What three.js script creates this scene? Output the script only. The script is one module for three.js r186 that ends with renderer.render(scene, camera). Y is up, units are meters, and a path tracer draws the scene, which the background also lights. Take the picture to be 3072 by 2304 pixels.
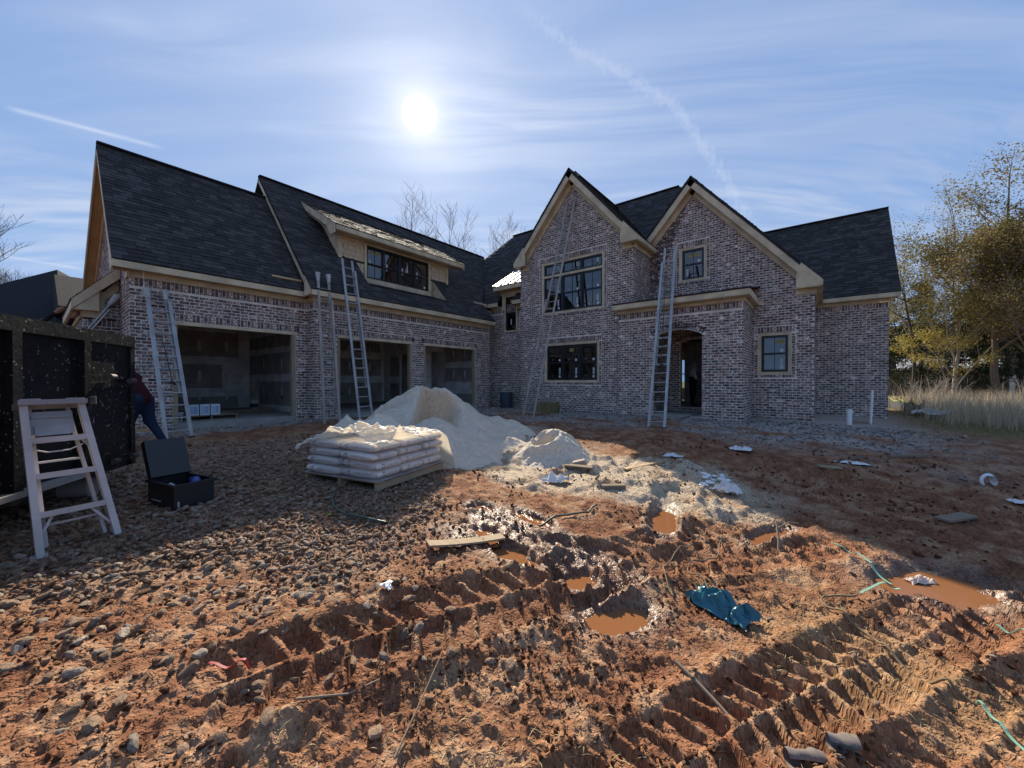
import * as THREE from 'three';
import { mergeGeometries, mergeVertices } from 'three/addons/utils/BufferGeometryUtils.js';
import { MarchingCubes } from 'three/addons/objects/MarchingCubes.js';

// ------------------------------------------------------------------ camera, sky, sun, exposure
const renderer = new THREE.WebGLRenderer({ antialias: true });
renderer.toneMapping = THREE.LinearToneMapping;
renderer.toneMappingExposure = 1.72;
renderer.shadowMap.enabled = true;
const scene = new THREE.Scene();
const camera = new THREE.PerspectiveCamera(89.9, 4 / 3, 0.05, 600);
camera.position.set(0, 1.07, 0);
camera.rotation.order = 'YXZ';
camera.rotation.set(THREE.MathUtils.degToRad(-0.45), THREE.MathUtils.degToRad(38.8), 0);
const SUN = new THREE.Vector3(-0.657, 0.556, -0.509).normalize();
const sun = new THREE.DirectionalLight(new THREE.Color(1.0, 0.9, 0.73), 5.0);
sun.position.copy(SUN).multiplyScalar(60);
sun.castShadow = true;
sun.shadow.mapSize.set(4096, 4096);
Object.assign(sun.shadow.camera, { left: -40, right: 40, top: 40, bottom: -40, near: 1, far: 160 });
scene.add(sun, sun.target);

// ------------------------------------------------------------------ numbers
const V = (x, y, z) => new THREE.Vector3(x, y, z);
function rng(seed) { let s = seed | 0; return () => { s = (s + 0x6d2b79f5) | 0; let t = Math.imul(s ^ (s >>> 15), 1 | s); t = (t + Math.imul(t ^ (t >>> 7), 61 | t)) ^ t; return ((t ^ (t >>> 14)) >>> 0) / 4294967296; }; }
const hash2 = (x, y) => { let h = Math.imul(x, 374761393) + Math.imul(y, 668265263); h = Math.imul(h ^ (h >>> 13), 1274126177); return ((h ^ (h >>> 16)) >>> 0) / 4294967296; };
const smooth = (a, b, x) => { const t = Math.min(1, Math.max(0, (x - a) / (b - a))); return t * t * (3 - 2 * t); };
const mix = (a, b, t) => a + (b - a) * t;
const clamp = (x, a, b) => Math.min(b, Math.max(a, x));
function vnoise(x, y) { const ix = Math.floor(x), iy = Math.floor(y), fx = x - ix, fy = y - iy, u = fx * fx * (3 - 2 * fx), v = fy * fy * (3 - 2 * fy); return mix(mix(hash2(ix, iy), hash2(ix + 1, iy), u), mix(hash2(ix, iy + 1), hash2(ix + 1, iy + 1), u), v); }
function fbm(x, y, o = 4, g = 0.5) { let s = 0, a = 1, n = 0; for (let i = 0; i < o; i++) { s += a * vnoise(x, y); n += a; a *= g; x = x * 2.03 + 17.3; y = y * 2.03 - 9.1; } return s / n; }
const ridge = (x, y, o = 3) => { let s = 0, a = 1, n = 0; for (let i = 0; i < o; i++) { s += a * (1 - Math.abs(2 * vnoise(x, y) - 1)); n += a; a *= 0.5; x = x * 2.1 + 5.2; y = y * 2.1 + 3.7; } return s / n; };

// ------------------------------------------------------------------ the sky: blue air, a veil of cirrus round the sun, vapour trails
{
  const W = 4096, H = 2048, data = new Float32Array(W * H * 4);
  const trails = [ // [directions along the trail, half width in degrees, strength, fray]
    [[[-0.919, 0.394, 0.028], [-0.911, 0.402, -0.06], [-0.899, 0.408, -0.155]], 0.17, 0.38, 0.5],
    [[[-0.981, 0.193, 0.05], [-0.98, 0.19, -0.06]], 0.1, 0.5, 0.4],
    [[[-0.46, 0.71, -0.53], [-0.372, 0.643, -0.67], [-0.30, 0.6, -0.74], [-0.229, 0.547, -0.805], [-0.182, 0.466, -0.866], [-0.125, 0.349, -0.929], [-0.10, 0.27, -0.957]], 0.45, 0.17, 2.6],
  ].map(([p, w, s, f]) => [p.map((a) => V(...a).normalize()), w * Math.PI / 180, s, f]);
  const d = V(), q = V();
  for (let r = 0; r < H; r++) {
    const el = ((r + 0.5) / H - 0.5) * Math.PI, y = Math.sin(el), ce = Math.cos(el);
    for (let c = 0; c < W; c++) {
      const az = ((c + 0.5) / W - 0.5) * 2 * Math.PI, k = (r * W + c) * 4;
      d.set(Math.cos(az) * ce, y, Math.sin(az) * ce);
      const yy = Math.max(y, 0.0), cs = clamp(d.dot(SUN), -1, 1), ang = Math.acos(cs) * 180 / Math.PI;
      const up = Math.pow(1 - yy, 2.6);
      let R = mix(0.096, 0.195, up), G = mix(0.182, 0.318, up), B = mix(0.375, 0.520, up);
      // light scattered forward by thin ice and dust round the sun
      const au = 0.16 * Math.exp(-ang / 28) + 0.13 * Math.exp(-ang / 8);
      R += au * 1.02; G += au * 0.92; B += au * 0.74;
      const core = 6.0 * Math.exp(-Math.pow(ang / 1.55, 6)) + 0.42 * Math.exp(-ang / 1.7) + 0.06 * Math.exp(-ang / 5.0);
      R += core * 1.0; G += core * 0.86; B += core * 0.55;
      if (y > 0.015) {
        const px = d.x / (y + 0.12), pz = d.z / (y + 0.12);
        // streets of cirrus run across the view; ripples lie along them
        const a = 0.78 * px - 0.63 * pz, b = 0.63 * px + 0.78 * pz;
        const warp = fbm(a * 0.9 + 4, b * 0.9 - 2, 3) * 1.3;
        const veil = fbm(a * 0.55 + warp * 0.5, b * 1.5 + warp, 5, 0.55);
        const fibre = fbm(a * 1.3 + 11 + warp, b * 13 + warp * 3.0, 5, 0.65);
        const rip = 0.5 + 0.5 * Math.sin(b * 34 + warp * 9 + fbm(a * 3, b * 3, 2) * 7);
        let cl = smooth(0.3, 0.85, veil) * (0.15 + 1.25 * smooth(0.25, 0.8, fibre)) * (0.55 + 0.75 * Math.exp(-ang / 40)) + 0.16 * rip * smooth(0.42, 0.66, fbm(a * 1.4 - 7, b * 1.2 + 3, 3));
        cl *= smooth(0.015, 0.14, y) * 0.44;
        const lit = 0.92 + 0.5 * Math.exp(-ang / 26);
        cl = clamp(cl, 0, 0.75);
        R = mix(R, 0.42 * lit, cl); G = mix(G, 0.45 * lit, cl); B = mix(B, 0.515 * lit, cl);
        for (const [pts, w, s, fray] of trails) {
          let best = 9, along = 0;
          for (let i = 0; i + 1 < pts.length; i++) {
            const A = pts[i], D = pts[i + 1], ab = q.copy(D).sub(A), L2 = ab.lengthSq();
            const t = clamp(((d.x - A.x) * ab.x + (d.y - A.y) * ab.y + (d.z - A.z) * ab.z) / L2, 0, 1);
            const e = Math.hypot(d.x - A.x - ab.x * t, d.y - A.y - ab.y * t, d.z - A.z - ab.z * t);
            if (e < best) { best = e; along = (i + t) / (pts.length - 1); }
          }
          if (best < w * 5) {
            const n = fbm(d.x * 60 * fray + 3, d.z * 60 * fray + d.y * 40, 4, 0.6);
            const wob = best + w * fray * (n - 0.5) * 1.6;
            const t = s * Math.exp(-Math.pow(Math.max(0, wob) / w, 2)) * (0.35 + 1.1 * n) * smooth(0, 0.12, along) * smooth(1, 0.8, along);
            R = mix(R, 0.56, t); G = mix(G, 0.58, t); B = mix(B, 0.63, t);
          }
        }
      }
      data[k] = R; data[k + 1] = G; data[k + 2] = B; data[k + 3] = 1;
    }
  }
  const sky = new THREE.DataTexture(data, W, H, THREE.RGBAFormat, THREE.FloatType);
  sky.mapping = THREE.EquirectangularReflectionMapping; sky.magFilter = sky.minFilter = THREE.LinearFilter; sky.needsUpdate = true;
  scene.background = sky; scene.environment = sky;
}

// ------------------------------------------------------------------ building helpers
const taken = {};
function numbered(name) { const n = taken[name] = (taken[name] ?? -1) + 1; return n ? name + '_' + String(n).padStart(3, '0') : name; }
function shade(o) { o.castShadow = o.receiveShadow = true; return o; }
function part(name, geometry, material, parent) { const m = shade(new THREE.Mesh(geometry, material)); m.name = name; parent.add(m); return m; }
function tag(o, label, category, group, kind) { o.userData.label = label; if (category) o.userData.category = category; if (group) o.userData.group = group; if (kind) o.userData.kind = kind; return o; }
function thing(name, label, category, pos = [0, 0, 0], turn = 0, group) { const o = new THREE.Group(); o.name = numbered(name); o.position.set(...pos); o.rotation.y = turn; tag(o, label, category, group); scene.add(o); return o; }
function solo(name, geometry, material, label, category, group, kind) { const m = part(numbered(name), geometry, material, scene); return tag(m, label, category, group, kind); }
function sub(name, parent, pos) { const g = new THREE.Group(); g.name = name; if (pos) g.position.copy(pos); parent.add(g); return g; }

class MB { // collects faces with uv in metres and an optional colour for each face
  constructor() { this.p = []; this.u = []; this.c = []; this.col = null; this.uo = [0, 0]; this.cut = []; }
  color(r, g, b) { this.col = [r, g, b]; return this; }
  tri(a, b, c, ua, ub, uc) {
    const n = q1.copy(b).sub(a).cross(q2.copy(c).sub(a)), ax = Math.abs(n.x), ay = Math.abs(n.y), az = Math.abs(n.z);
    const f = ua ? null : ax >= ay && ax >= az ? (v) => [v.z, v.y] : ay >= az ? (v) => [v.x, v.z] : (v) => [v.x, v.y];
    [[a, ua], [b, ub], [c, uc]].forEach(([v, t]) => { this.p.push(v.x, v.y, v.z); t = t || f(v); this.u.push(t[0] + this.uo[0], t[1] + this.uo[1]); if (this.col) this.c.push(...this.col); });
    return this;
  }
  quad(a, b, c, d, ua, ub, uc, ud) { this.tri(a, b, c, ua, ub, uc); return this.tri(a, c, d, ua, uc, ud); }
  obox(o, x, y, z) { // corner and three edge vectors (right-handed)
    this.cut.push(this.p.length);
    const P = (i, j, k) => o.clone().addScaledVector(x, i).addScaledVector(y, j).addScaledVector(z, k);
    const [a, b, c, d, e, f, g, h] = [P(0, 0, 0), P(1, 0, 0), P(1, 1, 0), P(0, 1, 0), P(0, 0, 1), P(1, 0, 1), P(1, 1, 1), P(0, 1, 1)];
    return this.quad(e, f, g, h).quad(b, a, d, c).quad(f, b, c, g).quad(a, e, h, d).quad(h, g, c, d).quad(a, b, f, e);
  }
  box(x0, y0, z0, x1, y1, z1) { return this.obox(V(x0, y0, z0), V(x1 - x0, 0, 0), V(0, y1 - y0, 0), V(0, 0, z1 - z0)); }
  bar(a, b, w, h, upv = V(0, 1, 0)) { // a straight bar of section w x h between two points
    const t = b.clone().sub(a), s = t.clone().cross(upv).normalize().multiplyScalar(w), n = s.clone().cross(t).normalize().multiplyScalar(h);
    return this.obox(a.clone().addScaledVector(s, -0.5).addScaledVector(n, -0.5), t, n, s);
  }
  prism(poly, dir) { // planar polygon (points counter-clockwise seen against dir) pushed along dir
    const q = poly.map((p) => p.clone().add(dir)), n = poly.length; this.cut.push(this.p.length);
    const tr = triangulate(poly);
    for (const [i, j, k] of tr) { this.tri(q[i], q[j], q[k]); this.tri(poly[k], poly[j], poly[i]); }
    for (let i = 0; i < n; i++) { const j = (i + 1) % n; this.quad(poly[i], poly[j], q[j], q[i]); }
    return this;
  }
  tube(pts, r, sides = 6, r2 = r, caps = true) {
    const n = pts.length, rings = [];
    let prev = null;
    for (let i = 0; i < n; i++) {
      const t = pts[Math.min(n - 1, i + 1)].clone().sub(pts[Math.max(0, i - 1)]).normalize();
      let s = prev ? prev.clone().addScaledVector(t, -prev.dot(t)) : (Math.abs(t.y) < 0.9 ? V(0, 1, 0) : V(1, 0, 0)).cross(t);
      if (s.lengthSq() < 1e-9) s = V(1, 0, 0).cross(t);
      s.normalize(); prev = s;
      const w = t.clone().cross(s), R = mix(r, r2, i / (n - 1)), ring = [];
      for (let k = 0; k < sides; k++) { const a = k / sides * 2 * Math.PI; ring.push(pts[i].clone().addScaledVector(s, Math.cos(a) * R).addScaledVector(w, Math.sin(a) * R)); }
      rings.push(ring);
    }
    for (let i = 0; i + 1 < n; i++) for (let k = 0; k < sides; k++) { const l = (k + 1) % sides; this.quad(rings[i][k], rings[i][l], rings[i + 1][l], rings[i + 1][k]); }
    if (caps) for (let k = 1; k + 1 < sides; k++) { this.tri(rings[0][0], rings[0][k + 1], rings[0][k]); const e = rings[n - 1]; this.tri(e[0], e[k], e[k + 1]); }
    return this;
  }
  geo(smoothed) {
    let g = new THREE.BufferGeometry();
    g.setAttribute('position', new THREE.Float32BufferAttribute(this.p, 3));
    g.setAttribute('uv', new THREE.Float32BufferAttribute(this.u, 2));
    if (this.c.length) g.setAttribute('color', new THREE.Float32BufferAttribute(this.c, 3));
    if (smoothed) { g.deleteAttribute('uv'); g = mergeVertices(g, 1e-4); }
    g.computeVertexNormals();
    return g;
  }
  split(name, material, parent) { this.cut.forEach((a, i) => { const m = new MB(), b = this.cut[i + 1] ?? this.p.length; m.p = this.p.slice(a, b); m.u = this.u.slice(a / 3 * 2, b / 3 * 2); part(name, m.geo(), material, parent); }); }
  build(name, material, parent, smoothed) { return part(name, this.geo(smoothed), material, parent); }
}
const q1 = V(), q2 = V();
function triangulate(poly) {
  const n = V(); for (let i = 0; i < poly.length; i++) { const a = poly[i], b = poly[(i + 1) % poly.length]; n.x += (a.y - b.y) * (a.z + b.z); n.y += (a.z - b.z) * (a.x + b.x); n.z += (a.x - b.x) * (a.y + b.y); }
  const ax = Math.abs(n.x), ay = Math.abs(n.y), az = Math.abs(n.z);
  const f = ax >= ay && ax >= az ? (v) => (n.x > 0 ? new THREE.Vector2(v.y, v.z) : new THREE.Vector2(v.z, v.y)) : ay >= az ? (v) => (n.y > 0 ? new THREE.Vector2(v.z, v.x) : new THREE.Vector2(v.x, v.z)) : (v) => (n.z > 0 ? new THREE.Vector2(v.x, v.y) : new THREE.Vector2(v.y, v.x));
  return THREE.ShapeUtils.triangulateShape(poly.map(f), []);
}
// ------------------------------------------------------------------ textures and materials
function dataTex(n, f, srgb = false, rep = 1) { // f(u, v) in 0..1 -> [r, g, b] or a number; wraps by blending the borders
  const d = new Uint8Array(n * n * 4);
  for (let j = 0; j < n; j++) for (let i = 0; i < n; i++) {
    let v = f(i / n, j / n); if (typeof v === 'number') v = [v, v, v];
    const k = (j * n + i) * 4; for (let c = 0; c < 3; c++) d[k + c] = clamp(v[c], 0, 1) * 255; d[k + 3] = 255;
  }
  const t = new THREE.DataTexture(d, n, n); t.wrapS = t.wrapT = THREE.RepeatWrapping; t.magFilter = t.minFilter = THREE.LinearFilter; if (srgb) t.colorSpace = THREE.SRGBColorSpace; t.repeat.set(rep, rep); t.needsUpdate = true; return t;
}
// noise that tiles: the lattice repeats after `per` cells
function tnoise(x, y, per, salt = 0) { const ix = Math.floor(x), iy = Math.floor(y), fx = x - ix, fy = y - iy, u = fx * fx * (3 - 2 * fx), v = fy * fy * (3 - 2 * fy), m = (a) => ((a % per) + per) % per, h = (a, b) => hash2(m(a) + salt * 131, m(b) + salt * 57); return mix(mix(h(ix, iy), h(ix + 1, iy), u), mix(h(ix, iy + 1), h(ix + 1, iy + 1), u), v); }
function tfbm(u, v, per, o = 4, g = 0.5, salt = 0) { let s = 0, a = 1, n = 0; for (let i = 0; i < o; i++) { s += a * tnoise(u * per, v * per, per, salt + i); n += a; a *= g; per *= 2; } return s / n; }
const std = (o) => new THREE.MeshPhysicalMaterial({ roughness: 0.85, metalness: 0, specularIntensity: (o.roughness ?? 0.85) > 0.8 ? 0.35 : 1, ...o });
const rgb = (r, g, b) => new THREE.Color().setRGB(r, g, b);
const grainTex = dataTex(256, (u, v) => 0.35 + 0.65 * tfbm(u, v, 32, 3, 0.7), false, 2);          // fine grain, multiplies a colour
const blotchTex = dataTex(256, (u, v) => { const n = tfbm(u, v, 5, 5, 0.6, 3); return 0.74 + 0.26 * smooth(0.25, 0.75, n); }, false, 0.7);
const bumpTex = dataTex(512, (u, v) => tfbm(u, v, 24, 5, 0.62, 9), false, 1);
const woodTex = dataTex(256, (u, v) => { const g = tnoise(u * 4, v * 64, 64, 4), w = tfbm(u, v, 6, 3, 0.5, 6); return 0.62 + 0.25 * g + 0.18 * w; }, false, 1);
const brickTex = dataTex(512, (u, v) => { // dark fired clay with pale lime smeared over parts of it
  const a = tfbm(u, v, 20, 4, 0.6, 21), s = smooth(0.45, 0.66, tfbm(u, v, 14, 4, 0.62, 33)) * smooth(0.3, 0.6, tfbm(u, v, 70, 2, 0.5, 41));
  const t = 0.55 + 0.9 * a, k = 0.72 * s; return [mix(0.128 * t, 0.62, k), mix(0.104 * t, 0.57, k), mix(0.098 * t, 0.53, k)]; }, false, 1);
const M = {
  brick: std({ color: rgb(1, 1, 1), vertexColors: true, map: brickTex, roughness: 0.92, bumpMap: bumpTex, bumpScale: 0.004 }),
  mortar: std({ color: rgb(0.85, 0.76, 0.66), map: blotchTex, roughness: 0.96, bumpMap: bumpTex, bumpScale: 0.006 }),
  shingle: std({ color: rgb(1, 1, 1), vertexColors: true, map: grainTex, roughness: 0.82, bumpMap: bumpTex, bumpScale: 0.004 }),
  deck: std({ color: rgb(0.03, 0.03, 0.034), roughness: 0.95 }),
  tan: std({ color: rgb(0.66, 0.53, 0.34), map: blotchTex, roughness: 0.62, bumpMap: bumpTex, bumpScale: 0.0008 }),
  soffit: std({ color: rgb(0.58, 0.46, 0.29), map: blotchTex, roughness: 0.7 }),
  pine: std({ color: rgb(0.50, 0.33, 0.16), map: woodTex, roughness: 0.75 }),
  lumber: std({ color: rgb(0.40, 0.30, 0.19), map: woodTex, roughness: 0.82 }),
  oldwood: std({ color: rgb(0.26, 0.20, 0.14), map: woodTex, roughness: 0.9 }),
  black: std({ color: rgb(0.012, 0.012, 0.014), roughness: 0.4 }),
  glass: new THREE.MeshPhysicalMaterial({ color: rgb(0.55, 0.6, 0.66), roughness: 0.02, transmission: 1, thickness: 0, ior: 2.0 }),
  paper: std({ color: rgb(0.62, 0.64, 0.66), roughness: 0.8 }),
  yellow: std({ color: rgb(0.5, 0.4, 0.12), roughness: 0.8 }),
  concrete: std({ color: rgb(0.34, 0.32, 0.29), map: blotchTex, roughness: 0.9, bumpMap: bumpTex, bumpScale: 0.003 }),
  drywall: std({ color: rgb(0.42, 0.37, 0.335), map: blotchTex, roughness: 0.95 }),
  mud_coat: std({ color: rgb(0.82, 0.79, 0.74), map: blotchTex, roughness: 0.95 }),
  dark: std({ color: rgb(0.05, 0.045, 0.04), roughness: 0.95 }),
  metalroof: std({ color: rgb(0.42, 0.42, 0.42), metalness: 0.7, roughness: 0.5 }),
  alu: std({ color: rgb(0.44, 0.42, 0.40), metalness: 0.5, roughness: 0.55, map: blotchTex }),
  aluold: std({ color: rgb(0.42, 0.36, 0.31), metalness: 0.35, roughness: 0.7, map: blotchTex }),
  pvc: std({ color: rgb(0.74, 0.74, 0.72), roughness: 0.45 }),
  siding: std({ color: rgb(0.70, 0.56, 0.36), map: woodTex, roughness: 0.75 }),
};
// ------------------------------------------------------------------ the brick house
const house = thing('brick_house', 'large new brick house with steep charcoal shingle roofs, tan trim and three garage openings', 'house');
const X3 = V(1, 0, 0), Y3 = V(0, 1, 0), Z3 = V(0, 0, 1), mX3 = V(-1, 0, 0), mZ3 = V(0, 0, -1);
const bricks = [], R = rng(11), COURSE = 0.0813, MODULE = 0.2, JOINT = 0.0165;
const brickTone = () => { const k = 0.6 + 0.85 * R() + (R() < 0.16 ? 0.7 : 0), w = R(); return [k * (1.1 + 0.22 * (w > 0.75)), k * 1.02, k * (0.98 - 0.08 * (w > 0.75) + 0.04 * (w < 0.2))]; };
function addBrick(c, a, b, n) { bricks.push({ c, a, b, n, t: brickTone(), o: [R() * 5, R() * 5] }); }
function brickWall(name, o) { // o: O (u = 0, y = 0), U, N, len, y0, y1, apex [u, y, slopeLeft, slopeRight], holes, soldier (height of the top course), noBricks
  const { O, U, N, len, y0, y1, holes = [] } = o, P = (u, y, d = 0) => O.clone().addScaledVector(U, u).addScaledVector(Y3, y).addScaledVector(N, d);
  const T = o.thick ?? 0.2, sh = new THREE.Shape();
  const range = (y) => { let a = 0, b = len; if (o.apex && y > y1) { a = Math.max(a, o.apex[0] - (o.apex[1] - y) / o.apex[2]); b = Math.min(b, o.apex[0] + (o.apex[1] - y) / o.apex[3]); } return [a, b]; };
  const I = 0.003; sh.moveTo(I, y0); sh.lineTo(len - I, y0); sh.lineTo(len - I, y1);
  if (o.apex) { const [a, b] = range(y1 + 1e-4).map((v) => clamp(v, I, len - I)); sh.lineTo(b, y1); sh.lineTo(o.apex[0], o.apex[1]); sh.lineTo(a, y1); }
  sh.lineTo(I, y1); sh.closePath();
  for (const h of holes) {
    const p = new THREE.Path(), hy = Math.max(h.y0, y0 - 0.01 + 0.02);
    p.moveTo(h.u0, hy); p.lineTo(h.u0, h.y1);
    if (h.rise) for (let i = 1; i < 12; i++) { const t = i / 12; p.lineTo(mix(h.u0, h.u1, t), h.y1 + h.rise * (1 - (2 * t - 1) ** 2)); }
    p.lineTo(h.u1, h.y1); p.lineTo(h.u1, hy); p.closePath(); sh.holes.push(p);
  }
  const g = new THREE.ExtrudeGeometry(sh, { depth: T, bevelEnabled: false });
  g.translate(0, 0, -T); g.applyMatrix4(new THREE.Matrix4().makeBasis(U, Y3, N).setPosition(O));
  const wall = part(name, g, o.mat ?? M.mortar, house);
  if (o.noBricks) return wall;
  const H2 = (COURSE - JOINT) / 2, top = o.soldier ? y1 - 0.198 : 1e9;
  const put = (ua, ub, ya, yb) => addBrick(P((ua + ub) / 2, (ya + yb) / 2), U.clone().multiplyScalar((ub - ua) / 2), Y3.clone().multiplyScalar((yb - ya) / 2), N);
  const ymax = o.apex ? o.apex[1] : y1;
  for (let k = Math.floor(y0 / COURSE); (k + 0.55) * COURSE < ymax; k++) {
    const ym = (k + 0.5) * COURSE; if (ym < y0 - 0.03 || (ym > top - 0.03 && ym < y1 && o.soldier)) continue;
    if (o.soldier && ym > y1) continue;
    let iv = [range(ym)];
    for (const h of holes) {
      const e = h.frame ? 0.112 : h.rise ? 0.0 : 0.0, ya = h.y0 - (h.frame ? 0.105 : 0), yb = h.y1 + (h.soldier || h.frame ? 0.205 : 0) + (h.rise ?? 0) * 0.6 + (h.rise ? 0.12 : 0);
      if (ym < ya || ym > yb) continue;
      let [a, b] = [h.u0 - e, h.u1 + e];
      if (h.rise && ym > h.y1) { const t = Math.sqrt(Math.max(0, 1 - (ym - h.y1) / (h.rise + 0.2))), c = (h.u0 + h.u1) / 2, w = (h.u1 - h.u0) / 2 + 0.12; a = c - w * t; b = c + w * t; }
      iv = iv.flatMap(([p, q]) => (q <= a || p >= b ? [[p, q]] : [[p, Math.min(q, a)], [Math.max(p, b), q]].filter(([s, e2]) => e2 - s > 0.02)));
    }
    for (const [a, b] of iv) {
      let u = Math.floor(a / MODULE) * MODULE - (k & 1 ? MODULE / 2 : 0) - MODULE;
      for (; u < b; u += MODULE) {
        let s = Math.max(a + (a === 0 ? 0.0 : 0.004), u), e = Math.min(b - (b === len ? 0 : 0.004), u + MODULE - JOINT);
        if (s === u) s += (R() - 0.5) * 0.006;
        if (e - s < 0.03) continue;
        const j = (R() - 0.5) * 0.004; put(s, e, ym - H2 + j, ym + H2 + j);
      }
    }
  }
  if (o.soldier) for (let u = 0.004; u + 0.06 < len; u += 0.081) put(u, u + 0.0695, y1 - 0.193, y1 - 0.003);
  for (const h of holes) {
    if (h.soldier || h.frame) { const a = h.u0 - 0.1, b = h.u1 + 0.1, n = Math.round((b - a) / 0.081), w = (b - a) / n; for (let i = 0; i < n; i++) put(a + i * w + 0.005, a + (i + 1) * w - 0.005, h.y1 + 0.006, h.y1 + 0.196); }
    if (h.frame) {
      for (let y = h.y0; y + COURSE < h.y1 + 0.01; y += COURSE) for (const u of [h.u0 - 0.1, h.u1 + 0.01]) put(u, u + 0.09, y + 0.006, y + COURSE - 0.006);
      const n = Math.round((h.u1 - h.u0 + 0.2) / 0.081), w = (h.u1 - h.u0 + 0.2) / n; for (let i = 0; i < n; i++) put(h.u0 - 0.1 + i * w + 0.005, h.u0 - 0.1 + (i + 1) * w - 0.005, h.y0 - 0.095, h.y0 - 0.006);
    }
    if (h.rise) { // a ring of bricks on end round the arch
      const n = Math.round((h.u1 - h.u0 + 0.1) / 0.079), f = (t) => [mix(h.u0 - 0.03, h.u1 + 0.03, t), h.y1 + h.rise * (1 - (2 * t - 1) ** 2)];
      for (let i = 0; i < n; i++) {
        const t = (i + 0.5) / n, [u, y] = f(t), [ua, ya] = f(t - 0.01), [ub, yb] = f(t + 0.01), l = Math.hypot(ub - ua, yb - ya), tx = (ub - ua) / l, ty = (yb - ya) / l;
        const nx = -ty, ny = tx, hh = 0.098;
        addBrick(P(u + nx * (hh + 0.005), y + ny * (hh + 0.005)), U.clone().multiplyScalar(tx * 0.036).addScaledVector(Y3, ty * 0.036), U.clone().multiplyScalar(nx * 0.094).addScaledVector(Y3, ny * 0.094), N);
      }
    }
  }
  return wall;
}
const XA = -12.574, XB = -12.12, ZA = -1.413, ZAB = -5.40, ZBE = -13.37, ZL = -14.0, ZG1 = -13.35, ZG2 = -15.0, ZP = -13.1, ZW = -18.3, YB = -0.3;
const doorA = { u0: 0.757, u1: 3.64, y0: YB, y1: 2.565, soldier: true };
brickWall('garage_wall', { O: V(XA, 0, ZA), U: mZ3, N: X3, len: ZA - ZAB, y0: YB, y1: 3.5, soldier: true, holes: [doorA] });
brickWall('gable_wall', { O: V(-20.6, 0, ZA), U: X3, N: Z3, len: -20.6 * -1 + XA, y0: YB, y1: 4.2, apex: [5.25, 7.3, 0.61, 1.19] });
brickWall('pier_wall', { O: V(XA, 0, ZAB), U: X3, N: Z3, len: XB - XA, y0: YB, y1: 3.5, soldier: true });
const doorB = { u0: 0.72, u1: 3.62, y0: YB, y1: 2.55, soldier: true }, doorC = { u0: 4.16, u1: 7.07, y0: YB, y1: 2.55, soldier: true };
brickWall('garage_wall', { O: V(XB, 0, ZAB), U: mZ3, N: X3, len: ZAB - ZBE, y0: YB, y1: 3.5, soldier: true, holes: [doorB, doorC] });
brickWall('corner_wall', { O: V(XA + 0.02, 0, ZBE), U: mZ3, N: X3, len: ZBE - ZL, y0: YB, y1: 4.48 });
brickWall('link_wall', { O: V(XA, 0, ZL), U: X3, N: Z3, len: 2.35, y0: YB, y1: 4.48, soldier: true, holes: [{ u0: 0.884, u1: 1.653, y0: 3.36, y1: 4.46, frame: true }] });
brickWall('front_gable_wall', { O: V(-10.25, 0, ZG1), U: X3, N: Z3, len: 5.05, y0: YB, y1: 6.06, apex: [2.55, 8.98, 1.17, 1.17], holes: [{ u0: 1.13, u1: 3.92, y0: 3.81, y1: 5.945, frame: true }, { u0: 1.28, u1: 3.72, y0: 1.02, y1: 2.6, frame: true }] });
brickWall('return_wall', { O: V(-5.2, 0, ZG1), U: mZ3, N: X3, len: 1.65, y0: 3.2, y1: 6.06, soldier: false });
brickWall('entrance_gable_wall', { O: V(-5.2, 0, ZG2), U: X3, N: Z3, len: 5.03, y0: YB, y1: 3.92, apex: [1.53, 8.02, 1.163, 1.163], holes: [{ u0: 1.09, u1: 2.0, y0: 4.7, y1: 5.94, frame: true }, { u0: 3.57, u1: 4.46, y0: 1.28, y1: 2.63, frame: true }, { u0: 1.12, u1: 2.2, y0: 0.11, y1: 2.46, rise: 0.14 }] });
brickWall('porch_wall', { O: V(-5.64, 0, ZP), U: X3, N: Z3, len: 3.84, y0: YB, y1: 3.43, soldier: true, thick: 0.25, holes: [{ u0: 1.24, u1: 2.73, y0: -0.05, y1: 2.55, rise: 0.2 }] });
brickWall('porch_side_wall', { O: V(-1.8, 0, ZP), U: mZ3, N: X3, len: ZP - ZG2, y0: YB, y1: 3.43 });
brickWall('arch_jamb', { O: V(-4.4, 0, ZP - 0.004), U: mZ3, N: X3, len: 0.246, y0: YB, y1: 2.55, thick: 0.05 });
brickWall('return_wall', { O: V(-0.17, 0, ZG2), U: mZ3, N: X3, len: 3.3, y0: YB - 0.1, y1: 3.78 });
brickWall('wing_wall', { O: V(-0.17, 0, ZW), U: X3, N: Z3, len: 1.96, y0: YB - 0.2, y1: 3.78, soldier: true });
brickWall('wing_end_wall', { O: V(1.79, 0, ZW), U: mZ3, N: X3, len: 6.1, y0: YB - 0.2, y1: 3.78, apex: [3.05, 7.7, 1.16, 1.16], noBricks: true });
brickWall('bump_out_wall', { O: V(-14.166, 0, -0.77), U: mZ3, N: X3, len: 0.643, y0: YB, y1: 2.64, soldier: true });
brickWall('bump_out_wall', { O: V(-14.166, 0, -0.77), U: mZ3, N: X3, len: 0.64, y0: 2.642, y1: 2.643, thick: 0.2, apex: [0.64, 3.62, 1.53, 50] });
brickWall('bump_out_front', { O: V(-18, 0, -0.77), U: X3, N: Z3, len: 3.634, y0: YB, y1: 2.64, soldier: true });
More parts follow.
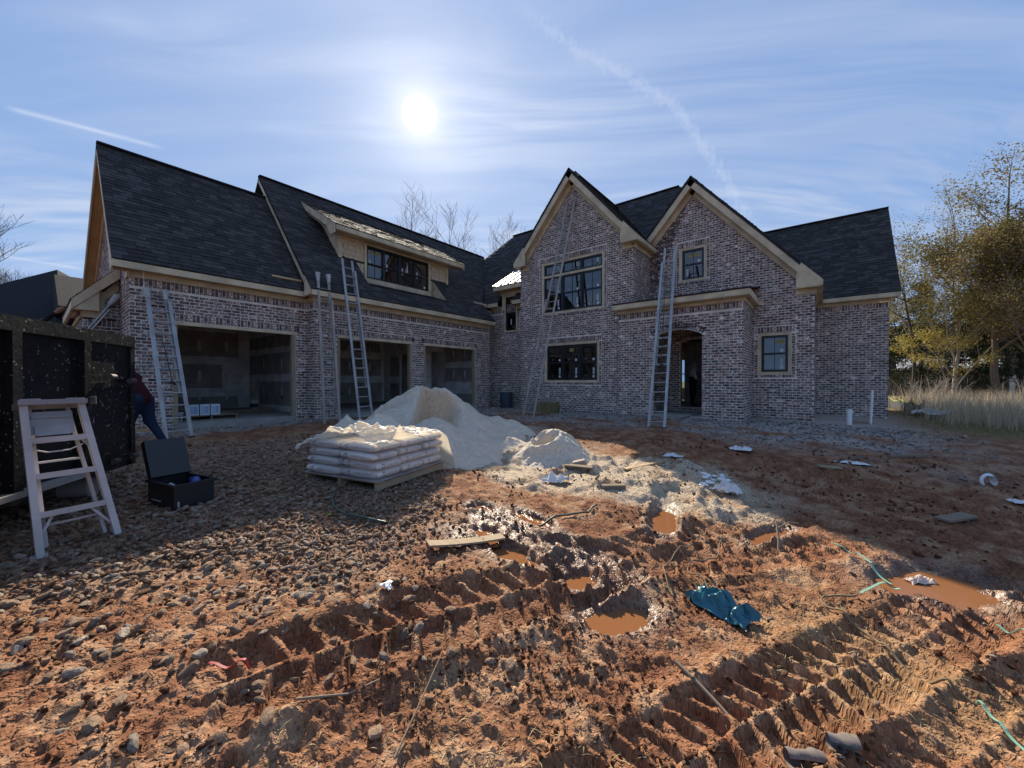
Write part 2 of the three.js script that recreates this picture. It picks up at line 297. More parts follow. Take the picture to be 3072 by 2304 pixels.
// back of the house, out of sight: it keeps the rooms dark
new MB().box(-18.4, YB, -22.2, -7.4, 4.7, -22).box(-5.55, YB, -22.2, 1.79, 4.7, -22).box(-7.4, YB, -22.2, -5.55, 0.7, -22).box(-7.4, 2.2, -22.2, -5.55, 4.7, -22).box(-18.6, YB, -22.2, -18.4, 4.7, -1.65).build('back_wall', M.mortar, house);
// one mesh for each of the 300 bricks that show largest; the rest in one mass
{
  const eye = camera.position, size = (b) => { const d = b.c.distanceTo(eye), to = eye.clone().sub(b.c).normalize(), full = b.a.length() > 0.093 || b.b.length() > 0.093; return full ? Math.max(0, to.dot(b.n)) / (d * d) * (b.c.x < -13 || b.c.z > 0 ? 0 : 1) : 0; };
  bricks.forEach((b) => { b.s = size(b); });
  const order = [...bricks.keys()].sort((i, j) => bricks[j].s - bricks[i].s), own = new Set(order.slice(0, 300));
  const face = (m, b, c, a2, b2, n) => {
    const at = (i, j, d) => c.clone().addScaledVector(a2, i).addScaledVector(b2, j).addScaledVector(n, d), la = a2.length(), lb = b2.length(), D = 0.0035;
    const uv = (i, j) => [b.o[0] + i * la, b.o[1] + j * lb];
    m.color(...b.t);
    const F = [at(-1, -1, D), at(1, -1, D), at(1, 1, D), at(-1, 1, D)], K = [at(-1, -1, -0.008), at(1, -1, -0.008), at(1, 1, -0.008), at(-1, 1, -0.008)];
    m.quad(F[0], F[1], F[2], F[3], uv(-1, -1), uv(1, -1), uv(1, 1), uv(-1, 1));
    for (let i = 0; i < 4; i++) { const j = (i + 1) % 4; m.quad(F[j], F[i], K[i], K[j], uv(i, 0), uv(j, 0.2), uv(j, 0.3), uv(i, 0.4)); }
  };
  const rest = new MB(), shared = new Map();
  const masonry = sub('brick_masonry', house);
  bricks.forEach((b, i) => {
    if (!own.has(i)) return face(rest, b, b.c, b.a, b.b, b.n);
    const upright = b.b.length() > b.a.length(), v = i % 6, key = (upright ? 's' : 'b') + v;
    if (!shared.has(key)) { const m = new MB(); face(m, { t: b.t, o: b.o }, V(0, 0, 0), V(upright ? 0.035 : 0.094, 0, 0), V(0, upright ? 0.094 : 0.035, 0), Z3); shared.set(key, m.geo()); }
    const mesh = part('brick', shared.get(key), M.brick, masonry);
    mesh.matrixAutoUpdate = true; mesh.position.copy(b.c);
    mesh.quaternion.setFromRotationMatrix(new THREE.Matrix4().makeBasis(b.a.clone().normalize(), b.b.clone().normalize(), b.n));
  });
  const mass = rest.build('brick_courses', M.brick, house); mass.userData.kind = 'stuff';
  console.log('bricks', bricks.length);
}

// ------------------------------------------------------------------ roofs
const shingles = [], RS = rng(23);
function roof(name, O, U, S, poly, o = {}) {
  const N = U.clone().cross(S).normalize(), sh = new THREE.Shape(poly.map(([u, s]) => new THREE.Vector2(u, s)));
  for (const h of o.holes ?? []) sh.holes.push(new THREE.Path([[h[0], h[2]], [h[0], h[3]], [h[1], h[3]], [h[1], h[2]]].map((p) => new THREE.Vector2(...p))));
  const g = new THREE.ExtrudeGeometry(sh, { depth: o.thick ?? 0.07, bevelEnabled: false }); g.translate(0, 0, -(o.thick ?? 0.07) - 0.004);
  g.applyMatrix4(new THREE.Matrix4().makeBasis(U, S, N).setPosition(O));
  const deck = part(name, g, M.deck, house);
  if (o.plain) return deck;
  const E = 0.143, smax = Math.max(...poly.map((p) => p[1]));
  for (let k = 0; k * E < smax - 0.03; k++) {
    const sm = k * E + 0.06, xs = [];
    poly.forEach((p, i) => { const q = poly[(i + 1) % poly.length]; if ((p[1] > sm) !== (q[1] > sm)) xs.push(p[0] + (q[0] - p[0]) * (sm - p[1]) / (q[1] - p[1])); });
    xs.sort((a, b) => a - b);
    let iv = []; for (let i = 0; i + 1 < xs.length; i += 2) iv.push([xs[i], xs[i + 1]]);
    for (const h of o.holes ?? []) if (sm > h[2] - 0.05 && sm < h[3]) iv = iv.flatMap(([a, b]) => (b <= h[0] || a >= h[1] ? [[a, b]] : [[a, h[0]], [h[1], b]].filter(([s, e]) => e - s > 0.02)));
    for (const [a, b] of iv) {
      let u = a;
      while (u < b - 0.005) {
        let w = [0.165, 0.215, 0.265, 0.315][Math.floor(RS() * 4)]; if (b - u - w < 0.09) w = b - u;
        const patch = fbm(u * 0.6 + k * 3.1, k * 0.35, 2), r = RS();
        const tone = (0.060 + 0.02 * patch) * (r < 0.2 ? 1.5 : r < 0.55 ? 1.08 : 0.8), hue = RS();
        shingles.push({ O, U, S, N, u, s: k * E, w, top: Math.min(E + 0.03, smax - k * E), t: [tone * (1.02 + 0.1 * hue), tone * 0.95, tone * (0.90 - 0.04 * hue)], lift: 0.010 + 0.009 * (RS() < 0.45) + 0.003 * RS(), o: [RS() * 4, RS() * 4] });
        u += w;
      }
    }
  }
  return deck;
}
const norm = (x, y, z) => V(x, y, z).normalize();
const SA = norm(-3.13, 3.725, 0), LA = 4.866, SB = norm(-4.15, 4.66, 0), LB = 6.24;
roof('roof_slope', V(-12.2, 3.8, -1.1), mZ3, SA, [[0, 0], [4.28, 0], [4.28, LA], [0, LA]]);
roof('roof_slope', V(-21.4, 3.8, -5.38), Z3, norm(6.07, 3.725, 0), [[0, 0], [4.28, 0], [4.28, 7.12], [0, 7.12]], { plain: true });
const sAt = (y) => (y - 3.82) / (4.66 / LB);
const P0 = (12.28 - 11.75) * LB / 4.15, P1 = (13.19 - 11.75) * LB / 4.15;
roof('roof_slope', V(-11.75, 3.82, -5.15), mZ3, SB, [[0, 0], [8.25, 0], [8.25, sAt(4.75)], [12, LB], [0, LB]], { holes: [[2.18, 5.77, P0, P1]] });
roof('roof_slope', V(-20.05, 3.82, -17.15), Z3, norm(4.15, 4.66, 0), [[0, 0], [12, 0], [12, LB], [0, LB]], { plain: true });
roof('roof_slope', V(-18.36, 4.75, -13.65), X3, norm(0, 4.85, -4.156), [[0, 0], [6.52, 0], [6.52, 0.62], [7.4, 0.62], [7.4, 0], [8.1, 0], [13.1, 2.3], [16.1, 2.3], [13.46, 6.387], [4.16, 6.387]]);
new MB().quad(V(-18.36, 4.75, -13.65), V(-14.2, 9.6, -17.806), V(-14.2, 9.6, -17.81), V(-18.36, 4.75, -21.96)).quad(V(-18.36, 4.75, -21.96), V(-14.2, 9.6, -17.81), V(-4.9, 9.6, -17.81), V(-0.74, 4.75, -21.96)).tri(V(-0.74, 4.75, -21.96), V(-4.9, 9.6, -17.81), V(-2.24, 6.5, -15.15)).tri(V(-0.74, 4.75, -21.96), V(-2.24, 6.5, -15.15), V(-0.74, 4.75, -15.15)).build('roof_slope', M.deck, house);
const SG1 = norm(-2.704, 3.194, 0);
roof('roof_slope', V(-4.97, 6.15, -13.03), mZ3, SG1, [[0, 0], [4.9, 0], [4.9, 4.185], [0, 4.185]]);
roof('roof_slope', V(-10.378, 6.15, -17.9), Z3, norm(2.704, 3.194, 0), [[0, 0], [4.87, 0], [4.87, 4.185], [0, 4.185]]);
roof('roof_slope', V(0.01, 4.11, -14.68), mZ3, norm(-3.67, 4.267, 0), [[0, 0], [3.4, 0], [3.4, 5.63], [0, 5.63]]);
roof('roof_slope', V(-7.33, 4.11, -18.1), Z3, norm(3.67, 4.267, 0), [[1.2, 2.6], [3.42, 2.6], [3.42, 5.63], [0, 5.63], [0, 2.6]]);
roof('roof_slope', V(-2.6, 4.05, -18.0), X3, norm(0, 3.9, -3.35), [[2.62, 0], [4.65, 0], [4.65, 5.14], [0, 5.14], [0, 2]]);
new MB().quad(V(2.05, 4.05, -24.7), V(-2.6, 4.05, -24.7), V(-2.6, 7.95, -21.35), V(2.05, 7.95, -21.35)).build('roof_slope', M.deck, house);
roof('dormer_roof', V(-12.7, 6.36, -6.36), mZ3, norm(-2.68, 1.54, 0), [[0, 0], [5.98, 0], [5.98, 3.1], [0, 3.1]]);
roof('porch_roof', V(-5.74, 3.745, -12.73), X3, norm(0, 0.42, -2.27), [[0, 0], [4.16, 0], [4.16, 2.3], [0.56, 2.3], [0.56, 0.62], [0, 0.62]], { thick: 0.03 });
roof('dormer_apron', V(-12.26, 4.42, -7.33), mZ3, norm(-0.93, 0.3, 0), [[0, 0], [3.59, 0], [3.59, 0.97], [0, 0.97]], { thick: 0.03 });
roof('bump_out_roof', V(-18.2, 3.04, -0.57), X3, norm(0, 0.95, -0.84), [[0, 0], [4.24, 0], [4.24, 1.25], [0, 1.25]], { thick: 0.04 });
for (const [a, b] of [[V(-15.33, 7.53, -1.1), V(-15.33, 7.53, -5.3)], [V(-15.9, 8.49, -5.15), V(-15.9, 8.49, -17)], [V(-7.674, 9.31, -13.4), V(-7.674, 9.33, -17.6)], [V(-3.66, 8.345, -15.0), V(-3.66, 8.365, -18)], [V(-14.2, 9.61, -17.806), V(-4.9, 9.61, -17.806)], [V(-2.6, 7.96, -21.35), V(2.05, 7.96, -21.35)]]) new MB().bar(a, b, 0.2, 0.045).build('ridge_cap', M.deck, house);
{
  const eye = camera.position, shared = new Map(), rest = new MB();
  shingles.forEach((q) => { q.c = q.O.clone().addScaledVector(q.U, q.u + q.w / 2).addScaledVector(q.S, q.s); const to = eye.clone().sub(q.c), d = to.length(); q.v = q.w < 0.32 && q.top > 0.17 && q.c.y < 6.2 ? Math.max(0, to.dot(q.N)) / (d * d * d) : 0; });
  const order = [...shingles.keys()].sort((i, j) => shingles[j].v - shingles[i].v), own = new Set(order.slice(0, 300));
  const face = (m, w, top, lift, t, o, at) => {
    m.color(...t); const g = 0.003, A = at(-w / 2 + g, 0, lift), B = at(w / 2 - g, 0, lift), C = at(w / 2 - g, top, 0.002), D = at(-w / 2 + g, top, 0.002), E = at(-w / 2 + g, 0, -0.003), F = at(w / 2 - g, 0, -0.003);
    const uv = (i, j) => [o[0] + i, o[1] + j];
    m.quad(A, B, C, D, uv(0, 0), uv(w, 0), uv(w, top), uv(0, top)).quad(E, F, B, A, uv(0, 0), uv(w, 0), uv(w, 0.02), uv(0, 0.02)).tri(A, D, E, uv(0, 0), uv(0, 0.1), uv(0, 0.2)).tri(B, F, C, uv(0, 0), uv(0, 0.1), uv(0, 0.2));
  };
  const field = sub('shingle_field', house);
  shingles.forEach((q, i) => {
    if (!own.has(i)) return face(rest, q.w, q.top, q.lift, q.t, q.o, (a, b, d) => q.c.clone().addScaledVector(q.U, a).addScaledVector(q.S, b).addScaledVector(q.N, d));
    const key = Math.round(q.w * 1000) + '_' + (i % 5);
    if (!shared.has(key)) { const m = new MB(); face(m, q.w, q.top, q.lift, q.t, q.o, (a, b, d) => V(a, b, d)); shared.set(key, m.geo()); }
    const mesh = part('shingle', shared.get(key), M.shingle, field); mesh.position.copy(q.c);
    mesh.quaternion.setFromRotationMatrix(new THREE.Matrix4().makeBasis(q.U, q.S, q.N));
  });
  const mass = rest.build('shingle_courses', M.shingle, house); mass.userData.kind = 'stuff';
  console.log('shingles', shingles.length);
}

// ------------------------------------------------------------------ tan trim: fascias, soffits, friezes, rakes
const trim = (name, f, m = M.tan) => { const b = new MB(); f(b); return b.cut.length > 1 ? b.split(name, m, house) : b.build(name, m, house); };
// garage with the single opening
trim('fascia', (b) => b.box(-12.24, 3.625, -5.2, -12.21, 3.775, -1.13));
trim('soffit', (b) => b.box(XA - 0.1, 3.632, -5.2, -12.242, 3.65, -1.13), M.soffit);
trim('frieze', (b) => b.box(XA + 0.012, 3.503, ZAB + 0.02, XA + 0.05, 3.63, ZA + 0.012).box(XA - 0.35, 3.503, ZA + 0.01, XA + 0.05, 3.63, ZA + 0.04));
trim('cornice_return', (b) => b.prism([V(-12.21, 3.625, -1.13), V(-12.21, 3.78, -1.13), V(-12.58, 4.21, -1.13), V(-12.9, 4.21, -1.13), V(-12.9, 3.95, -1.13), V(-12.62, 3.625, -1.13)].reverse(), V(0, 0, 0.025)));
function rake(name, a, b, zf, zb, w = 0.19, m = M.tan, ms = M.soffit) { // a board along a gable edge, the boxed underside behind it and a frieze on the wall
  const t = b.clone().sub(a).normalize(), dn = V(t.y, -t.x, 0); if (dn.y > 0) dn.negate();
  const z = (p, zz) => V(p.x, p.y, zz), D = (p, k) => p.clone().addScaledVector(dn, k);
  const fix = (poly) => { const n = poly[1].clone().sub(poly[0]).cross(poly[2].clone().sub(poly[0])); return n.z > 0 ? poly : poly.reverse(); };
  trim(name, (q) => q.prism(fix([z(D(a, 0.02), zf), z(D(b, 0.02), zf), z(D(b, w), zf), z(D(a, w), zf)]), V(0, 0, -0.03)), m);
  trim('rake_soffit', (q) => q.prism(fix([z(D(a, w - 0.05), zf - 0.032), z(D(b, w - 0.05), zf - 0.032), z(D(b, w - 0.03), zf - 0.032), z(D(a, w - 0.03), zf - 0.032)]), V(0, 0, zb - zf + 0.032)), ms);
  trim('rake_frieze', (q) => q.prism(fix([z(D(a, w - 0.028), zb + 0.05), z(D(b, w - 0.028), zb + 0.05), z(D(b, w + 0.13), zb + 0.05), z(D(a, w + 0.13), zb + 0.05)]), V(0, 0, -0.04)), m);
}
const bare = M.pine;
rake('rake_board', V(-12.3, 3.68, 0), V(-15.33, 7.5, 0), -1.1, ZA, 0.17, M.tan, bare);
rake('rake_board', V(-21.3, 3.86, 0), V(-15.33, 7.5, 0), -1.1, ZA, 0.17, M.tan, bare);
// garage with two openings
trim('fascia', (b) => b.box(-11.79, 3.64, -13.4, -11.76, 3.795, -5.17));
trim('soffit', (b) => b.box(XB - 0.05, 3.645, -13.38, -11.792, 3.665, -5.17), M.soffit);
trim('frieze', (b) => b.box(XB + 0.012, 3.503, ZBE - 0.01, XB + 0.05, 3.643, ZAB + 0.012).box(XA - 0.02, 3.503, ZAB + 0.012, XB + 0.05, 3.643, ZAB + 0.045));
rake('rake_board', V(-11.8, 3.82, 0), V(-15.9, 8.46, 0), -5.15, ZAB, 0.17);
trim('cornice_return', (b) => b.prism([V(-11.762, 3.64, -5.15), V(-11.762, 3.80, -5.15), V(-12.17, 4.25, -5.15), V(-12.17, 3.64, -5.15)], V(0, 0, 0.02)));
trim('gable_panel', (b) => b.prism([V(-12.2, 3.65, ZAB), V(-15.9, 8.25, ZAB), V(-19.6, 3.65, ZAB)], V(0, 0, 0.03)), M.siding);
trim('eave_return', (b) => b.box(-12.56, 4.6, -13.62, -12.5, 4.74, -12.75).box(-12.95, 4.58, -13.62, -12.562, 4.6, -12.75));
// link wall and its wall dormer with a metal roof
trim('fascia', (b) => b.box(-12.5, 4.585, -13.68, -11.86, 4.735, -13.655).box(-11.0, 4.585, -13.68, -10.36, 4.735, -13.655));
trim('soffit', (b) => b.box(-12.52, 4.565, -13.99, -11.86, 4.583, -13.657).box(-11.0, 4.565, -13.99, -10.36, 4.583, -13.657), M.soffit);
trim('frieze', (b) => b.box(-12.53, 4.484, ZL + 0.01, -11.84, 4.563, ZL + 0.045).box(-10.88, 4.484, ZL + 0.01, -10.26, 4.563, ZL + 0.045));
trim('dormer_wall', (b) => b.box(-11.84, 4.4, ZL - 0.15, -11.7, 5.3, ZL + 0.03).box(-10.9, 4.4, ZL - 0.15, -10.26, 5.3, ZL + 0.03).box(-11.7, 5.06, ZL - 0.15, -10.9, 5.3, ZL + 0.03).box(-11.84, 4.3, ZL - 1.2, -11.8, 5.4, ZL - 0.15));
trim('dormer_frieze', (b) => b.box(-11.88, 5.1, ZL + 0.032, -10.3, 5.24, ZL + 0.07));
trim('dormer_fascia', (b) => b.box(-11.97, 5.27, -13.52, -10.27, 5.43, -13.49));
trim('dormer_soffit', (b) => b.box(-11.97, 5.245, -13.97, -10.27, 5.268, -13.492), M.soffit);
{
  const pan = sub('metal_roof', house), S = norm(0, 1.23, -1.9), N = norm(0, 1.9, 1.23), L = 2.25;
  const deck = new MB().obox(V(-11.98, 5.44, -13.46), V(1.72, 0, 0), N.clone().multiplyScalar(0.02), S.clone().multiplyScalar(L).negate().negate()); 
  part('roof_pan', new MB().obox(V(-11.98, 5.44, -13.46).addScaledVector(S, L), V(1.72, 0, 0), N.clone().multiplyScalar(0.02), S.clone().multiplyScalar(-L)).geo(), M.metalroof, pan);
  for (let i = 0; i <= 4; i++) part('standing_seam', new MB().obox(V(-11.98 + i * 0.425, 5.44, -13.46).addScaledVector(S, L).addScaledVector(N, 0.02), V(0.022, 0, 0), N.clone().multiplyScalar(0.035), S.clone().multiplyScalar(-L)).geo(), M.metalroof, pan);
}
// tall front gable
rake('rake_board', V(-10.43, 6.1, 0), V(-7.674, 9.32, 0), -13.05, ZG1, 0.26);
rake('rake_board', V(-4.92, 6.1, 0), V(-7.674, 9.32, 0), -13.05, ZG1, 0.26);
for (const s of [-1, 1]) {
  const c = -7.674, X = (d) => c + s * d, fix = (p) => (s > 0 ? p : p.reverse());
  trim('cornice_return', (b) => b.prism(fix([V(X(2.1), 6.28, -13.047), V(X(2.1), 5.98, -13.047), V(X(2.72), 5.98, -13.047), V(X(2.72), 6.13, -13.047), V(X(2.2), 6.72, -13.047)]), V(0, 0, 0.02)));
  trim('cornice_base', (b) => b.box(Math.min(X(2.1), X(2.7)), 5.95, ZG1 + 0.012, Math.max(X(2.1), X(2.7)), 5.978, -13.03).box(Math.min(X(2.08), X(2.56)), 5.8, ZG1 + 0.012, Math.max(X(2.08), X(2.56)), 5.948, ZG1 + 0.05), M.tan);
}
trim('fascia', (b) => b.box(-4.985, 5.98, -15.0, -4.955, 6.13, -13.05));
trim('soffit', (b) => b.box(-5.18, 5.95, -15.0, -4.987, 5.978, -13.36), M.soffit);
trim('frieze', (b) => b.box(-5.188, 5.8, -15.0, -5.15, 5.948, ZG1 + 0.01));
// entrance gable
rake('rake_board', V(0.06, 4.06, 0), V(-3.659, 8.36, 0), -14.7, ZG2, 0.26);
rake('rake_board', V(-6.2, 5.44, 0), V(-3.659, 8.36, 0), -14.7, ZG2, 0.26);
trim('cornice_return', (b) => b.prism([V(-0.62, 4.3, -14.697), V(-0.62, 3.94, -14.697), V(0.03, 3.94, -14.697), V(0.03, 4.09, -14.697), V(-0.5, 4.69, -14.697)], V(0, 0, 0.02)));
trim('cornice_base', (b) => b.box(-0.62, 3.91, ZG2 + 0.012, 0.0, 3.938, -14.68).box(-0.64, 3.76, ZG2 + 0.012, -0.13, 3.908, ZG2 + 0.05));
trim('fascia', (b) => b.box(-0.005, 3.94, -18.0, 0.03, 4.09, -14.7));
trim('soffit', (b) => b.box(-0.16, 3.91, -18.25, -0.007, 3.938, -15.0), M.soffit);
trim('frieze', (b) => b.box(-0.158, 3.78, ZW + 0.02, -0.12, 3.908, ZG2 + 0.01));
// wing
trim('fascia', (b) => b.box(0.03, 3.9, -18.03, 2.02, 4.035, -18.0));
trim('soffit', (b) => b.box(-0.1, 3.88, -18.29, 2.0, 3.898, -18.032), M.soffit);
trim('frieze', (b) => b.box(-0.12, 3.784, ZW + 0.012, 1.82, 3.878, ZW + 0.05));
trim('rake_board', (b) => b.prism([V(2.02, 4.04, -18.02), V(2.02, 3.88, -18.02), V(2.02, 7.75, -21.35), V(2.02, 7.93, -21.35)], V(0.03, 0, 0)));
// porch
trim('fascia', (b) => b.box(-5.74, 3.55, -12.78, -1.6, 3.74, -12.75).box(-1.63, 3.55, -14.98, -1.6, 3.74, -12.782));
trim('soffit', (b) => b.box(-5.72, 3.53, -13.08, -1.63, 3.548, -12.782).box(-1.79, 3.53, -14.98, -1.632, 3.548, -13.08), M.soffit);
trim('frieze', (b) => b.box(-5.66, 3.433, ZP + 0.012, -1.76, 3.528, ZP + 0.05).box(-1.788, 3.433, -14.99, -1.75, 3.528, ZP + 0.01));
trim('porch_ceiling', (b) => b.box(-5.6, 3.2, -14.98, -1.85, 3.25, -13.36), M.soffit);
trim('porch_floor', (b) => b.box(-5.6, -0.4, -14.99, -2.02, -0.03, -13.36).box(-4.38, -0.4, -13.36, -2.93, -0.032, -13.04), M.concrete);
trim('door_sill', (b) => b.box(-4.12, 0.06, -15.2, -2.98, 0.105, -14.93), M.concrete);
trim('door_jamb', (b) => b.box(-4.078, 0.11, -15.14, -4.04, 2.5, -15.02).box(-3.04, 0.11, -15.14, -3.005, 2.5, -15.02), M.lumber);
// bump-out at the end of the garage
trim('rake_board', (b) => b.prism([V(-13.94, 3.03, -0.58), V(-13.94, 2.80, -0.58), V(-13.94, 3.68, -1.40), V(-13.94, 3.98, -1.40)].reverse(), V(0.025, 0, 0)));
trim('rake_frieze', (b) => b.prism([V(-14.158, 3.32, -1.13), V(-14.158, 3.1, -1.13), V(-14.158, 3.4, -1.40), V(-14.158, 3.7, -1.40)].reverse(), V(0.03, 0, 0)));
trim('cornice_return', (b) => b.prism([V(-14.13, 2.8, -0.6), V(-14.13, 2.8, -1.03), V(-14.13, 3.3, -1.03)], V(0.185, 0, 0)).box(-14.158, 2.645, -1.14, -14.12, 2.79, -0.76).box(-14.158, 2.792, -1.14, -14.12, 3.32, -1.035));
trim('soffit', (b) => b.box(-18.1, 2.79, -0.77, -13.95, 2.81, -0.6).box(-18.0, 2.645, -0.76, -14.16, 2.788, -0.73), M.pine);
trim('fascia', (b) => b.box(-18.1, 2.81, -0.6, -13.97, 3.0, -0.575));
// ------------------------------------------------------------------ windows
function canvasTex(w, h, draw) { const c = document.createElement('canvas'); c.width = w; c.height = h; draw(c.getContext('2d'), w, h); const t = new THREE.CanvasTexture(c); t.colorSpace = THREE.SRGBColorSpace; return t; }
const stickerTex = canvasTex(48, 160, (g, w, h) => { g.fillStyle = '#c9ccd0'; g.fillRect(0, 0, w, h); g.strokeStyle = '#30343c'; g.lineWidth = 3; g.strokeRect(5, 5, w - 10, h - 10); g.fillStyle = '#30343c'; for (let y = 30; y < 130; y += 9) g.fillRect(17, y, 14 - (y % 4), 4); });
const signTex = canvasTex(128, 96, (g, w, h) => { g.fillStyle = '#9c8f58'; g.fillRect(0, 0, w, h); g.fillStyle = '#4a4020'; g.font = 'bold 26px sans-serif'; g.textAlign = 'center'; g.fillText('JAMESON', w / 2, 44, w - 10); g.fillStyle = '#8d7c3a'; g.fillRect(12, 60, w - 24, 6); g.fillRect(12, 74, w - 50, 6); });
const MS = std({ map: stickerTex, roughness: 0.75 }), MY = std({ map: signTex, roughness: 0.75 });
const RW = rng(77);
// a window in a wall: outer trim u0..u1, y0..y1 in the wall's own axes; sashes = list of rows [[y0, y1, columns of lights, rows of lights]] shared by n units
function windowAt(O, U, N, u0, u1, y0, y1, o) {
  const g = sub('window', house), D = o.set ?? 0, t = o.trim ?? 0.085, P = (u, y, d) => O.clone().addScaledVector(U, u).addScaledVector(Y3, y).addScaledVector(N, d);
  const bx = (b, ua, ub, ya, yb, da, db) => b.obox(P(ua, ya, da), U.clone().multiplyScalar(ub - ua), Y3.clone().multiplyScalar(yb - ya), N.clone().multiplyScalar(db - da));
  const c = new MB(); bx(c, u0, u0 + t, y0, y1, D - 0.07, D + 0.004); bx(c, u1 - t, u1, y0, y1, D - 0.07, D + 0.004); bx(c, u0 + t, u1 - t, y1 - t, y1, D - 0.07, D + 0.004); bx(c, u0 + t, u1 - t, y0, y0 + t, D - 0.07, D + 0.006); c.build('casing', M.tan, g);
  const box = (rect, unitsN, sashRows, cols) => {
    const [a, b2, ya, yb] = rect, w = (b2 - a) / unitsN, f = 0.045;
    const fr = new MB(); bx(fr, a, b2, yb - f, yb, D - 0.09, D - 0.025); bx(fr, a, b2, ya, ya + f, D - 0.09, D - 0.025);
    for (let i = 0; i <= unitsN; i++) { const u = a + i * w, e = i === 0 || i === unitsN ? f : f * 1.5; bx(fr, clamp(u - e / (i === 0 ? 1e9 : i === unitsN ? 1 : 2), a, b2), clamp(u + e / (i === unitsN ? 1e9 : i === 0 ? 1 : 2), a, b2), ya + f, yb - f, D - 0.09, D - 0.025); }
    fr.build('frame', M.black, g);
    for (let i = 0; i < unitsN; i++) for (let j = 0; j < sashRows; j++) {
      const ua = a + i * w + f, ub = a + (i + 1) * w - f, h = (yb - ya - 2 * f) / sashRows, va = ya + f + j * h, vb = va + h, s = 0.032, dd = D - 0.06 - (j ? 0 : 0.012);
      const sash = new MB(); bx(sash, ua, ub, vb - s, vb, dd - 0.02, dd + 0.02); bx(sash, ua, ub, va, va + s, dd - 0.02, dd + 0.02); bx(sash, ua, ua + s, va + s, vb - s, dd - 0.02, dd + 0.02); bx(sash, ub - s, ub, va + s, vb - s, dd - 0.02, dd + 0.02);
      sash.build('sash', M.black, g);
      for (let k = 1; k < cols; k++) { const m = new MB(), u = mix(ua + s, ub - s, k / cols); bx(m, u - 0.008, u + 0.008, va + s, vb - s, dd - 0.012, dd + 0.014); m.build('muntin', M.black, g); }
      const p = new MB(); p.quad(P(ua + s, va + s, dd), P(ub - s, va + s, dd), P(ub - s, vb - s, dd), P(ua + s, vb - s, dd)); p.build('pane', M.glass, g);
      const stick = (uc, yc, sw, shh, mat) => { const d2 = dd + 0.002; part('sticker', new MB().quad(P(uc - sw / 2, yc - shh / 2, d2), P(uc + sw / 2, yc - shh / 2, d2), P(uc + sw / 2, yc + shh / 2, d2), P(uc - sw / 2, yc + shh / 2, d2), [0, 0], [1, 0], [1, 1], [0, 1]).geo(), mat, g); };
      const pw = ub - ua, st = o.marks ? o.marks(i, j) : '';
      if (st.includes('s')) stick(mix(ua, ub, o.sx ?? 0.78), mix(va, vb, 0.48), 0.075, 0.26, MS);
      if (st.includes('w')) stick(mix(ua, ub, 0.8), va + s + 0.07, 0.085, 0.085, M.paper);
      if (st.includes('d')) stick(mix(ua, ub, 0.3), va + s + 0.09, 0.09, 0.012, M.paper);
      if (st.includes('y')) stick(mix(ua, ub, 0.5) - (cols > 1 ? pw * 0.2 : 0), vb - s - 0.13, Math.min(0.2, pw * 0.27), 0.12, MY); if (st.includes('Y')) stick(mix(ua, ub, 0.5) + pw * 0.22, vb - s - 0.13, Math.min(0.24, pw * 0.36), 0.12, MY);
      if (st.includes('f')) part('sticker', new MB().tri(P(mix(ua, ub, 0.4), va + h * 0.45, dd + 0.002), P(mix(ua, ub, 0.62), va + h * 0.5, dd + 0.002), P(mix(ua, ub, 0.55), va + h * 0.86, dd + 0.002)).geo(), M.paper, g);
    }
  };
  o.lay(box, [u0 + t, u1 - t, y0 + t, y1 - t]);
  if (o.bar) { const b = new MB(); bx(b, u0 + t, u1 - t, o.bar[0], o.bar[1], D - 0.07, D + 0.003); b.build('transom_bar', M.tan, g); }
  return g;
}
const oG1 = V(-10.25, 0, ZG1), oG2 = V(-5.2, 0, ZG2), oL = V(XA, 0, ZL), oD = V(-13.19, 0, 0);
windowAt(oG1, X3, Z3, 1.13, 3.92, 3.81, 5.945, { set: -0.02, bar: [5.32, 5.41], lay: (b, [a, c, y0, y1]) => { b([a, c, y0, 5.32], 3, 2, 2); b([a, c, 5.41, y1], 3, 1, 2); }, marks: (i, j) => ['sw', 'sw', 'swd'][i].slice(0, j ? 0 : 3) + (j ? 'wd' : '') });
windowAt(oG1, X3, Z3, 1.28, 3.72, 1.02, 2.6, { set: -0.02, lay: (b, r) => b(r, 3, 2, 1), sx: 0.8, marks: (i, j) => (j ? (i === 1 ? 'ywd' : 'wd') : 'swd') });
windowAt(oG2, X3, Z3, 1.09, 2.0, 4.7, 5.94, { set: -0.02, lay: (b, r) => b(r, 1, 2, 2), sx: 0.2, marks: (i, j) => (j ? 'yYw' : 's') });
windowAt(oG2, X3, Z3, 3.57, 4.46, 1.28, 2.63, { set: -0.02, lay: (b, r) => b(r, 1, 2, 2), sx: 0.8, marks: (i, j) => (j ? 'Yw' : 'swd') });
windowAt(oL, X3, Z3, 0.884, 1.653, 3.36, 5.07, { set: 0.035, trim: 0.07, lay: (b, r) => b(r, 1, 2, 1), sx: 0.45, marks: (i, j) => (j ? 'yYw' : 's') });

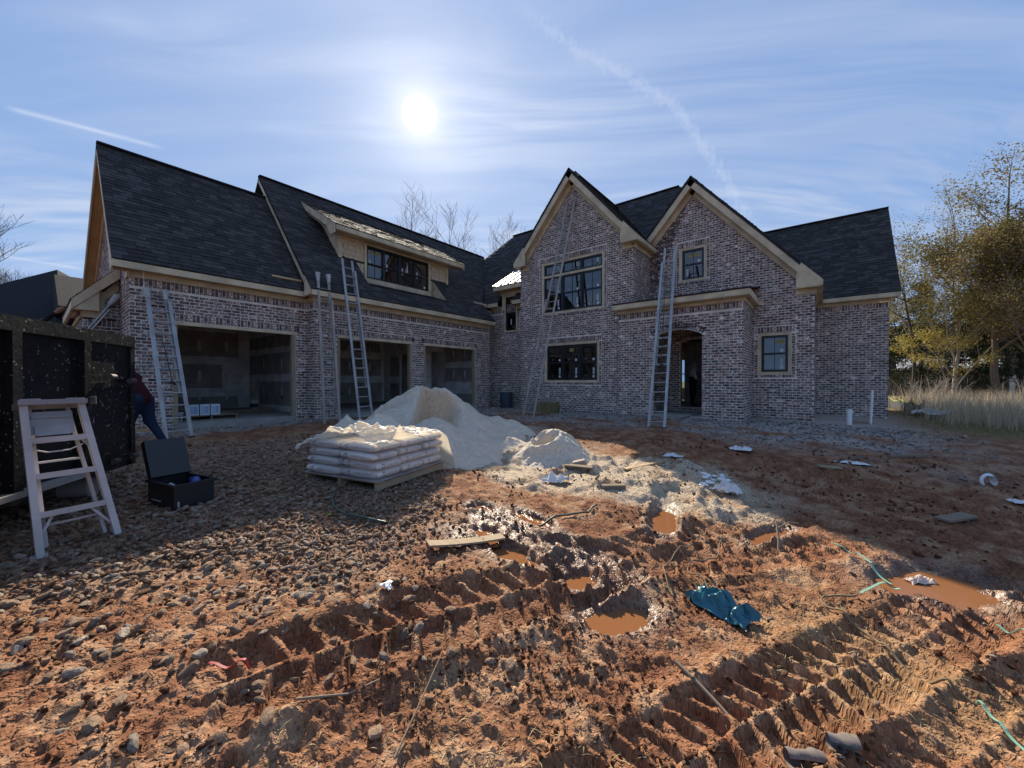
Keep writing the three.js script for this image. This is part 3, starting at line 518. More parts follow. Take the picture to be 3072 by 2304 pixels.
// ------------------------------------------------------------------ shed dormer over the double garage
trim('dormer_casing', (b) => b.box(-13.24, 6.12, -11.76, -13.16, 6.25, -6.7).box(-13.24, 5.35, -6.82, -13.155, 6.12, -6.7).box(-13.24, 5.35, -11.76, -13.155, 6.12, -11.66).box(-13.24, 4.72, -10.745, -13.15, 4.895, -7.69).box(-13.24, 4.895, -7.77, -13.15, 6.12, -7.69).box(-13.24, 4.895, -10.745, -13.15, 6.12, -10.66));
windowAt(V(-13.16, 0, -7.77), mZ3, X3, 0, 2.89, 4.895, 6.12, { set: 0, trim: 0.004, lay: (b, r) => b(r, 4, 1, 2), sx: 0.18, marks: (i) => ['syY', 's', 'sf', 'sw'][i] });
trim('dormer_fascia', (b) => b.box(-12.74, 6.19, -12.3, -12.71, 6.345, -6.4));
trim('dormer_soffit', (b) => b.box(-13.15, 6.17, -12.28, -12.742, 6.19, -6.4), M.soffit);
trim('dormer_rake', (b) => b.prism([V(-12.71, 6.345, -6.37), V(-12.71, 6.06, -6.37), V(-13.05, 6.06, -6.37), V(-13.3, 6.42, -6.37), V(-15.3, 7.62, -6.37), V(-15.3, 7.84, -6.37)].reverse(), V(0, 0, 0.025)));
trim('dormer_rake', (b) => b.prism([V(-12.71, 6.345, -12.34), V(-12.71, 6.1, -12.34), V(-15.3, 7.6, -12.34), V(-15.3, 7.84, -12.34)].reverse(), V(0, 0, 0.025)));
trim('dormer_rake_soffit', (b) => b.prism([V(-13.1, 6.2, -6.7), V(-15.3, 7.55, -6.7), V(-15.3, 7.57, -6.7), V(-13.1, 6.22, -6.7)], V(0, 0, 0.32)), M.soffit);
trim('dormer_cheek', (b) => b.prism([V(-13.2, 5.3, -6.74), V(-15.3, 7.58, -6.74), V(-13.2, 6.25, -6.74)].reverse(), V(0, 0, 0.02)).prism([V(-13.2, 5.3, -11.74), V(-15.3, 7.58, -11.74), V(-13.2, 6.25, -11.74)].reverse(), V(0, 0, 0.02)));
trim('dormer_backing', (b) => b.box(-13.28, 4.4, -7.69, -13.245, 6.2, -6.71).box(-13.28, 4.4, -11.75, -13.245, 6.2, -10.745).box(-13.28, 4.4, -10.745, -13.245, 4.8, -7.69));
{ // shingle siding, every piece its own
  const RD = rng(5), geos = [0, 1, 2, 3].map((k) => new MB().obox(V(0, 0, 0), V(0, 0, 0.16 + k * 0.035), V(-0.02, 0.185, 0), V(0.026, 0, 0)).geo());
  const side = sub('shingle_siding', house);
  const fill = (za, zb, ya, yb) => { for (let y = ya, r = 0; y < yb - 0.05; y += 0.175, r++) { let z = zb - (r % 2 ? 0.1 : 0); while (z > za) { const k = Math.floor(RD() * 4), w = 0.16 + k * 0.035; if (z - w >= za - 0.12) { const m = part('siding_shingle', geos[k], M.siding, side); const w2 = Math.min(w, z - za); m.position.set(-13.235, y, z - w2); m.scale.set(1, (Math.min(y + 0.185, yb) - y) / 0.185, w2 / w - 0.055); } z -= w; } } };
  fill(-7.69, -6.82, 4.55, 6.12); fill(-11.66, -10.75, 4.62, 6.12);
  for (let k = 0; k < 6; k++) part('siding_course', new MB().prism([V(-13.22, 5.32 + k * 0.15, -6.715), V(-13.2 - 0.13 * (k + 1) * 1.0, 5.32 + k * 0.15, -6.715), V(-13.2 - 0.13 * (k + 2) * 1.0, 5.46 + k * 0.15, -6.715), V(-13.22, 5.46 + k * 0.15, -6.715)].reverse(), V(0, 0, 0.012)).geo(), M.siding, side);
}
trim('pocket_cheek', (b) => b.prism([V(-13.15, 5.36, -10.92), V(-13.15, 4.66, -10.92), V(-12.24, 4.36, -10.92)].reverse(), V(0, 0, 0.02)).prism([V(-13.15, 5.36, -7.35), V(-13.15, 4.66, -7.35), V(-12.24, 4.36, -7.35)].reverse(), V(0, 0, 0.02)));

// ------------------------------------------------------------------ garages: slabs, casings, drywall
trim('garage_floor', (b) => b.box(-18.3, -0.25, -13.35, -12.2, 0, -5.4).box(-18.3, -0.25, -5.4, -12.62, 0, -1.6).box(XA - 0.1, -0.25, -5.03, XA - 0.02, 0.002, -2.17).box(XB - 0.1, -0.25, -9.02, XB - 0.02, 0.002, -6.12).box(XB - 0.1, -0.25, -12.47, XB - 0.02, 0.002, -9.56), M.concrete);
for (const [X, za, zb, yt] of [[XA, -5.05, -2.17, 2.565], [XB, -9.02, -6.12, 2.55], [XB, -12.47, -9.56, 2.55]]) {
  trim('door_casing', (b) => b.box(X - 0.16, yt - 0.085, za, X + 0.004, yt, zb));
  trim('door_jamb', (b) => b.box(X - 0.16, -0.02, za, X - 0.012, yt - 0.085, za + 0.1).box(X - 0.16, -0.02, zb - 0.1, X - 0.012, yt - 0.085, zb), M.lumber);
}
{
  const dry = sub('drywall', house), box = (name, m, ...a) => part(name, new MB().box(...a).geo(), m, dry);
  box('taped_wall', M.mud_coat, -18.3, 0, -13.3, -18.2, 3.15, -1.6);
  box('taped_wall', M.mud_coat, -18.19, 0, -5.62, -12.8, 3.15, -5.52);
  box('taped_wall', M.mud_coat, -18.19, 0, -13.34, -12.33, 3.15, -13.24);
  box('taped_wall', M.mud_coat, -18.19, 0, -11.82, -16.75, 3.15, -11.72);
  box('taped_wall', M.mud_coat, -15.9, 0, -11.82, -15.12, 3.15, -11.72);
  box('taped_wall', M.mud_coat, -16.75, 2.4, -11.82, -15.9, 3.15, -11.72);
  box('taped_wall', M.mud_coat, -15.22, 0, -12.4, -15.12, 3.15, -11.82);
  box('taped_wall', M.mud_coat, -15.22, 2.53, -13.2, -15.12, 3.15, -12.4);
  box('taped_wall', M.mud_coat, -18.2, 0, -1.7, -12.6, 3.15, -1.62);
  box('ceiling_board', M.drywall, -18.3, 3.15, -13.34, -12.35, 3.2, -5.5);
  box('ceiling_board', M.drywall, -18.3, 3.15, -5.5, -12.8, 3.2, -1.62);
  box('inner_wall', M.mud_coat, -12.78, 0, -2.17, -12.7, 3.15, -1.6); box('inner_wall', M.mud_coat, -12.78, 2.5, -5.05, -12.7, 3.15, -2.17);
  const panel = (...a) => box('bare_board', M.drywall, ...a);
  for (const [ya, yb, za, zb] of [[2.0, 2.95, -5.15, -2.2], [0.8, 1.7, -4.6, -2.4], [0.02, 0.47, -5.12, -2.0], [2.55, 3.05, -11.5, -6.2], [1.34, 2.2, -11.55, -6.0], [0.02, 0.98, -11.6, -6.3]]) panel(-18.198, ya, za, -18.193, yb, zb);
  for (const [ya, yb, xa, xb] of [[2.3, 2.75, -18.1, -13.3], [1.32, 2.08, -18.1, -13.3], [0.2, 1.05, -17.1, -13.3]]) panel(xa, ya, -5.518, xb, yb, -5.513);
  for (const [ya, yb, xa, xb] of [[2.02, 2.75, -15.0, -12.6], [1.04, 1.72, -15.05, -12.6], [0.03, 0.44, -15.0, -12.6]]) panel(xa, ya, -13.238, xb, yb, -13.233);
  panel(-17.6, 1.3, -11.718, -16.85, 2.3, -11.713); panel(-17.6, 0.2, -11.718, -16.85, 0.95, -11.713);
  const spot = new THREE.SphereGeometry(1, 8, 6), dab = (x, y, z, ax) => { const m = part('compound_patch', spot, M.mud_coat, dry); m.position.set(x, y, z); m.scale.set(ax ? 0.006 : 0.06, 0.22, ax ? 0.06 : 0.006); };
  for (const z of [-3.9, -4.75, -7.4, -8.6, -9.8, -10.9]) { dab(-18.193, 2.6 - 0.2 * (z > -5), z, 1); dab(-18.193, z > -5 ? 1.25 : 1.8, z, 1); dab(-18.193, 0.55, z, 1); }
  for (const x of [-16.6, -14.9]) { dab(x, 1.7, -5.513); dab(x, 0.65, -5.513); } for (const x of [-14.4, -13.6]) { dab(x, 1.4, -13.233); dab(x, 2.4, -13.233); }
  for (const [x, y, z] of [[-14.85, 0.5, -5.51], [-18.19, 0.45, -9.4]]) box('outlet_box', M.dark, x - 0.02, y - 0.05, z - 0.03, x + 0.025, y + 0.05, z + 0.03);
}
// rooms of the house
trim('room_floor', (b) => b.box(-18.3, -0.2, -18.45, -0.4, 0.08, -15.21), M.concrete); trim('room_floor', (b) => b.box(-18.3, -0.2, -22, 1.6, 0.08, -18.55), M.concrete);
trim('room_floor', (b) => b.box(-10.2, -0.2, -15.2, -5.6, 0.08, -13.56).box(-10.2, 2.9, -15.2, -5.4, 3.1, -13.56).box(-18.3, 2.9, -18.45, -0.4, 3.1, -15.21).box(-18.3, 2.9, -22, 1.6, 3.1, -18.55), M.drywall);
trim('room_wall', (b) => b.box(-8.4, 0.08, -19.6, -6.3, 2.9, -19.5).box(-5.1, 0.08, -19.6, 1.5, 2.9, -19.5).box(-6.3, 2.45, -19.6, -5.1, 2.9, -19.5), M.mud_coat);
{ const g = sub('back_window', house); new MB().box(-7.4, 0.7, -22.1, -7.3, 2.2, -22.04).box(-5.65, 0.7, -22.1, -5.55, 2.2, -22.04).box(-6.5, 0.7, -22.1, -6.45, 2.2, -22.04).box(-7.3, 1.42, -22.1, -5.65, 1.47, -22.04).build('frame', M.black, g); new MB().quad(V(-7.3, 0.7, -22.07), V(-5.65, 0.7, -22.07), V(-5.65, 2.2, -22.07), V(-7.3, 2.2, -22.07)).build('pane', M.glass, g); }
// loose ends on the walls: wires for lamps, a hank of string
const wireM = std({ color: rgb(0.6, 0.58, 0.55), roughness: 0.6 });
const loop = (c, r, ax, n = 16) => { const p = []; for (let i = 0; i <= n; i++) { const a = i / n * 5.9; p.push(ax ? V(c.x + 0.02 + 0.02 * Math.sin(a), c.y + r * Math.sin(a), c.z + r * Math.cos(a)) : V(c.x + r * Math.cos(a), c.y + r * Math.sin(a), c.z + 0.03 + 0.02 * Math.sin(a))); } return p; };
for (const [c, r, ax] of [[V(XA + 0.01, 2.98, -4.0), 0.05, 1], [V(XB + 0.01, 2.9, -7.9), 0.05, 1], [V(XB + 0.01, 2.95, -11.1), 0.05, 1], [V(-5.1, 1.95, ZP + 0.01), 0.07, 0], [V(-2.35, 1.98, ZP + 0.01), 0.07, 0], [V(-2.15, 3.5, -12.74), 0.075, 0]]) trim('lamp_wire', (b) => b.tube(loop(c, r, ax), 0.006, 5), wireM);
trim('string_hank', (b) => { b.tube([V(-12.3, 3.62, -1.62), V(-12.3, 3.3, -1.62)], 0.006, 5); for (let i = 0; i < 7; i++) b.tube([V(-12.3, 3.32, -1.62), V(-12.3 + 0.03 * Math.cos(i), 3.16, -1.62 + 0.035 * Math.sin(i * 1.7)), V(-12.3, 3.04 - 0.02 * (i % 3), -1.62 + 0.04 * Math.sin(i))], 0.006, 4); }, wireM);
// ------------------------------------------------------------------ the ground: graded red clay, ruts, tyre prints, puddles
const baseY = (x, z) => { const d = Math.max(-x, -z - 0.8); return -0.53 + 0.38 * smooth(2, 12.2, d) - 0.24 * smooth(-2.8, -0.5, x) * smooth(-12.5, -7.5, z) - 0.2 * smooth(-1, 6, x) * smooth(6, 14, -z) + 0.25 * smooth(16, 60, Math.hypot(x, z)); };
const seg = (x, z, P) => { // nearest place on a polyline: distance (signed), length along
  let best = 1e9, sd = 0, al = 0, acc = 0;
  for (let i = 0; i + 1 < P.length; i++) { const [ax, az] = P[i], [bx, bz] = P[i + 1], dx = bx - ax, dz = bz - az, L = Math.hypot(dx, dz), t = clamp(((x - ax) * dx + (z - az) * dz) / (L * L), 0, 1), ex = x - ax - dx * t, ez = z - az - dz * t, e = Math.hypot(ex, ez); if (e < best) { best = e; sd = e * Math.sign(dx * ez - dz * ex); al = acc + t * L; } acc += L; }
  return [sd, al, acc];
};
const TRACKS = [ // [line, half width, lug spacing, depth]
  [[[-2.56, -0.35], [-2.32, -1.07], [-2.05, -1.92], [-1.71, -2.84], [-1.17, -4.23], [-0.23, -6.24]], 0.3, 0.21, 0.042],
  [[[-0.86, -1.08], [-0.48, -2.01], [-0.02, -2.93], [0.44, -3.78], [1.06, -4.85], [1.82, -6.02]], 0.27, 0.17, 0.042],
  [[[0.12, -1.61], [0.4, -2.53], [0.86, -3.39], [1.43, -4.23], [2.28, -5.24]], 0.22, 0.155, 0.03],
  [[[-1.37, -4.28], [-1.53, -4.92], [-1.68, -5.54]], 0.16, 0.4, 0.035],
  [[[-3.4, -3.1], [-2.25, -3.01], [-1.32, -3.59], [0.45, -5.68]], 0.2, 0.17, 0.025],
  [[[2.95, -6.35], [1.81, -7.25], [0.22, -8.3], [-1.58, -9.07]], 0.24, 0.17, 0.03],
];
const PUDDLES = [ // [x, z, half length, half width, turn of the long side (rad from +x), depth]
  [-1.21, -2.79, 0.25, 0.15, -0.9, 0.05], [-1.52, -4.91, 0.48, 0.135, 1.36, 0.07], [0.8, -5.04, 0.42, 0.26, -0.75, 0.07], [-0.46, -5.33, 0.36, 0.10, -1.22, 0.05],
  [-3.32, -3.5, 0.16, 0.12, 0, 0.04], [-2.29, -2.85, 0.24, 0.10, 0.2, 0.045], [-1.64, -2.99, 0.13, 0.10, -1.1, 0.045], [-2.61, -3.61, 0.28, 0.1, 0.3, 0.04], [-2.75, -3, 0.2, 0.09, 0.5, 0.04],
];
let puddleBase = 0; // base height of the puddle that puddleAt found last
const puddleAt = (x, z) => { let best = 9; for (const P of PUDDLES) { const [px, pz, a, b, t] = P, dx = x - px, dz = z - pz; if (Math.abs(dx) > 1.3 || Math.abs(dz) > 1.3) continue; const c = Math.cos(t), s = Math.sin(t), u = (dx * c + dz * s) / a, v = (-dx * s + dz * c) / b, e = Math.hypot(u, v); if (e < best) { best = e; puddleBase = P[6] ??= baseY(px, pz); } } return best; };
const inPoly = (x, z, P) => { let c = false; for (let i = 0, j = P.length - 1; i < P.length; j = i++) { const [a, b] = P[i], [d, e] = P[j]; if ((b > z) !== (e > z) && x < (d - a) * (z - b) / (e - b) + a) c = !c; } return c; };
const edgeDist = (x, z, P) => { let m = 1e9; P.forEach(([a, b], i) => { const [d, e] = P[(i + 1) % P.length], L2 = (d - a) ** 2 + (e - b) ** 2, t = clamp(((x - a) * (d - a) + (z - b) * (e - b)) / L2, 0, 1); m = Math.min(m, Math.hypot(x - a - (d - a) * t, z - b - (e - b) * t)); }); return inPoly(x, z, P) ? m : -m; };
const GRAVEL = [[-5.0, -4.3], [-3.85, -3.3], [-2.95, -2.3], [-3.2, -1.5], [-3.8, -0.9], [-4.6, 0.2], [-6, 1.4], [-9, 0.5], [-9.8, -2.5], [-8.6, -4.6], [-6.4, -5.2]];
const gravelMask = (x, z) => smooth(-0.3, 0.5, edgeDist(x, z, GRAVEL) + 1.0 * (fbm(x * 1.3 + 3, z * 1.3, 3) - 0.5));
const debrisMask = (x, z) => { // lime, mortar and chips swept out along the foot of the walls
  const front = smooth(-8.9, -11.6, z + 1.2 * (fbm(x * 0.7, z * 0.9 + 5, 3) - 0.5) * 2) * smooth(-13.5, -10.5, x) * smooth(3.2, 0.5, x);
  const gar = smooth(-10.8, -11.9, x + 0.8 * (fbm(x * 0.8 + 9, z * 0.8, 3) - 0.5) * 2) * smooth(-13.4, -12, z) * smooth(0.4, -0.8, z);
  return clamp(Math.max(front, gar) * smooth(0.3, 0.62, fbm(x * 1.1 + 2, z * 1.6, 4, 0.6) + 0.18 * Math.max(smooth(-11.6, -13, z), smooth(-11.6, -12.4, x))), 0, 1);
};
const sandMask = (x, z) => { const a = Math.hypot((x + 6.8) / 3.2, (z + 6.4) / 2.6), b = Math.hypot((x + 3.4) / 2.5, (z + 5.75) / 1.25), c = Math.hypot((x + 2.0) / 1.7, (z + 6.3) / 1.3); return smooth(1.15, 0.7, Math.min(a, b, c) + 0.5 * (fbm(x * 1.1, z * 1.1 + 8, 4) - 0.5)); };
const grassMask = (x, z) => clamp(smooth(1.4, 3.6, x) * smooth(-12, -17, z) + smooth(3.6, 6.5, x + 0.5 * (fbm(x * 0.5, z * 0.5, 2) - 0.5)) * smooth(-6, -10, z) + smooth(26, 34, Math.hypot(x, z)) * smooth(0.35, 0.6, fbm(x * 0.08, z * 0.08, 2) + 0.3), 0, 1);
const strawMask = (x, z) => smooth(0.42, 0.62, fbm(x * 0.9 + 31, z * 0.9 + 7, 3)) * smooth(-1.2, 0.4, x) * smooth(-5, -3.4, z) + 0.3 * smooth(0.5, 0.7, fbm(x * 1.4 + 3, z * 1.4, 2));
function groundAt(x, z) {
  const r = Math.hypot(x, z);
  let y = baseY(x, z);
  if (r > 60) return { y: y + 0.3 * (fbm(x * 0.03, z * 0.03, 3) - 0.5), track: 0, pud: 9, wall: 0 };
  const pd = puddleAt(x, z), pb = puddleBase, near = smooth(22, 9, r);
  const calm = smooth(0.6, 1.5, pd);
  y = mix(y, pb, pd < 3 ? smooth(2.8, 1.5, pd) : 0);
  y += 0.10 * (fbm(x * 0.55 + 4, z * 0.55, 3) - 0.5) * calm;
  const rough = 0.55 + 0.9 * fbm(x * 0.8 + 13, z * 0.8 - 4, 2);
  const sandy = r < 14 ? sandMask(x, z) : 0;
  let det = 0.024 * (ridge(x * 2.3, z * 2.3, 3) - 0.5) * rough + 0.026 * (fbm(x * 5.5, z * 5.5, 3) - 0.5) * rough;
  const cl = fbm(x * 13 + 7, z * 13, 3, 0.6); det += 0.026 * smooth(0.56, 0.8, cl) * rough; det -= 0.02 * smooth(0.42, 0.25, cl);
  det += 0.018 * (fbm(x * 34, z * 34, 2) - 0.5);
  det = det * near * (1 - 0.35 * sandy) + sandy * near * (0.10 * smooth(0.5, 0.8, fbm(x * 3.1, z * 3.1 + 2, 3)) - 0.05 * smooth(0.45, 0.3, fbm(x * 4.1 + 8, z * 4.1, 2)));
  let tk = 0;
  if (r < 11) for (const [P, w, sp, dp] of TRACKS) {
    const [sd, al, tot] = seg(x, z, P), t = sd / w;
    if (Math.abs(t) > 1.8 || al < 0.01 || al > tot - 0.01) continue;
    const fade = smooth(0, 0.35, al) * smooth(tot, tot - 0.4, al) * (0.8 + 0.35 * smooth(0.3, 0.6, fbm(al * 1.3 + w * 40, 3 + w * 9, 2)));
    const core = smooth(1.08, 0.9, Math.abs(t)), ph = al / sp + 0.5 * Math.abs(t) + (t > 0 ? 0.5 : 0) + 0.22 * (fbm(x * 3.5, z * 3.5, 3) - 0.5), f = ph - Math.floor(ph);
    const lug = smooth(0.0, 0.07, f) * smooth(0.84, 0.75, f) * smooth(0.05, 0.13, Math.abs(t)) * (0.75 + 0.35 * smooth(0.3, 0.6, fbm(x * 7 + 1, z * 7, 2)));
    const berm = smooth(0.95, 1.15, Math.abs(t)) * smooth(1.75, 1.25, Math.abs(t));
    det = mix(det, det * 0.18, core * fade * (0.4 + 0.6 * lug));
    det += fade * (core * (-dp * 0.8 * lug + dp * 0.45 * (1 - lug)) + berm * dp * (0.2 + 1.3 * fbm(x * 8, z * 8, 3)));
    tk = Math.max(tk, core * fade * lug);
  }
  y += det;
  if (pd < 1.9) { // a bowl whose bottom lies under the water, pads of mud beside it
    const k = smooth(1.55, 0.75, pd + 1.3 * (fbm(x * 6, z * 6 + 3, 4) - 0.5));
    y = mix(y, pb - 0.065, k);
  }
  return { y, track: tk, pud: pd, sandy };
}
const HM = new Map();
const groundY = (x, z) => groundAt(x, z).y;
const wetAt = (x, z) => { // wetness of the clay, 0..1
  let w = smooth(2.3, 1.0, puddleAt(x, z));
  w = Math.max(w, 0.9 * smooth(0.95, 0.35, Math.hypot((x + 2.75) / 0.85, (z + 3.15) / 0.8) + 0.6 * (fbm(x * 3, z * 3, 3) - 0.5)), 0.85 * smooth(1, 0.4, Math.hypot((x + 1.75) / 0.9, (z + 3.2) / 0.55) + 0.6 * (fbm(x * 3 + 5, z * 3, 3) - 0.5)));
  return clamp(w, 0, 1);
};
const wetTex = (() => { const n = 1024, d = new Uint8Array(n * n * 4); for (let j = 0; j < n; j++) for (let i = 0; i < n; i++) { const x = -8 + 12 * i / n, z = -9 + 12 * j / n, inb = smooth(0, 40, Math.min(i, j, n - i, n - j)), w = wetAt(x, z) * inb, k = (j * n + i) * 4; d[k] = d[k + 1] = d[k + 2] = 255 * clamp(mix(0.93, 0.26 + 0.22 * vnoise(x * 60, z * 60), w), 0, 1); d[k + 3] = 255 * mix(0.3, 1, w); } const t = new THREE.DataTexture(d, n, n); t.magFilter = t.minFilter = THREE.LinearFilter; t.wrapS = t.wrapT = THREE.ClampToEdgeWrapping; t.channel = 1; t.needsUpdate = true; return t; })();
const soilBump = dataTex(512, (u, v) => { const a = tfbm(u, v, 28, 5, 0.66, 60), b = smooth(0.5, 0.8, tfbm(u, v, 60, 3, 0.6, 71)); return 0.55 * a + 0.45 * b; }, false, 1);
const soilTex = dataTex(512, (u, v) => { const a = tfbm(u, v, 40, 4, 0.7, 81), s = smooth(0.66, 0.78, tfbm(u, v, 120, 2, 0.5, 90)); const k = 0.62 + 0.5 * a + 0.55 * s; return [k * 0.72, k * 0.72, k * 0.72]; }, false, 0.8);
const groundM = std({ color: rgb(1.25, 1.25, 1.25), vertexColors: true, map: soilTex, roughness: 1, roughnessMap: wetTex, specularIntensity: 1, specularIntensityMap: wetTex, bumpMap: soilBump, bumpScale: 0.03 });
let ground;
{
  const F = Math.atan2(-0.6266, -0.7793), th = [];
  for (let a = -180; a < -64; a += 6) th.push(a); for (let a = -64; a < 64; a += 0.3) th.push(a); for (let a = 64; a < 180; a += 6) th.push(a);
  const rr = [0.25]; for (let r = 0.62; r < 44; r *= 1.0068) rr.push(r); for (let r = 46; r < 480; r *= 1.13) rr.push(r);
  const nT = th.length, nR = rr.length, pos = new Float32Array(nT * nR * 3), col = new Float32Array(nT * nR * 3), uv = new Float32Array(nT * nR * 2), uv1 = new Float32Array(nT * nR * 2), idx = [];
  for (let j = 0; j < nR; j++) for (let i = 0; i < nT; i++) {
    const a = F - th[i] * Math.PI / 180, x = Math.sin(a) * rr[j], z = Math.cos(a) * rr[j], k = j * nT + i, g = groundAt(x, z), r = rr[j];
    pos.set([x, g.y, z], k * 3); uv.set([x, z], k * 2); uv1.set([(x + 8) / 12, (z + 9) / 12], k * 2);
    // what the soil is made of here
    const n1 = fbm(x * 1.7, z * 1.7, 4), n2 = fbm(x * 6.5 + 9, z * 6.5, 3);
    let c = [mix(0.25, 0.35, n1), mix(0.105, 0.168, n1), mix(0.052, 0.088, n1)];
    const lerp = (d, t) => { c = c.map((v, q) => mix(v, d[q], clamp(t, 0, 1))); };
    lerp([0.44, 0.265, 0.155], 0.75 * smooth(0.5, 0.72, n2) * (1 - g.track));           // dry crumbs, sand and straw dust
    lerp([0.17, 0.062, 0.03], 0.6 * smooth(0.5, 0.3, n2));                           // dark damp clods
    if (r < 14) { lerp([0.56, 0.44, 0.31], sandMask(x, z) * (0.45 + 0.55 * smooth(0.3, 0.5, fbm(x * 4, z * 4, 3)))); lerp([0.33, 0.21, 0.15], 0.5 * gravelMask(x, z)); }
    lerp([0.52, 0.46, 0.40], 0.85 * debrisMask(x, z));
    lerp([0.42, 0.28, 0.14], 0.3 * (r < 9 ? strawMask(x, z) : 0));
    if (r > 9) lerp([mix(0.13, 0.30, n1), mix(0.13, 0.24, n1), mix(0.035, 0.11, n1)], 0.92 * grassMask(x, z));
    if (r < 11) { const w = wetAt(x, z); c = c.map((v) => v * mix(1, 0.62, w)); }
    col.set(c, k * 3);
  }
  for (let j = 0; j + 1 < nR; j++) for (let i = 0; i < nT; i++) { const a = j * nT + i, b = j * nT + (i + 1) % nT, c = a + nT, d = b + nT; idx.push(a, b, c, b, d, c); }
  { const F0 = idx.length; for (let i = 1; i + 1 < nT; i++) idx.push(0, i + 1, i); }
  const g = new THREE.BufferGeometry(); g.setAttribute('position', new THREE.BufferAttribute(pos, 3)); g.setAttribute('color', new THREE.BufferAttribute(col, 3)); g.setAttribute('uv', new THREE.BufferAttribute(uv, 2)); g.setAttribute('uv1', new THREE.BufferAttribute(uv1, 2)); g.setIndex(idx);
  g.computeVertexNormals();
  const nrm = g.attributes.normal; if (nrm.getY(nT * 5) < 0) { for (let i = 0; i < idx.length; i += 3) { const t = idx[i]; idx[i] = idx[i + 1]; idx[i + 1] = t; } g.setIndex(idx); g.computeVertexNormals(); }
  ground = part('ground', g, groundM, scene); tag(ground, 'red clay ground churned by tyres, with gravel, sand and mud', 'ground', null, 'structure'); delete ground.userData.category;
}
console.log('ground done');
// ------------------------------------------------------------------ water
const waterM = new THREE.MeshPhysicalMaterial({ color: rgb(0.24, 0.10, 0.04), roughness: 0.03, metalness: 0, ior: 1.33, bumpMap: bumpTex, bumpScale: 0.0006 });
const waterLevel = [];
PUDDLES.forEach(([x, z, a, b, t], i) => {
  const labels = ['orange rain puddle beside the tyre prints in the middle of the yard', 'long narrow puddle standing in a wheel rut', 'large orange puddle with a floating white bag', 'orange water lying in a track near the shadow edge', 'small puddle nearest the sand', 'puddle beside the warped plank', 'small puddle caught in the tread of the tyre print', 'shallow puddle in glistening mud below the white sack', 'thin puddle at the edge of the gravel'];
  const s = new THREE.Shape(), n = 40; for (let k = 0; k < n; k++) { const w = k / n * 2 * Math.PI, rr = 1.45; const px = Math.cos(w) * a * rr, pz = Math.sin(w) * b * rr; k ? s.lineTo(px, pz) : s.moveTo(px, pz); }
  const g = new THREE.ShapeGeometry(s); g.rotateX(Math.PI / 2); g.rotateY(-t); let lv = baseY(x, z) - 0.032; for (let k = 0; k < 48; k++) { const w = k / 48 * 2 * Math.PI, u = Math.cos(w) * a * 1.42, v = Math.sin(w) * b * 1.42; lv = Math.min(lv, groundY(x + u * Math.cos(t) - v * Math.sin(t), z + u * Math.sin(t) + v * Math.cos(t)) - 0.006); } waterLevel.push(lv = Math.max(lv, baseY(x, z) - 0.05)); g.translate(x, lv, z);
  solo('puddle', g, waterM, labels[i], 'puddle', 'rain puddles in the clay').userData.kind = 'thing';
});
// ------------------------------------------------------------------ stones
const RG = rng(404);
const stoneGeos = [0, 1, 2, 3, 4, 5].map((k) => { const r = rng(900 + k); let g = new THREE.IcosahedronGeometry(1, 1); g.deleteAttribute('uv'); g = mergeVertices(g); const p = g.attributes.position; const ax = [1, 0.55 + 0.2 * r(), 0.7 + 0.2 * r()], cuts = Array.from({ length: 7 }, () => [norm(r() - 0.5, r() - 0.5, r() - 0.5), 0.62 + 0.25 * r()]); for (let i = 0; i < p.count; i++) { const v = V().fromBufferAttribute(p, i); for (const [n, d] of cuts) { const e = v.dot(n); if (e > d) v.addScaledVector(n, d - e); } v.multiplyScalar(0.92 + 0.16 * r()); p.setXYZ(i, v.x * ax[0], v.y * ax[1], v.z * ax[2]); } g = g.toNonIndexed(); const u = []; for (let i = 0; i < g.attributes.position.count; i++) u.push(g.attributes.position.getX(i), g.attributes.position.getZ(i) + g.attributes.position.getY(i)); g.setAttribute('uv', new THREE.Float32BufferAttribute(u, 2)); g.computeVertexNormals(); return g; });
const stoneM = std({ color: rgb(1, 1, 1), map: blotchTex, roughness: 0.9, bumpMap: bumpTex, bumpScale: 0.04 });
function scatter(name, label, category, mats, list) { // list of {p, s, q, c, k}
  const g = thing(name, label, category); g.userData.kind = 'stuff'; const by = stoneGeos.map(() => []);
  list.forEach((e) => by[e.k].push(e));
  by.forEach((es, k) => { if (!es.length) return; const im = shade(new THREE.InstancedMesh(stoneGeos[k], mats, es.length)); im.name = name + '_shape'; es.forEach((e, i) => { im.setMatrixAt(i, new THREE.Matrix4().compose(e.p, e.q, e.s)); im.setColorAt(i, rgb(...e.c)); }); g.add(im); });
  return g;
}
const spin = (tilt = 0.6) => new THREE.Quaternion().setFromEuler(new THREE.Euler((RG() - 0.5) * tilt * 2, RG() * 6.28, (RG() - 0.5) * tilt * 2));
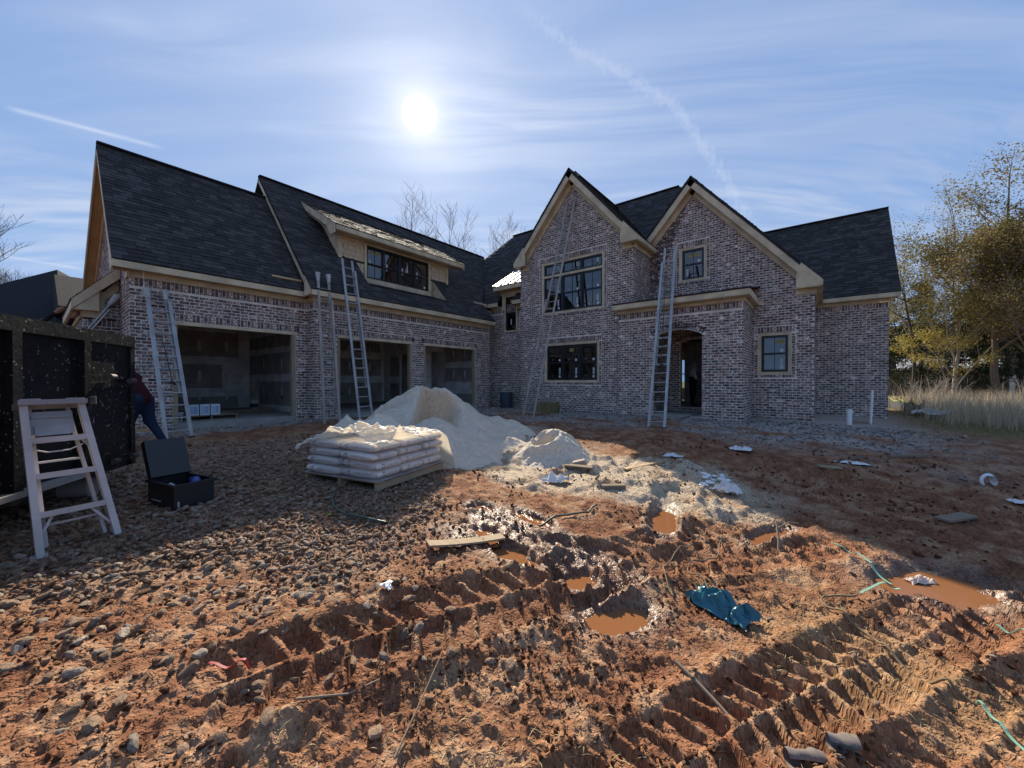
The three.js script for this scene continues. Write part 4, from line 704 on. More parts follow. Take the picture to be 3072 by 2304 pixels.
{
  const all = [];
  const put = (x, z, s, lift = 0.25) => { const y = groundY(x, z), t = 0.75 + 0.5 * RG(), w = RG(); if (puddleAt(x, z) < 1.2) return; all.push({ p: V(x, y + s * lift, z), s: V(s * (0.9 + 0.7 * RG()), s * (0.65 + 0.4 * RG()), s * (0.8 + 0.3 * RG())), q: spin(0.6), c: w < 0.55 ? [0.66 * t, 0.44 * t, 0.295 * t] : w < 0.85 ? [0.80 * t, 0.63 * t, 0.49 * t] : [0.48 * t, 0.25 * t, 0.14 * t], k: Math.floor(RG() * 6) }); };
  for (let i = 0; i < 48000; i++) { const x = -10 + 8.2 * RG(), z = -5.4 + 7 * RG(), m = gravelMask(x, z); if (RG() > m * (0.32 + 0.68 * smooth(-9, -4, x))) continue; const s = 0.009 + 0.025 * Math.pow(RG(), 2.2); put(x, z, s, 0.3 + 0.7 * RG() * smooth(0.4, 0.9, m)); }
  for (let i = 0; i < 1500; i++) { const x = -4.6 + 3.3 * RG(), z = -1.9 + 2.9 * RG(); if (RG() > smooth(-1.2, -2.7, x + 0.7 * z + 0.9) * 0.75 + 0.05) continue; put(x, z, 0.009 + 0.042 * Math.pow(RG(), 2.2), 0.12); }
  for (let i = 0; i < 900; i++) { const x = -3.5 + 5 * RG(), z = -7.5 + 7.2 * RG(); if (RG() < 0.5) put(x, z, 0.008 + 0.012 * RG(), 0.3); }
  const eye = camera.position, F = V(-0.6266, 0, -0.7793), Rt = V(0.7793, 0, -0.6266);
  all.forEach((e) => { const d = e.p.clone().sub(eye), f = d.dot(F), u = d.dot(Rt) / f, v = -d.y / f; e.v = f > 0.4 && Math.abs(u) < 1.3 && v < 1.0 ? e.s.x / f : 0; });
  all.sort((a, b) => b.v - a.v);
  const tones = new Map();
  all.slice(0, 300).forEach((e) => { const key = e.c.map((v) => Math.round(v * 18)).join(); if (!tones.has(key)) { const m = stoneM.clone(); m.color = rgb(...e.c); tones.set(key, m); } const m = part('stone', stoneGeos[e.k], tones.get(key), ground); m.position.copy(e.p); m.quaternion.copy(e.q); m.scale.copy(e.s); });
  scatter('gravel', 'crushed stone spread over the clay between the container and the pallet', 'gravel', stoneM, all.slice(300));
  console.log('stones', all.length);
  const rub = [];
  for (let i = 0; i < 40000; i++) { const x = -12.3 + 15 * RG(), z = -14 + 14.3 * RG(); if (x < -5.6 && z < -13.3 || (x > -5.6 && x < -1.8 && z < -13.05)) continue; const m = debrisMask(x, z); if (RG() > m * 0.95) continue; const s = 0.014 + 0.034 * RG() * RG(), t = 0.8 + 0.4 * RG(); rub.push({ p: V(x, groundY(x, z) + s * 0.3, z), s: V(s * 1.3, s * 0.7, s), q: spin(), c: RG() < 0.75 ? [0.64 * t, 0.58 * t, 0.52 * t] : [0.3 * t, 0.24 * t, 0.2 * t], k: Math.floor(RG() * 6) }); }
  scatter('mortar_rubble', 'pale chips of mortar and broken brick strewn along the house walls', 'rubble', stoneM, rub);
  const cl = [];
  for (let i = 0; i < 24000; i++) { const u = RG(), rr = 1.1 + 9 * u * u, a = Math.atan2(-0.6266, -0.7793) + (RG() - 0.5) * 2.2, x = Math.sin(a) * rr, z = Math.cos(a) * rr; const n = fbm(x * 1.5 + 40, z * 1.5, 3), g = groundAt(x, z); if (RG() > smooth(0.36, 0.62, n) * (1 - g.track) || g.pud < 1.35 || gravelMask(x, z) > 0.7) continue; const s = (0.004 + 0.016 * Math.pow(RG(), 3)) * (0.8 + 0.1 * rr), t = 0.7 + 0.6 * RG(), w = RG(); cl.push({ p: V(x, g.y + s * 0.35, z), s: V(s * 1.2, s, s), q: spin(1), c: sandMask(x, z) > 0.5 ? [0.5 * t, 0.39 * t, 0.28 * t] : w < 0.7 ? [0.27 * t, 0.115 * t, 0.06 * t] : [0.4 * t, 0.23 * t, 0.14 * t], k: Math.floor(RG() * 6) }); }
  scatter('mud_clods', 'crumbled clods of red clay thrown up beside the tyre prints', 'mud', stoneM, cl);
  console.log('rubble', rub.length, 'clods', cl.length);
}
{ // straw and thin grass pressed into the clay
  const blade = new THREE.BufferGeometry(); blade.setAttribute('position', new THREE.Float32BufferAttribute([0, 0, 0, 0.05, 0.012, 0.003, 0.05, 0.012, -0.003, 0, 0, 0, 0, 0, 0.006, 0.05, 0.012, 0.003, 0.05, 0.012, 0.003, 0.1, 0.004, 0.001, 0.05, 0.012, -0.003], 3)); blade.computeVertexNormals();
  const L = []; for (let i = 0; i < 16000; i++) { const u = RG(), rr = 1.2 + 5 * u * u, a = Math.atan2(-0.6266, -0.7793) + (RG() - 0.62) * 2.0, x = Math.sin(a) * rr, z = Math.cos(a) * rr; if (RG() > strawMask(x, z) + 0.02 || puddleAt(x, z) < 1.2) continue; L.push([x, z]); }
  const im = shade(new THREE.InstancedMesh(blade, std({ roughness: 0.8 }), L.length)); im.name = 'straw'; tag(im, 'dry straw and thin grass blades pressed into the clay', 'straw', null, 'stuff');
  L.forEach(([x, z], i) => { const g = RG(), k = 0.22 + 0.5 * RG(); im.setMatrixAt(i, new THREE.Matrix4().compose(V(x, groundY(x, z) + 0.004, z), new THREE.Quaternion().setFromEuler(new THREE.Euler((RG() - 0.5) * 0.4, RG() * 6.28, (RG() - 0.35) * 0.7)), V(k, k, 0.3 + 0.25 * RG()))); im.setColorAt(i, g < 0.7 ? rgb(0.5, 0.38, 0.2) : g < 0.9 ? rgb(0.32, 0.22, 0.11) : rgb(0.2, 0.22, 0.06)); });
  scene.add(im); console.log('straw', L.length);
}
// ------------------------------------------------------------------ sand
const sandTex = dataTex(256, (u, v) => 0.8 + 0.2 * tfbm(u, v, 16, 4, 0.65, 14), false, 1);
const sandM = std({ color: rgb(0.70, 0.585, 0.45), vertexColors: true, map: sandTex, roughness: 0.95, bumpMap: soilBump, bumpScale: 0.025 });
function mound(name, label, cx, cz, half, n, hf) {
  const pos = [], col = [], uv = [], idx = [];
  for (let j = 0; j <= n; j++) for (let i = 0; i <= n; i++) {
    const x = cx + (i / n * 2 - 1) * half, z = cz + (j / n * 2 - 1) * half, h = hf(x, z), b = baseY(x, z);
    const [hh, damp] = h;
    pos.push(x, b - 0.12 + hh, z); uv.push(x, z); const t = 0.92 + 0.16 * fbm(x * 3, z * 3, 3); col.push(t * mix(1, 0.92, damp), t * mix(1, 0.76, damp), t * mix(1, 0.62, damp));
    if (i && j) { const a = (j - 1) * (n + 1) + i - 1, b2 = a + 1, c = a + n + 1, d = c + 1; if (Math.max(pos[a * 3 + 1], pos[d * 3 + 1]) > baseY(x, z) - 0.11) idx.push(a, c, b2, b2, c, d); }
  }
  const g = new THREE.BufferGeometry(); g.setAttribute('position', new THREE.Float32BufferAttribute(pos, 3)); g.setAttribute('color', new THREE.Float32BufferAttribute(col, 3)); g.setAttribute('uv', new THREE.Float32BufferAttribute(uv, 2)); g.setIndex(idx); g.computeVertexNormals();
  return solo(name, g, sandM, label, 'sand pile');
}
mound('sand_pile', 'large pale heap of masonry sand with a dug-out tan face, before the garage', -7.2, -6.4, 3.3, 260, (x, z) => {
  const lump = 0.3 * (fbm(x * 1.5, z * 1.5 + 3, 4) - 0.5) + 0.1 * (fbm(x * 5, z * 5, 4, 0.6) - 0.5);
  const P = [-7.87, -5.99], Q = [-7.45, -6.53], dx = Q[0] - P[0], dz = Q[1] - P[1], tt = clamp(((x - P[0]) * dx + (z - P[1]) * dz) / (dx * dx + dz * dz), 0, 1);
  const a = 1.36 - 0.05 * tt - 0.66 * Math.hypot(x - P[0] - dx * tt, z - P[1] - dz * tt), rg = 0.62 - 0.52 * Math.hypot((x + 6.7) * 0.9, (z + 7.6) * 0.85), f = 0.86 - 0.52 * Math.hypot((x + 6.35) * 0.95, (z + 5.25) * 1.0), e = 0.3 - 0.34 * Math.hypot(x + 5.5, z + 6.7);
  let h = Math.max(a, rg, f, e); h += 0.07 * Math.max(0, 1 - Math.abs(a - Math.max(rg, f)) * 4);
  h += lump * smooth(-0.1, 0.4, h) * (1 - 0.5 * smooth(1.0, 1.3, h));
  h -= 0.13 * smooth(0.62, 0.8, ridge(x * 1.1 + z * 0.5, z * 1.3 - x * 0.3 + 2, 2)) * smooth(0.1, 0.5, h) * smooth(0.4, -0.4, x + 7.6);
  // the face cut by shovels below the crest
  const u = (x - P[0]) * 0.7793 - (z - P[1]) * 0.6266, v = (x - P[0]) * 0.6266 + (z - P[1]) * 0.7793 + 0.06 * (fbm(x * 4, z * 4, 2) - 0.5), wob = 0.08 * (fbm(v * 3, 4, 2) - 0.5);
  const cut = smooth(0.12, 0.22, u + wob) * smooth(1.25, 0.75, u) * smooth(-0.12, -0.02, v) * smooth(1.5, 1.0, v);
  const hc = Math.max(1.2 - 1.9 * v - 0.18 * u, 0.62 - 0.34 * v - 0.1 * u), dug = cut * smooth(0.0, 0.1, h - hc);
  h = mix(h, Math.min(h, hc + 0.05 * (fbm(x * 6, z * 6, 3) - 0.5)), cut);
  return [Math.max(h, -0.2), dug];
});
mound('sand_pile', 'small lit sand mound with a deep hole in its top', -4.15, -6.45, 1.3, 150, (x, z) => {
  const d = Math.hypot((x + 4.2), (z + 6.5) * 0.95); let h = 0.58 - 0.6 * d + 0.22 * (fbm(x * 2.6 + 4, z * 2.6, 4, 0.6) - 0.5) + 0.12 * smooth(0.5, 0.75, ridge(x * 1.9, z * 1.9 + 7, 2)) * smooth(0.9, 0.3, d);
  const q = Math.hypot((x + 4.22) / 0.21, (z + 6.24) / 0.17); h = mix(h, 0.16, smooth(1.25, 0.85, q)); h += 0.03 * smooth(1.25, 1.45, q) * smooth(2.1, 1.6, q);
  return [Math.max(h, -0.2), 0.5 * smooth(1.1, 0.7, q)];
});

// ------------------------------------------------------------------ ladders
function ladder(label, fl, fr, tl, tr, o = {}) { // feet and tops of the two rails; rungs about 0.3 m apart
  const mat = o.mat ?? M.alu, g = thing('extension_ladder', label, 'ladder', [0, 0, 0], 0, 'aluminium ladders leaning on the house');
  const [A, B, C, D] = [fl, fr, tl, tr].map((p) => V(...p)), across = B.clone().sub(A).normalize(), L = A.distanceTo(C), out = across.clone().cross(C.clone().sub(A)).normalize();
  const rail = (p, q, off, m = mat, w = 0.028) => part('rail', new MB().bar(p.clone().addScaledVector(out, off), q.clone().addScaledVector(out, off), w, 0.072, across).geo(), m, g);
  const rungs = (p0, p1, q0, q1, off, from, to) => { for (let i = 0; i < 40; i++) { const T = (i + 0.55) * 0.3048 / L; if (T < from || T > to - 0.015) continue; const t = p0 === A ? T : (T - from) / (1 - from); part('rung', new MB().tube([p0.clone().lerp(q0, t).addScaledVector(out, off), p1.clone().lerp(q1, t).addScaledVector(out, off)], 0.017, 6).geo(), mat, g); } };
  const split = o.split ?? 0.6; // how far up the base section reaches
  rail(A, A.clone().lerp(C, split), 0); rail(B, B.clone().lerp(D, split), 0); rungs(A, B, C, D, 0, 0, split);
  const ins = across.clone().multiplyScalar(0.035), from = o.from ?? 0.42;
  const a2 = A.clone().lerp(C, from).add(ins), b2 = B.clone().lerp(D, from).sub(ins), c2 = C.clone().add(ins), d2 = D.clone().sub(ins);
  rail(a2, c2, -0.06, o.mat2 ?? mat); rail(b2, d2, -0.06, o.mat2 ?? mat); rungs(a2, b2, c2, d2, -0.06, from, 1);
  for (const p of [A, B]) part('foot', new MB().box(p.x - 0.045, p.y - 0.05, p.z - 0.045, p.x + 0.045, p.y + 0.02, p.z + 0.045).geo(), M.black, g);
  if (o.pads) for (const p of [c2, d2]) { const dir = C.clone().sub(A).normalize(); part('padded_tip', new MB().tube([p.clone().addScaledVector(dir, -0.06).addScaledVector(out, -0.06), p.clone().addScaledVector(dir, 0.06).addScaledVector(out, -0.06), p.clone().addScaledVector(dir, 0.17).addScaledVector(out, -0.06), p.clone().addScaledVector(dir, 0.21).addScaledVector(out, -0.06)], 0.045, 8, 0.078).geo(), std({ color: rgb(0.5, 0.49, 0.47), map: blotchTex, roughness: 0.95 }), g); }
  if (o.rope) { const [t0, t1] = o.rope, m = (t, s) => A.clone().lerp(B, 0.45 + s).lerp(C.clone().lerp(D, 0.45 + s), t).addScaledVector(out, 0.03); part('rope', new MB().tube([m(t1, -0.1), m((t0 + t1) / 2, 0), m(t0, 0.08), m(t0 - 0.01, 0.1)], 0.009, 5).tube(Array.from({ length: 14 }, (_, i) => m(t0 - 0.012 * Math.sin(i * 1.3), 0.1 + 0.12 * Math.cos(i * 1.1)).addScaledVector(out, 0.02 * Math.sin(i * 2))), 0.009, 5).geo(), M.black, g); }
  return g;
}
ladder('aluminium ladder with padded tips leaning beside the single garage opening', [-10.78, -0.17, -1.75], [-10.92, -0.17, -2.2], [-12.36, 3.1, -1.69], [-12.36, 3.1, -2.07], { pads: true, split: 0.97, from: 0.3, rope: [0.36, 0.68] });
ladder('weathered ladder with padded tips standing against the brick pier between the garages', [-10.9, -0.17, -5.13], [-10.9, -0.19, -5.57], [-11.78, 4.15, -5.36], [-11.78, 4.15, -5.75], { mat: M.aluold, mat2: M.aluold, pads: true, split: 0.86, from: 0.1 });
ladder('ladder reaching above the eave to the left end of the dormer', [-10.9, -0.19, -6.2], [-10.9, -0.17, -6.62], [-12.0, 5.03, -6.22], [-12.0, 5.03, -6.62], { split: 0.93, from: 0.2 });
ladder('very long brown-grey ladder leaning on the tall brick gable', [-8.27, -0.2, -10.92], [-7.85, -0.2, -10.96], [-7.93, 8.16, -13.27], [-7.52, 8.14, -13.27], { mat: M.aluold, mat2: M.aluold, split: 0.52, from: 0.47 });
ladder('bright ladder leaning on the porch roof in front of the arched entry', [-3.76, -0.23, -10.78], [-3.33, -0.21, -10.78], [-4.25, 5.66, -13.6], [-3.85, 5.66, -13.6], { split: 0.9, from: 0.3, rope: [0.3, 0.84] });
ladder('ladder with a padded tip propped behind the black container', [-13.75, -0.2, 0.55], [-14.12, -0.2, 0.5], [-13.75, 3.0, -1.28], [-14.12, 3.0, -1.28], { pads: true, split: 0.95, from: 0.2 });

{ // folded step ladder leaning on the container
  const g = thing('step_ladder', 'dusty white folded step ladder leaning against the black container', 'ladder');
  const fg = std({ color: rgb(0.55, 0.49, 0.46), map: blotchTex, roughness: 0.75 }), FL = V(-5.2, -0.45, -0.02), FR = V(-5.31, -0.45, -0.5), TL = V(-5.59, 0.84, 0.07), TR = V(-5.67, 0.84, -0.28);
  const ax = FR.clone().sub(FL).normalize(), out = norm(0.93, 0.27, -0.2), L = (t) => FL.clone().lerp(TL, t), Q = (t) => FR.clone().lerp(TR, t);
  for (const [a, b] of [[FL, TL], [FR, TR]]) { part('side_rail', new MB().bar(a, b, 0.085, 0.022, ax).geo(), fg, g); part('rail_flange', new MB().bar(a.clone().addScaledVector(out, 0.045), b.clone().addScaledVector(out, 0.045), 0.012, 0.05, ax).geo(), fg, g); }
  for (const t of [0.275, 0.525, 0.765]) { part('tread', new MB().obox(L(t).addScaledVector(out, -0.045), Q(t).sub(L(t)), V(0, 0.012, 0), out.clone().multiplyScalar(0.095)).geo(), fg, g); part('tread_lip', new MB().obox(L(t).addScaledVector(out, 0.042).add(V(0, -0.04, 0)), Q(t).sub(L(t)), V(0, 0.04, 0), out.clone().multiplyScalar(0.01)).geo(), fg, g); }
  for (const [t0, s0, t1, s1] of [[0.1, 0, 0.27, 0.25], [0.1, 1, 0.27, 0.72], [0.68, 0, 0.76, 0.16], [0.68, 1, 0.76, 0.84]]) { const at = (t, s) => L(t).lerp(Q(t), s); part('brace', new MB().bar(at(t0, s0), at(t1, s1), 0.02, 0.012, out).geo(), fg, g); }
  const back = out.clone().multiplyScalar(-0.09); // rear legs folded behind
  for (const [a, b, s] of [[FL, TL, 0.06], [FR, TR, -0.06]]) part('rear_leg', new MB().bar(a.clone().add(back).addScaledVector(ax, s).add(V(0, 0.08, 0)), b.clone().add(back).addScaledVector(ax, s), 0.03, 0.025, ax).geo(), fg, g);
  for (const t of [0.2, 0.62]) part('rear_brace', new MB().bar(L(t).add(back).addScaledVector(ax, 0.06), Q(t).add(back).addScaledVector(ax, -0.06), 0.018, 0.018).geo(), fg, g);
  part('spreader', new MB().tube([L(0.7).addScaledVector(ax, 0.04), L(0.69).addScaledVector(ax, 0.12).add(V(0, -0.02, 0)), Q(0.7).addScaledVector(ax, -0.14).add(V(0, -0.03, 0)), Q(0.71).addScaledVector(ax, -0.05)], 0.007, 5).geo(), fg, g);
  const grime = std({ color: rgb(0.36, 0.35, 0.35), map: brickTex, roughness: 0.8 }); grime.map = blotchTex;
  part('top_cap', new MB().obox(L(1).addScaledVector(ax, -0.035).addScaledVector(out, -0.11).add(V(0, -0.005, 0)), ax.clone().multiplyScalar(0.43), V(0, 0.045, 0), out.clone().multiplyScalar(0.19)).geo(), grime, g);
  part('cap_rim', new MB().obox(L(1).addScaledVector(ax, -0.02).addScaledVector(out, -0.09).add(V(0, 0.041, 0)), ax.clone().multiplyScalar(0.12), V(0, 0.012, 0), out.clone().multiplyScalar(0.15)).obox(L(1).addScaledVector(ax, 0.26).addScaledVector(out, -0.09).add(V(0, 0.041, 0)), ax.clone().multiplyScalar(0.12), V(0, 0.012, 0), out.clone().multiplyScalar(0.15)).geo(), grime, g);
  const tray = (t) => L(t).lerp(Q(t), 0.08).addScaledVector(out, -0.03), dn = L(0.8).sub(L(0.96));
  const shelf = part('pail_shelf', new MB().obox(tray(0.96), ax.clone().multiplyScalar(0.28), dn, out.clone().multiplyScalar(0.014)).geo(), grime, g);
  part('shelf_rib', new MB().obox(tray(0.93).addScaledVector(out, 0.015).addScaledVector(ax, 0.02), ax.clone().multiplyScalar(0.24), dn.clone().multiplyScalar(0.1), out.clone().multiplyScalar(0.012)).geo(), grime, shelf);
  part('shelf_rib', new MB().obox(tray(0.86).addScaledVector(out, 0.015).addScaledVector(ax, 0.03), ax.clone().multiplyScalar(0.22), dn.clone().multiplyScalar(0.42), out.clone().multiplyScalar(0.012)).geo(), grime, shelf);
  for (const p of [FL, FR]) part('foot', new MB().box(p.x - 0.04, p.y - 0.02, p.z - 0.05, p.x + 0.04, p.y + 0.03, p.z + 0.05).geo(), fg, g);
}

{ // roll-off container
  const splat = dataTex(512, (u, v) => { const s = smooth(0.80, 0.815, tfbm(u, v, 52, 2, 0.5, 101)), r = smooth(0.74, 0.78, tfbm(u, v, 9, 4, 0.6, 111)); const d = 0.005 + 0.006 * tfbm(u, v, 6, 4, 0.6, 120); return [Math.max(d, 0.24 * s, 0.012 * r), Math.max(d, 0.21 * s, 0.008 * r), Math.max(d * 1.1, 0.16 * s, 0.006 * r)]; }, false, 0.7);
  const steel = std({ map: splat, roughness: 0.38, metalness: 0.15, bumpMap: bumpTex, bumpScale: 0.003 }), rust = std({ color: rgb(0.07, 0.05, 0.045), roughness: 0.7 });
  const g = thing('roll_off_container', 'black steel roll-off rubbish container speckled with paint, at the frame edge', 'container', [-7.32, -0.35, -0.82], Math.atan2(-0.54, 0.84));
  const B = (name, m, ...a) => part(name, new MB().box(...a).geo(), m, g); // x runs back towards the near end, z = 0 is the face we see, z > 0 lies behind it
  const H = 2.02, y0 = 0.36, W = -2.2, L = 4.7;
  // local z: the face looks along local -z? the group is turned so that +z points away from the house
  const s = -1; // outward is local -z
  const bx = (name, m, xa, ya, za, xb, yb, zb) => B(name, m, xa, ya, Math.min(s * za, s * zb), xb, yb, Math.max(s * za, s * zb));
  bx('side_panel', steel, 0.9, y0, -0.03, L, H - 0.02, 0);
  bx('gate_panel', steel, 0.0, y0 - 0.06, -0.02, 0.86, H - 0.03, 0.03);
  bx('far_side', steel, 0, y0, W, L, H - 0.02, W + 0.04); bx('end_panel', steel, 0, y0, W, 0.04, H - 0.03, -0.02); bx('end_panel', steel, L - 0.04, y0, W, L, H - 0.03, -0.03); bx('container_floor', steel, 0, y0, W, L, y0 + 0.04, -0.03);
  bx('top_rail', steel, 0.0, H - 0.14, -0.05, L, H, 0.06); bx('top_rail', steel, 0, H - 0.14, W - 0.04, L, H, W + 0.05);
  for (const x of [0.86, 1.75, 2.65, 3.55, 4.45]) bx('side_rib', steel, x, y0, -0.01, x + 0.1, H - 0.14, 0.075);
  bx('gate_post', steel, 0.0, y0 - 0.06, 0.03, 0.09, H - 0.14, 0.055); bx('gate_rail', steel, 0.02, 1.34, 0.03, 0.82, 1.4, 0.06);
  bx('gate_rail', steel, 0.02, y0 + 0.02, 0.03, 0.9, y0 + 0.12, 0.075);
  for (const [x, y] of [[0.16, 1.42], [0.55, 1.47], [0.9, 1.2], [0.12, 0.42], [0.5, 0.42]]) { const c = part('hinge_knuckle', new THREE.CylinderGeometry(0.035, 0.035, 0.09, 12), rust, g); c.position.set(x, y, s * 0.1); c.rotation.z = x > 0.8 ? 0 : Math.PI / 2; }
  bx('bottom_rail', std({ color: rgb(0.30, 0.28, 0.26), map: blotchTex, roughness: 0.9 }), 1.0, y0 - 0.02, 0.0, L, y0 + 0.035, 0.1); bx('long_sill', rust, 0.3, 0.14, -0.5, L, 0.33, -0.38); bx('long_sill', rust, 0.3, 0.14, -1.8, L, 0.33, -1.68);
  bx('cross_member', rust, 0.4, y0 - 0.12, -2.1, 0.5, y0, -0.05); for (const x of [1.6, 2.8, 4.0]) bx('cross_member', rust, x, y0 - 0.12, -2.1, x + 0.1, y0, -0.05);
  for (const x of [0.5, 2.55]) { const c = part('ground_roller', new THREE.CylinderGeometry(0.13, 0.13, 0.28, 18), std({ color: rgb(0.25, 0.24, 0.23), roughness: 0.8 }), g); c.rotation.x = Math.PI / 2; c.position.set(x, 0.13, s * -0.25); }
  bx('ladder_rung', rust, 3.0, 0.8, 0.0, 3.3, 0.83, 0.08);
}

{ // tool box with its lid standing open
  const pl = std({ color: rgb(0.012, 0.012, 0.014), roughness: 0.42, bumpMap: bumpTex, bumpScale: 0.001 }), g = thing('tool_box', 'open black plastic tool box with a blue tool inside, on the gravel', 'tool box', [-5.66, -0.40, -0.98], Math.atan2(-0.22, -0.975) + Math.PI);
  // local x runs from the near corner to the left (-0.975, 0.22), local z to the right-back
  g.rotation.set(0, 0, 0); const e1 = V(-0.975, 0, 0.222), e2 = V(-0.222, 0, -0.975), P = (a, y, b) => e1.clone().multiplyScalar(a).addScaledVector(e2, b).add(V(0, y, 0));
  const bx = (m, a0, a1, y0, y1, b0, b1) => m.obox(P(a0, y0, b0), e2.clone().multiplyScalar(b1 - b0), V(0, y1 - y0, 0), e1.clone().multiplyScalar(a1 - a0));
  const W = 0.6, D = 0.4, H = 0.29, t = 0.012;
  part('tub', bx(bx(bx(bx(bx(new MB(), 0, W, 0, t, 0, D), 0, t, t, H, 0, D), W - t, W, t, H, 0, D), t, W - t, t, H, 0, t), t, W - t, t, H, D - t, D).geo(), pl, g);
  part('rim', bx(bx(bx(bx(new MB(), -0.02, W + 0.02, H - 0.03, H + 0.004, -0.02, 0.012), -0.02, W + 0.02, H - 0.03, H + 0.004, D - 0.012, D + 0.02), -0.02, 0.012, H - 0.03, H + 0.003, 0.012, D - 0.012), W - 0.012, W + 0.02, H - 0.03, H + 0.003, 0.012, D - 0.012).geo(), pl, g);
  part('latch', bx(new MB(), 0.3, 0.5, 0.07, 0.085, -0.01, 0.0).geo(), M.alu, g); part('latch', bx(new MB(), -0.006, 0.0, 0.04, 0.1, 0.03, 0.05).geo(), M.alu, g);
  const hx = P(W, H, 0), up = V(0, 1, 0).addScaledVector(e1, 0.42).normalize(), nn = e2.clone().cross(up).normalize();
  const lid = part('lid', new MB().obox(hx.clone(), e2.clone().multiplyScalar(D), up.clone().multiplyScalar(0.46), nn.clone().multiplyScalar(0.09)).geo(), pl, g);
  for (let i = 0; i < 3; i++) part('lid_pocket', new MB().obox(hx.clone().addScaledVector(up, 0.06 + i * 0.13).addScaledVector(e2, 0.04).addScaledVector(nn, -0.05), e2.clone().multiplyScalar(D - 0.1), up.clone().multiplyScalar(0.1), nn.clone().multiplyScalar(0.05)).geo(), std({ color: rgb(0.03, 0.028, 0.028), roughness: 0.8 }), lid);
  part('lid_cable', new MB().tube([0, 0.15, 0.3, 0.44, 0.5, 0.42, 0.3].map((q, i) => hx.clone().addScaledVector(up, q).addScaledVector(e2, 0.36 + 0.05 * Math.sin(i * 1.7)).addScaledVector(nn, -0.03)), 0.008, 5).geo(), std({ color: rgb(0.4, 0.36, 0.3), roughness: 0.6 }), lid);
  const tool = solo('cordless_tool', new MB().tube([V(-5.66, -0.40, -0.98).add(P(0.12, 0.22, 0.26)), V(-5.66, -0.40, -0.98).add(P(0.2, 0.27, 0.3)), V(-5.66, -0.40, -0.98).add(P(0.32, 0.25, 0.32))], 0.055, 10, 0.04).geo(true), std({ color: rgb(0.02, 0.06, 0.22), roughness: 0.5 }), 'blue power tool lying in the open black tool box', 'tool');
  solo('rag', crumple(0.2, 0.14, 0.05, 71), std({ color: rgb(0.5, 0.52, 0.56), roughness: 0.8 }), 'pale rag in the open black tool box', 'rag').position.copy(V(-5.66, -0.40, -0.98).add(P(0.42, 0.2, 0.12)));
}
// a crumpled sheet w x d, about h high, that lies on y = 0
function crumple(w, d, h, seed, n = 22) {
  const r = rng(seed), ox = r() * 50, oz = r() * 50, pos = [], idx = [], uv = [];
  for (let j = 0; j <= n; j++) for (let i = 0; i <= n; i++) {
    const u = i / n * 2 - 1, v = j / n * 2 - 1, a = Math.atan2(v, u), m = Math.max(Math.abs(u), Math.abs(v)), edge = 0.72 + 0.5 * vnoise(ox + Math.cos(a) * 1.6, oz + Math.sin(a) * 1.6);
    const x = u * w / 2 * edge + 0.22 * w * (fbm(ox + u * 2.2, oz + v * 2.2, 2) - 0.5), z = v * d / 2 * edge + 0.22 * d * (fbm(oz + u * 2.2, ox + v * 2.2, 2) - 0.5);
    const y = h * (0.15 + 1.0 * Math.pow(ridge(ox + u * 1.5, oz + v * 1.5, 3), 2.2)) * (1 - 0.55 * m * m) - 0.008 * m;
    pos.push(x, y, z); uv.push(i / n, j / n); if (i && j) { const p = (j - 1) * (n + 1) + i - 1; idx.push(p, p + n + 1, p + 1, p + 1, p + n + 1, p + n + 2); }
  }
  const g = new THREE.BufferGeometry(); g.setAttribute('position', new THREE.Float32BufferAttribute(pos, 3)); g.setAttribute('uv', new THREE.Float32BufferAttribute(uv, 2)); g.setIndex(idx); const f = g.toNonIndexed(); f.computeVertexNormals(); return f;
}

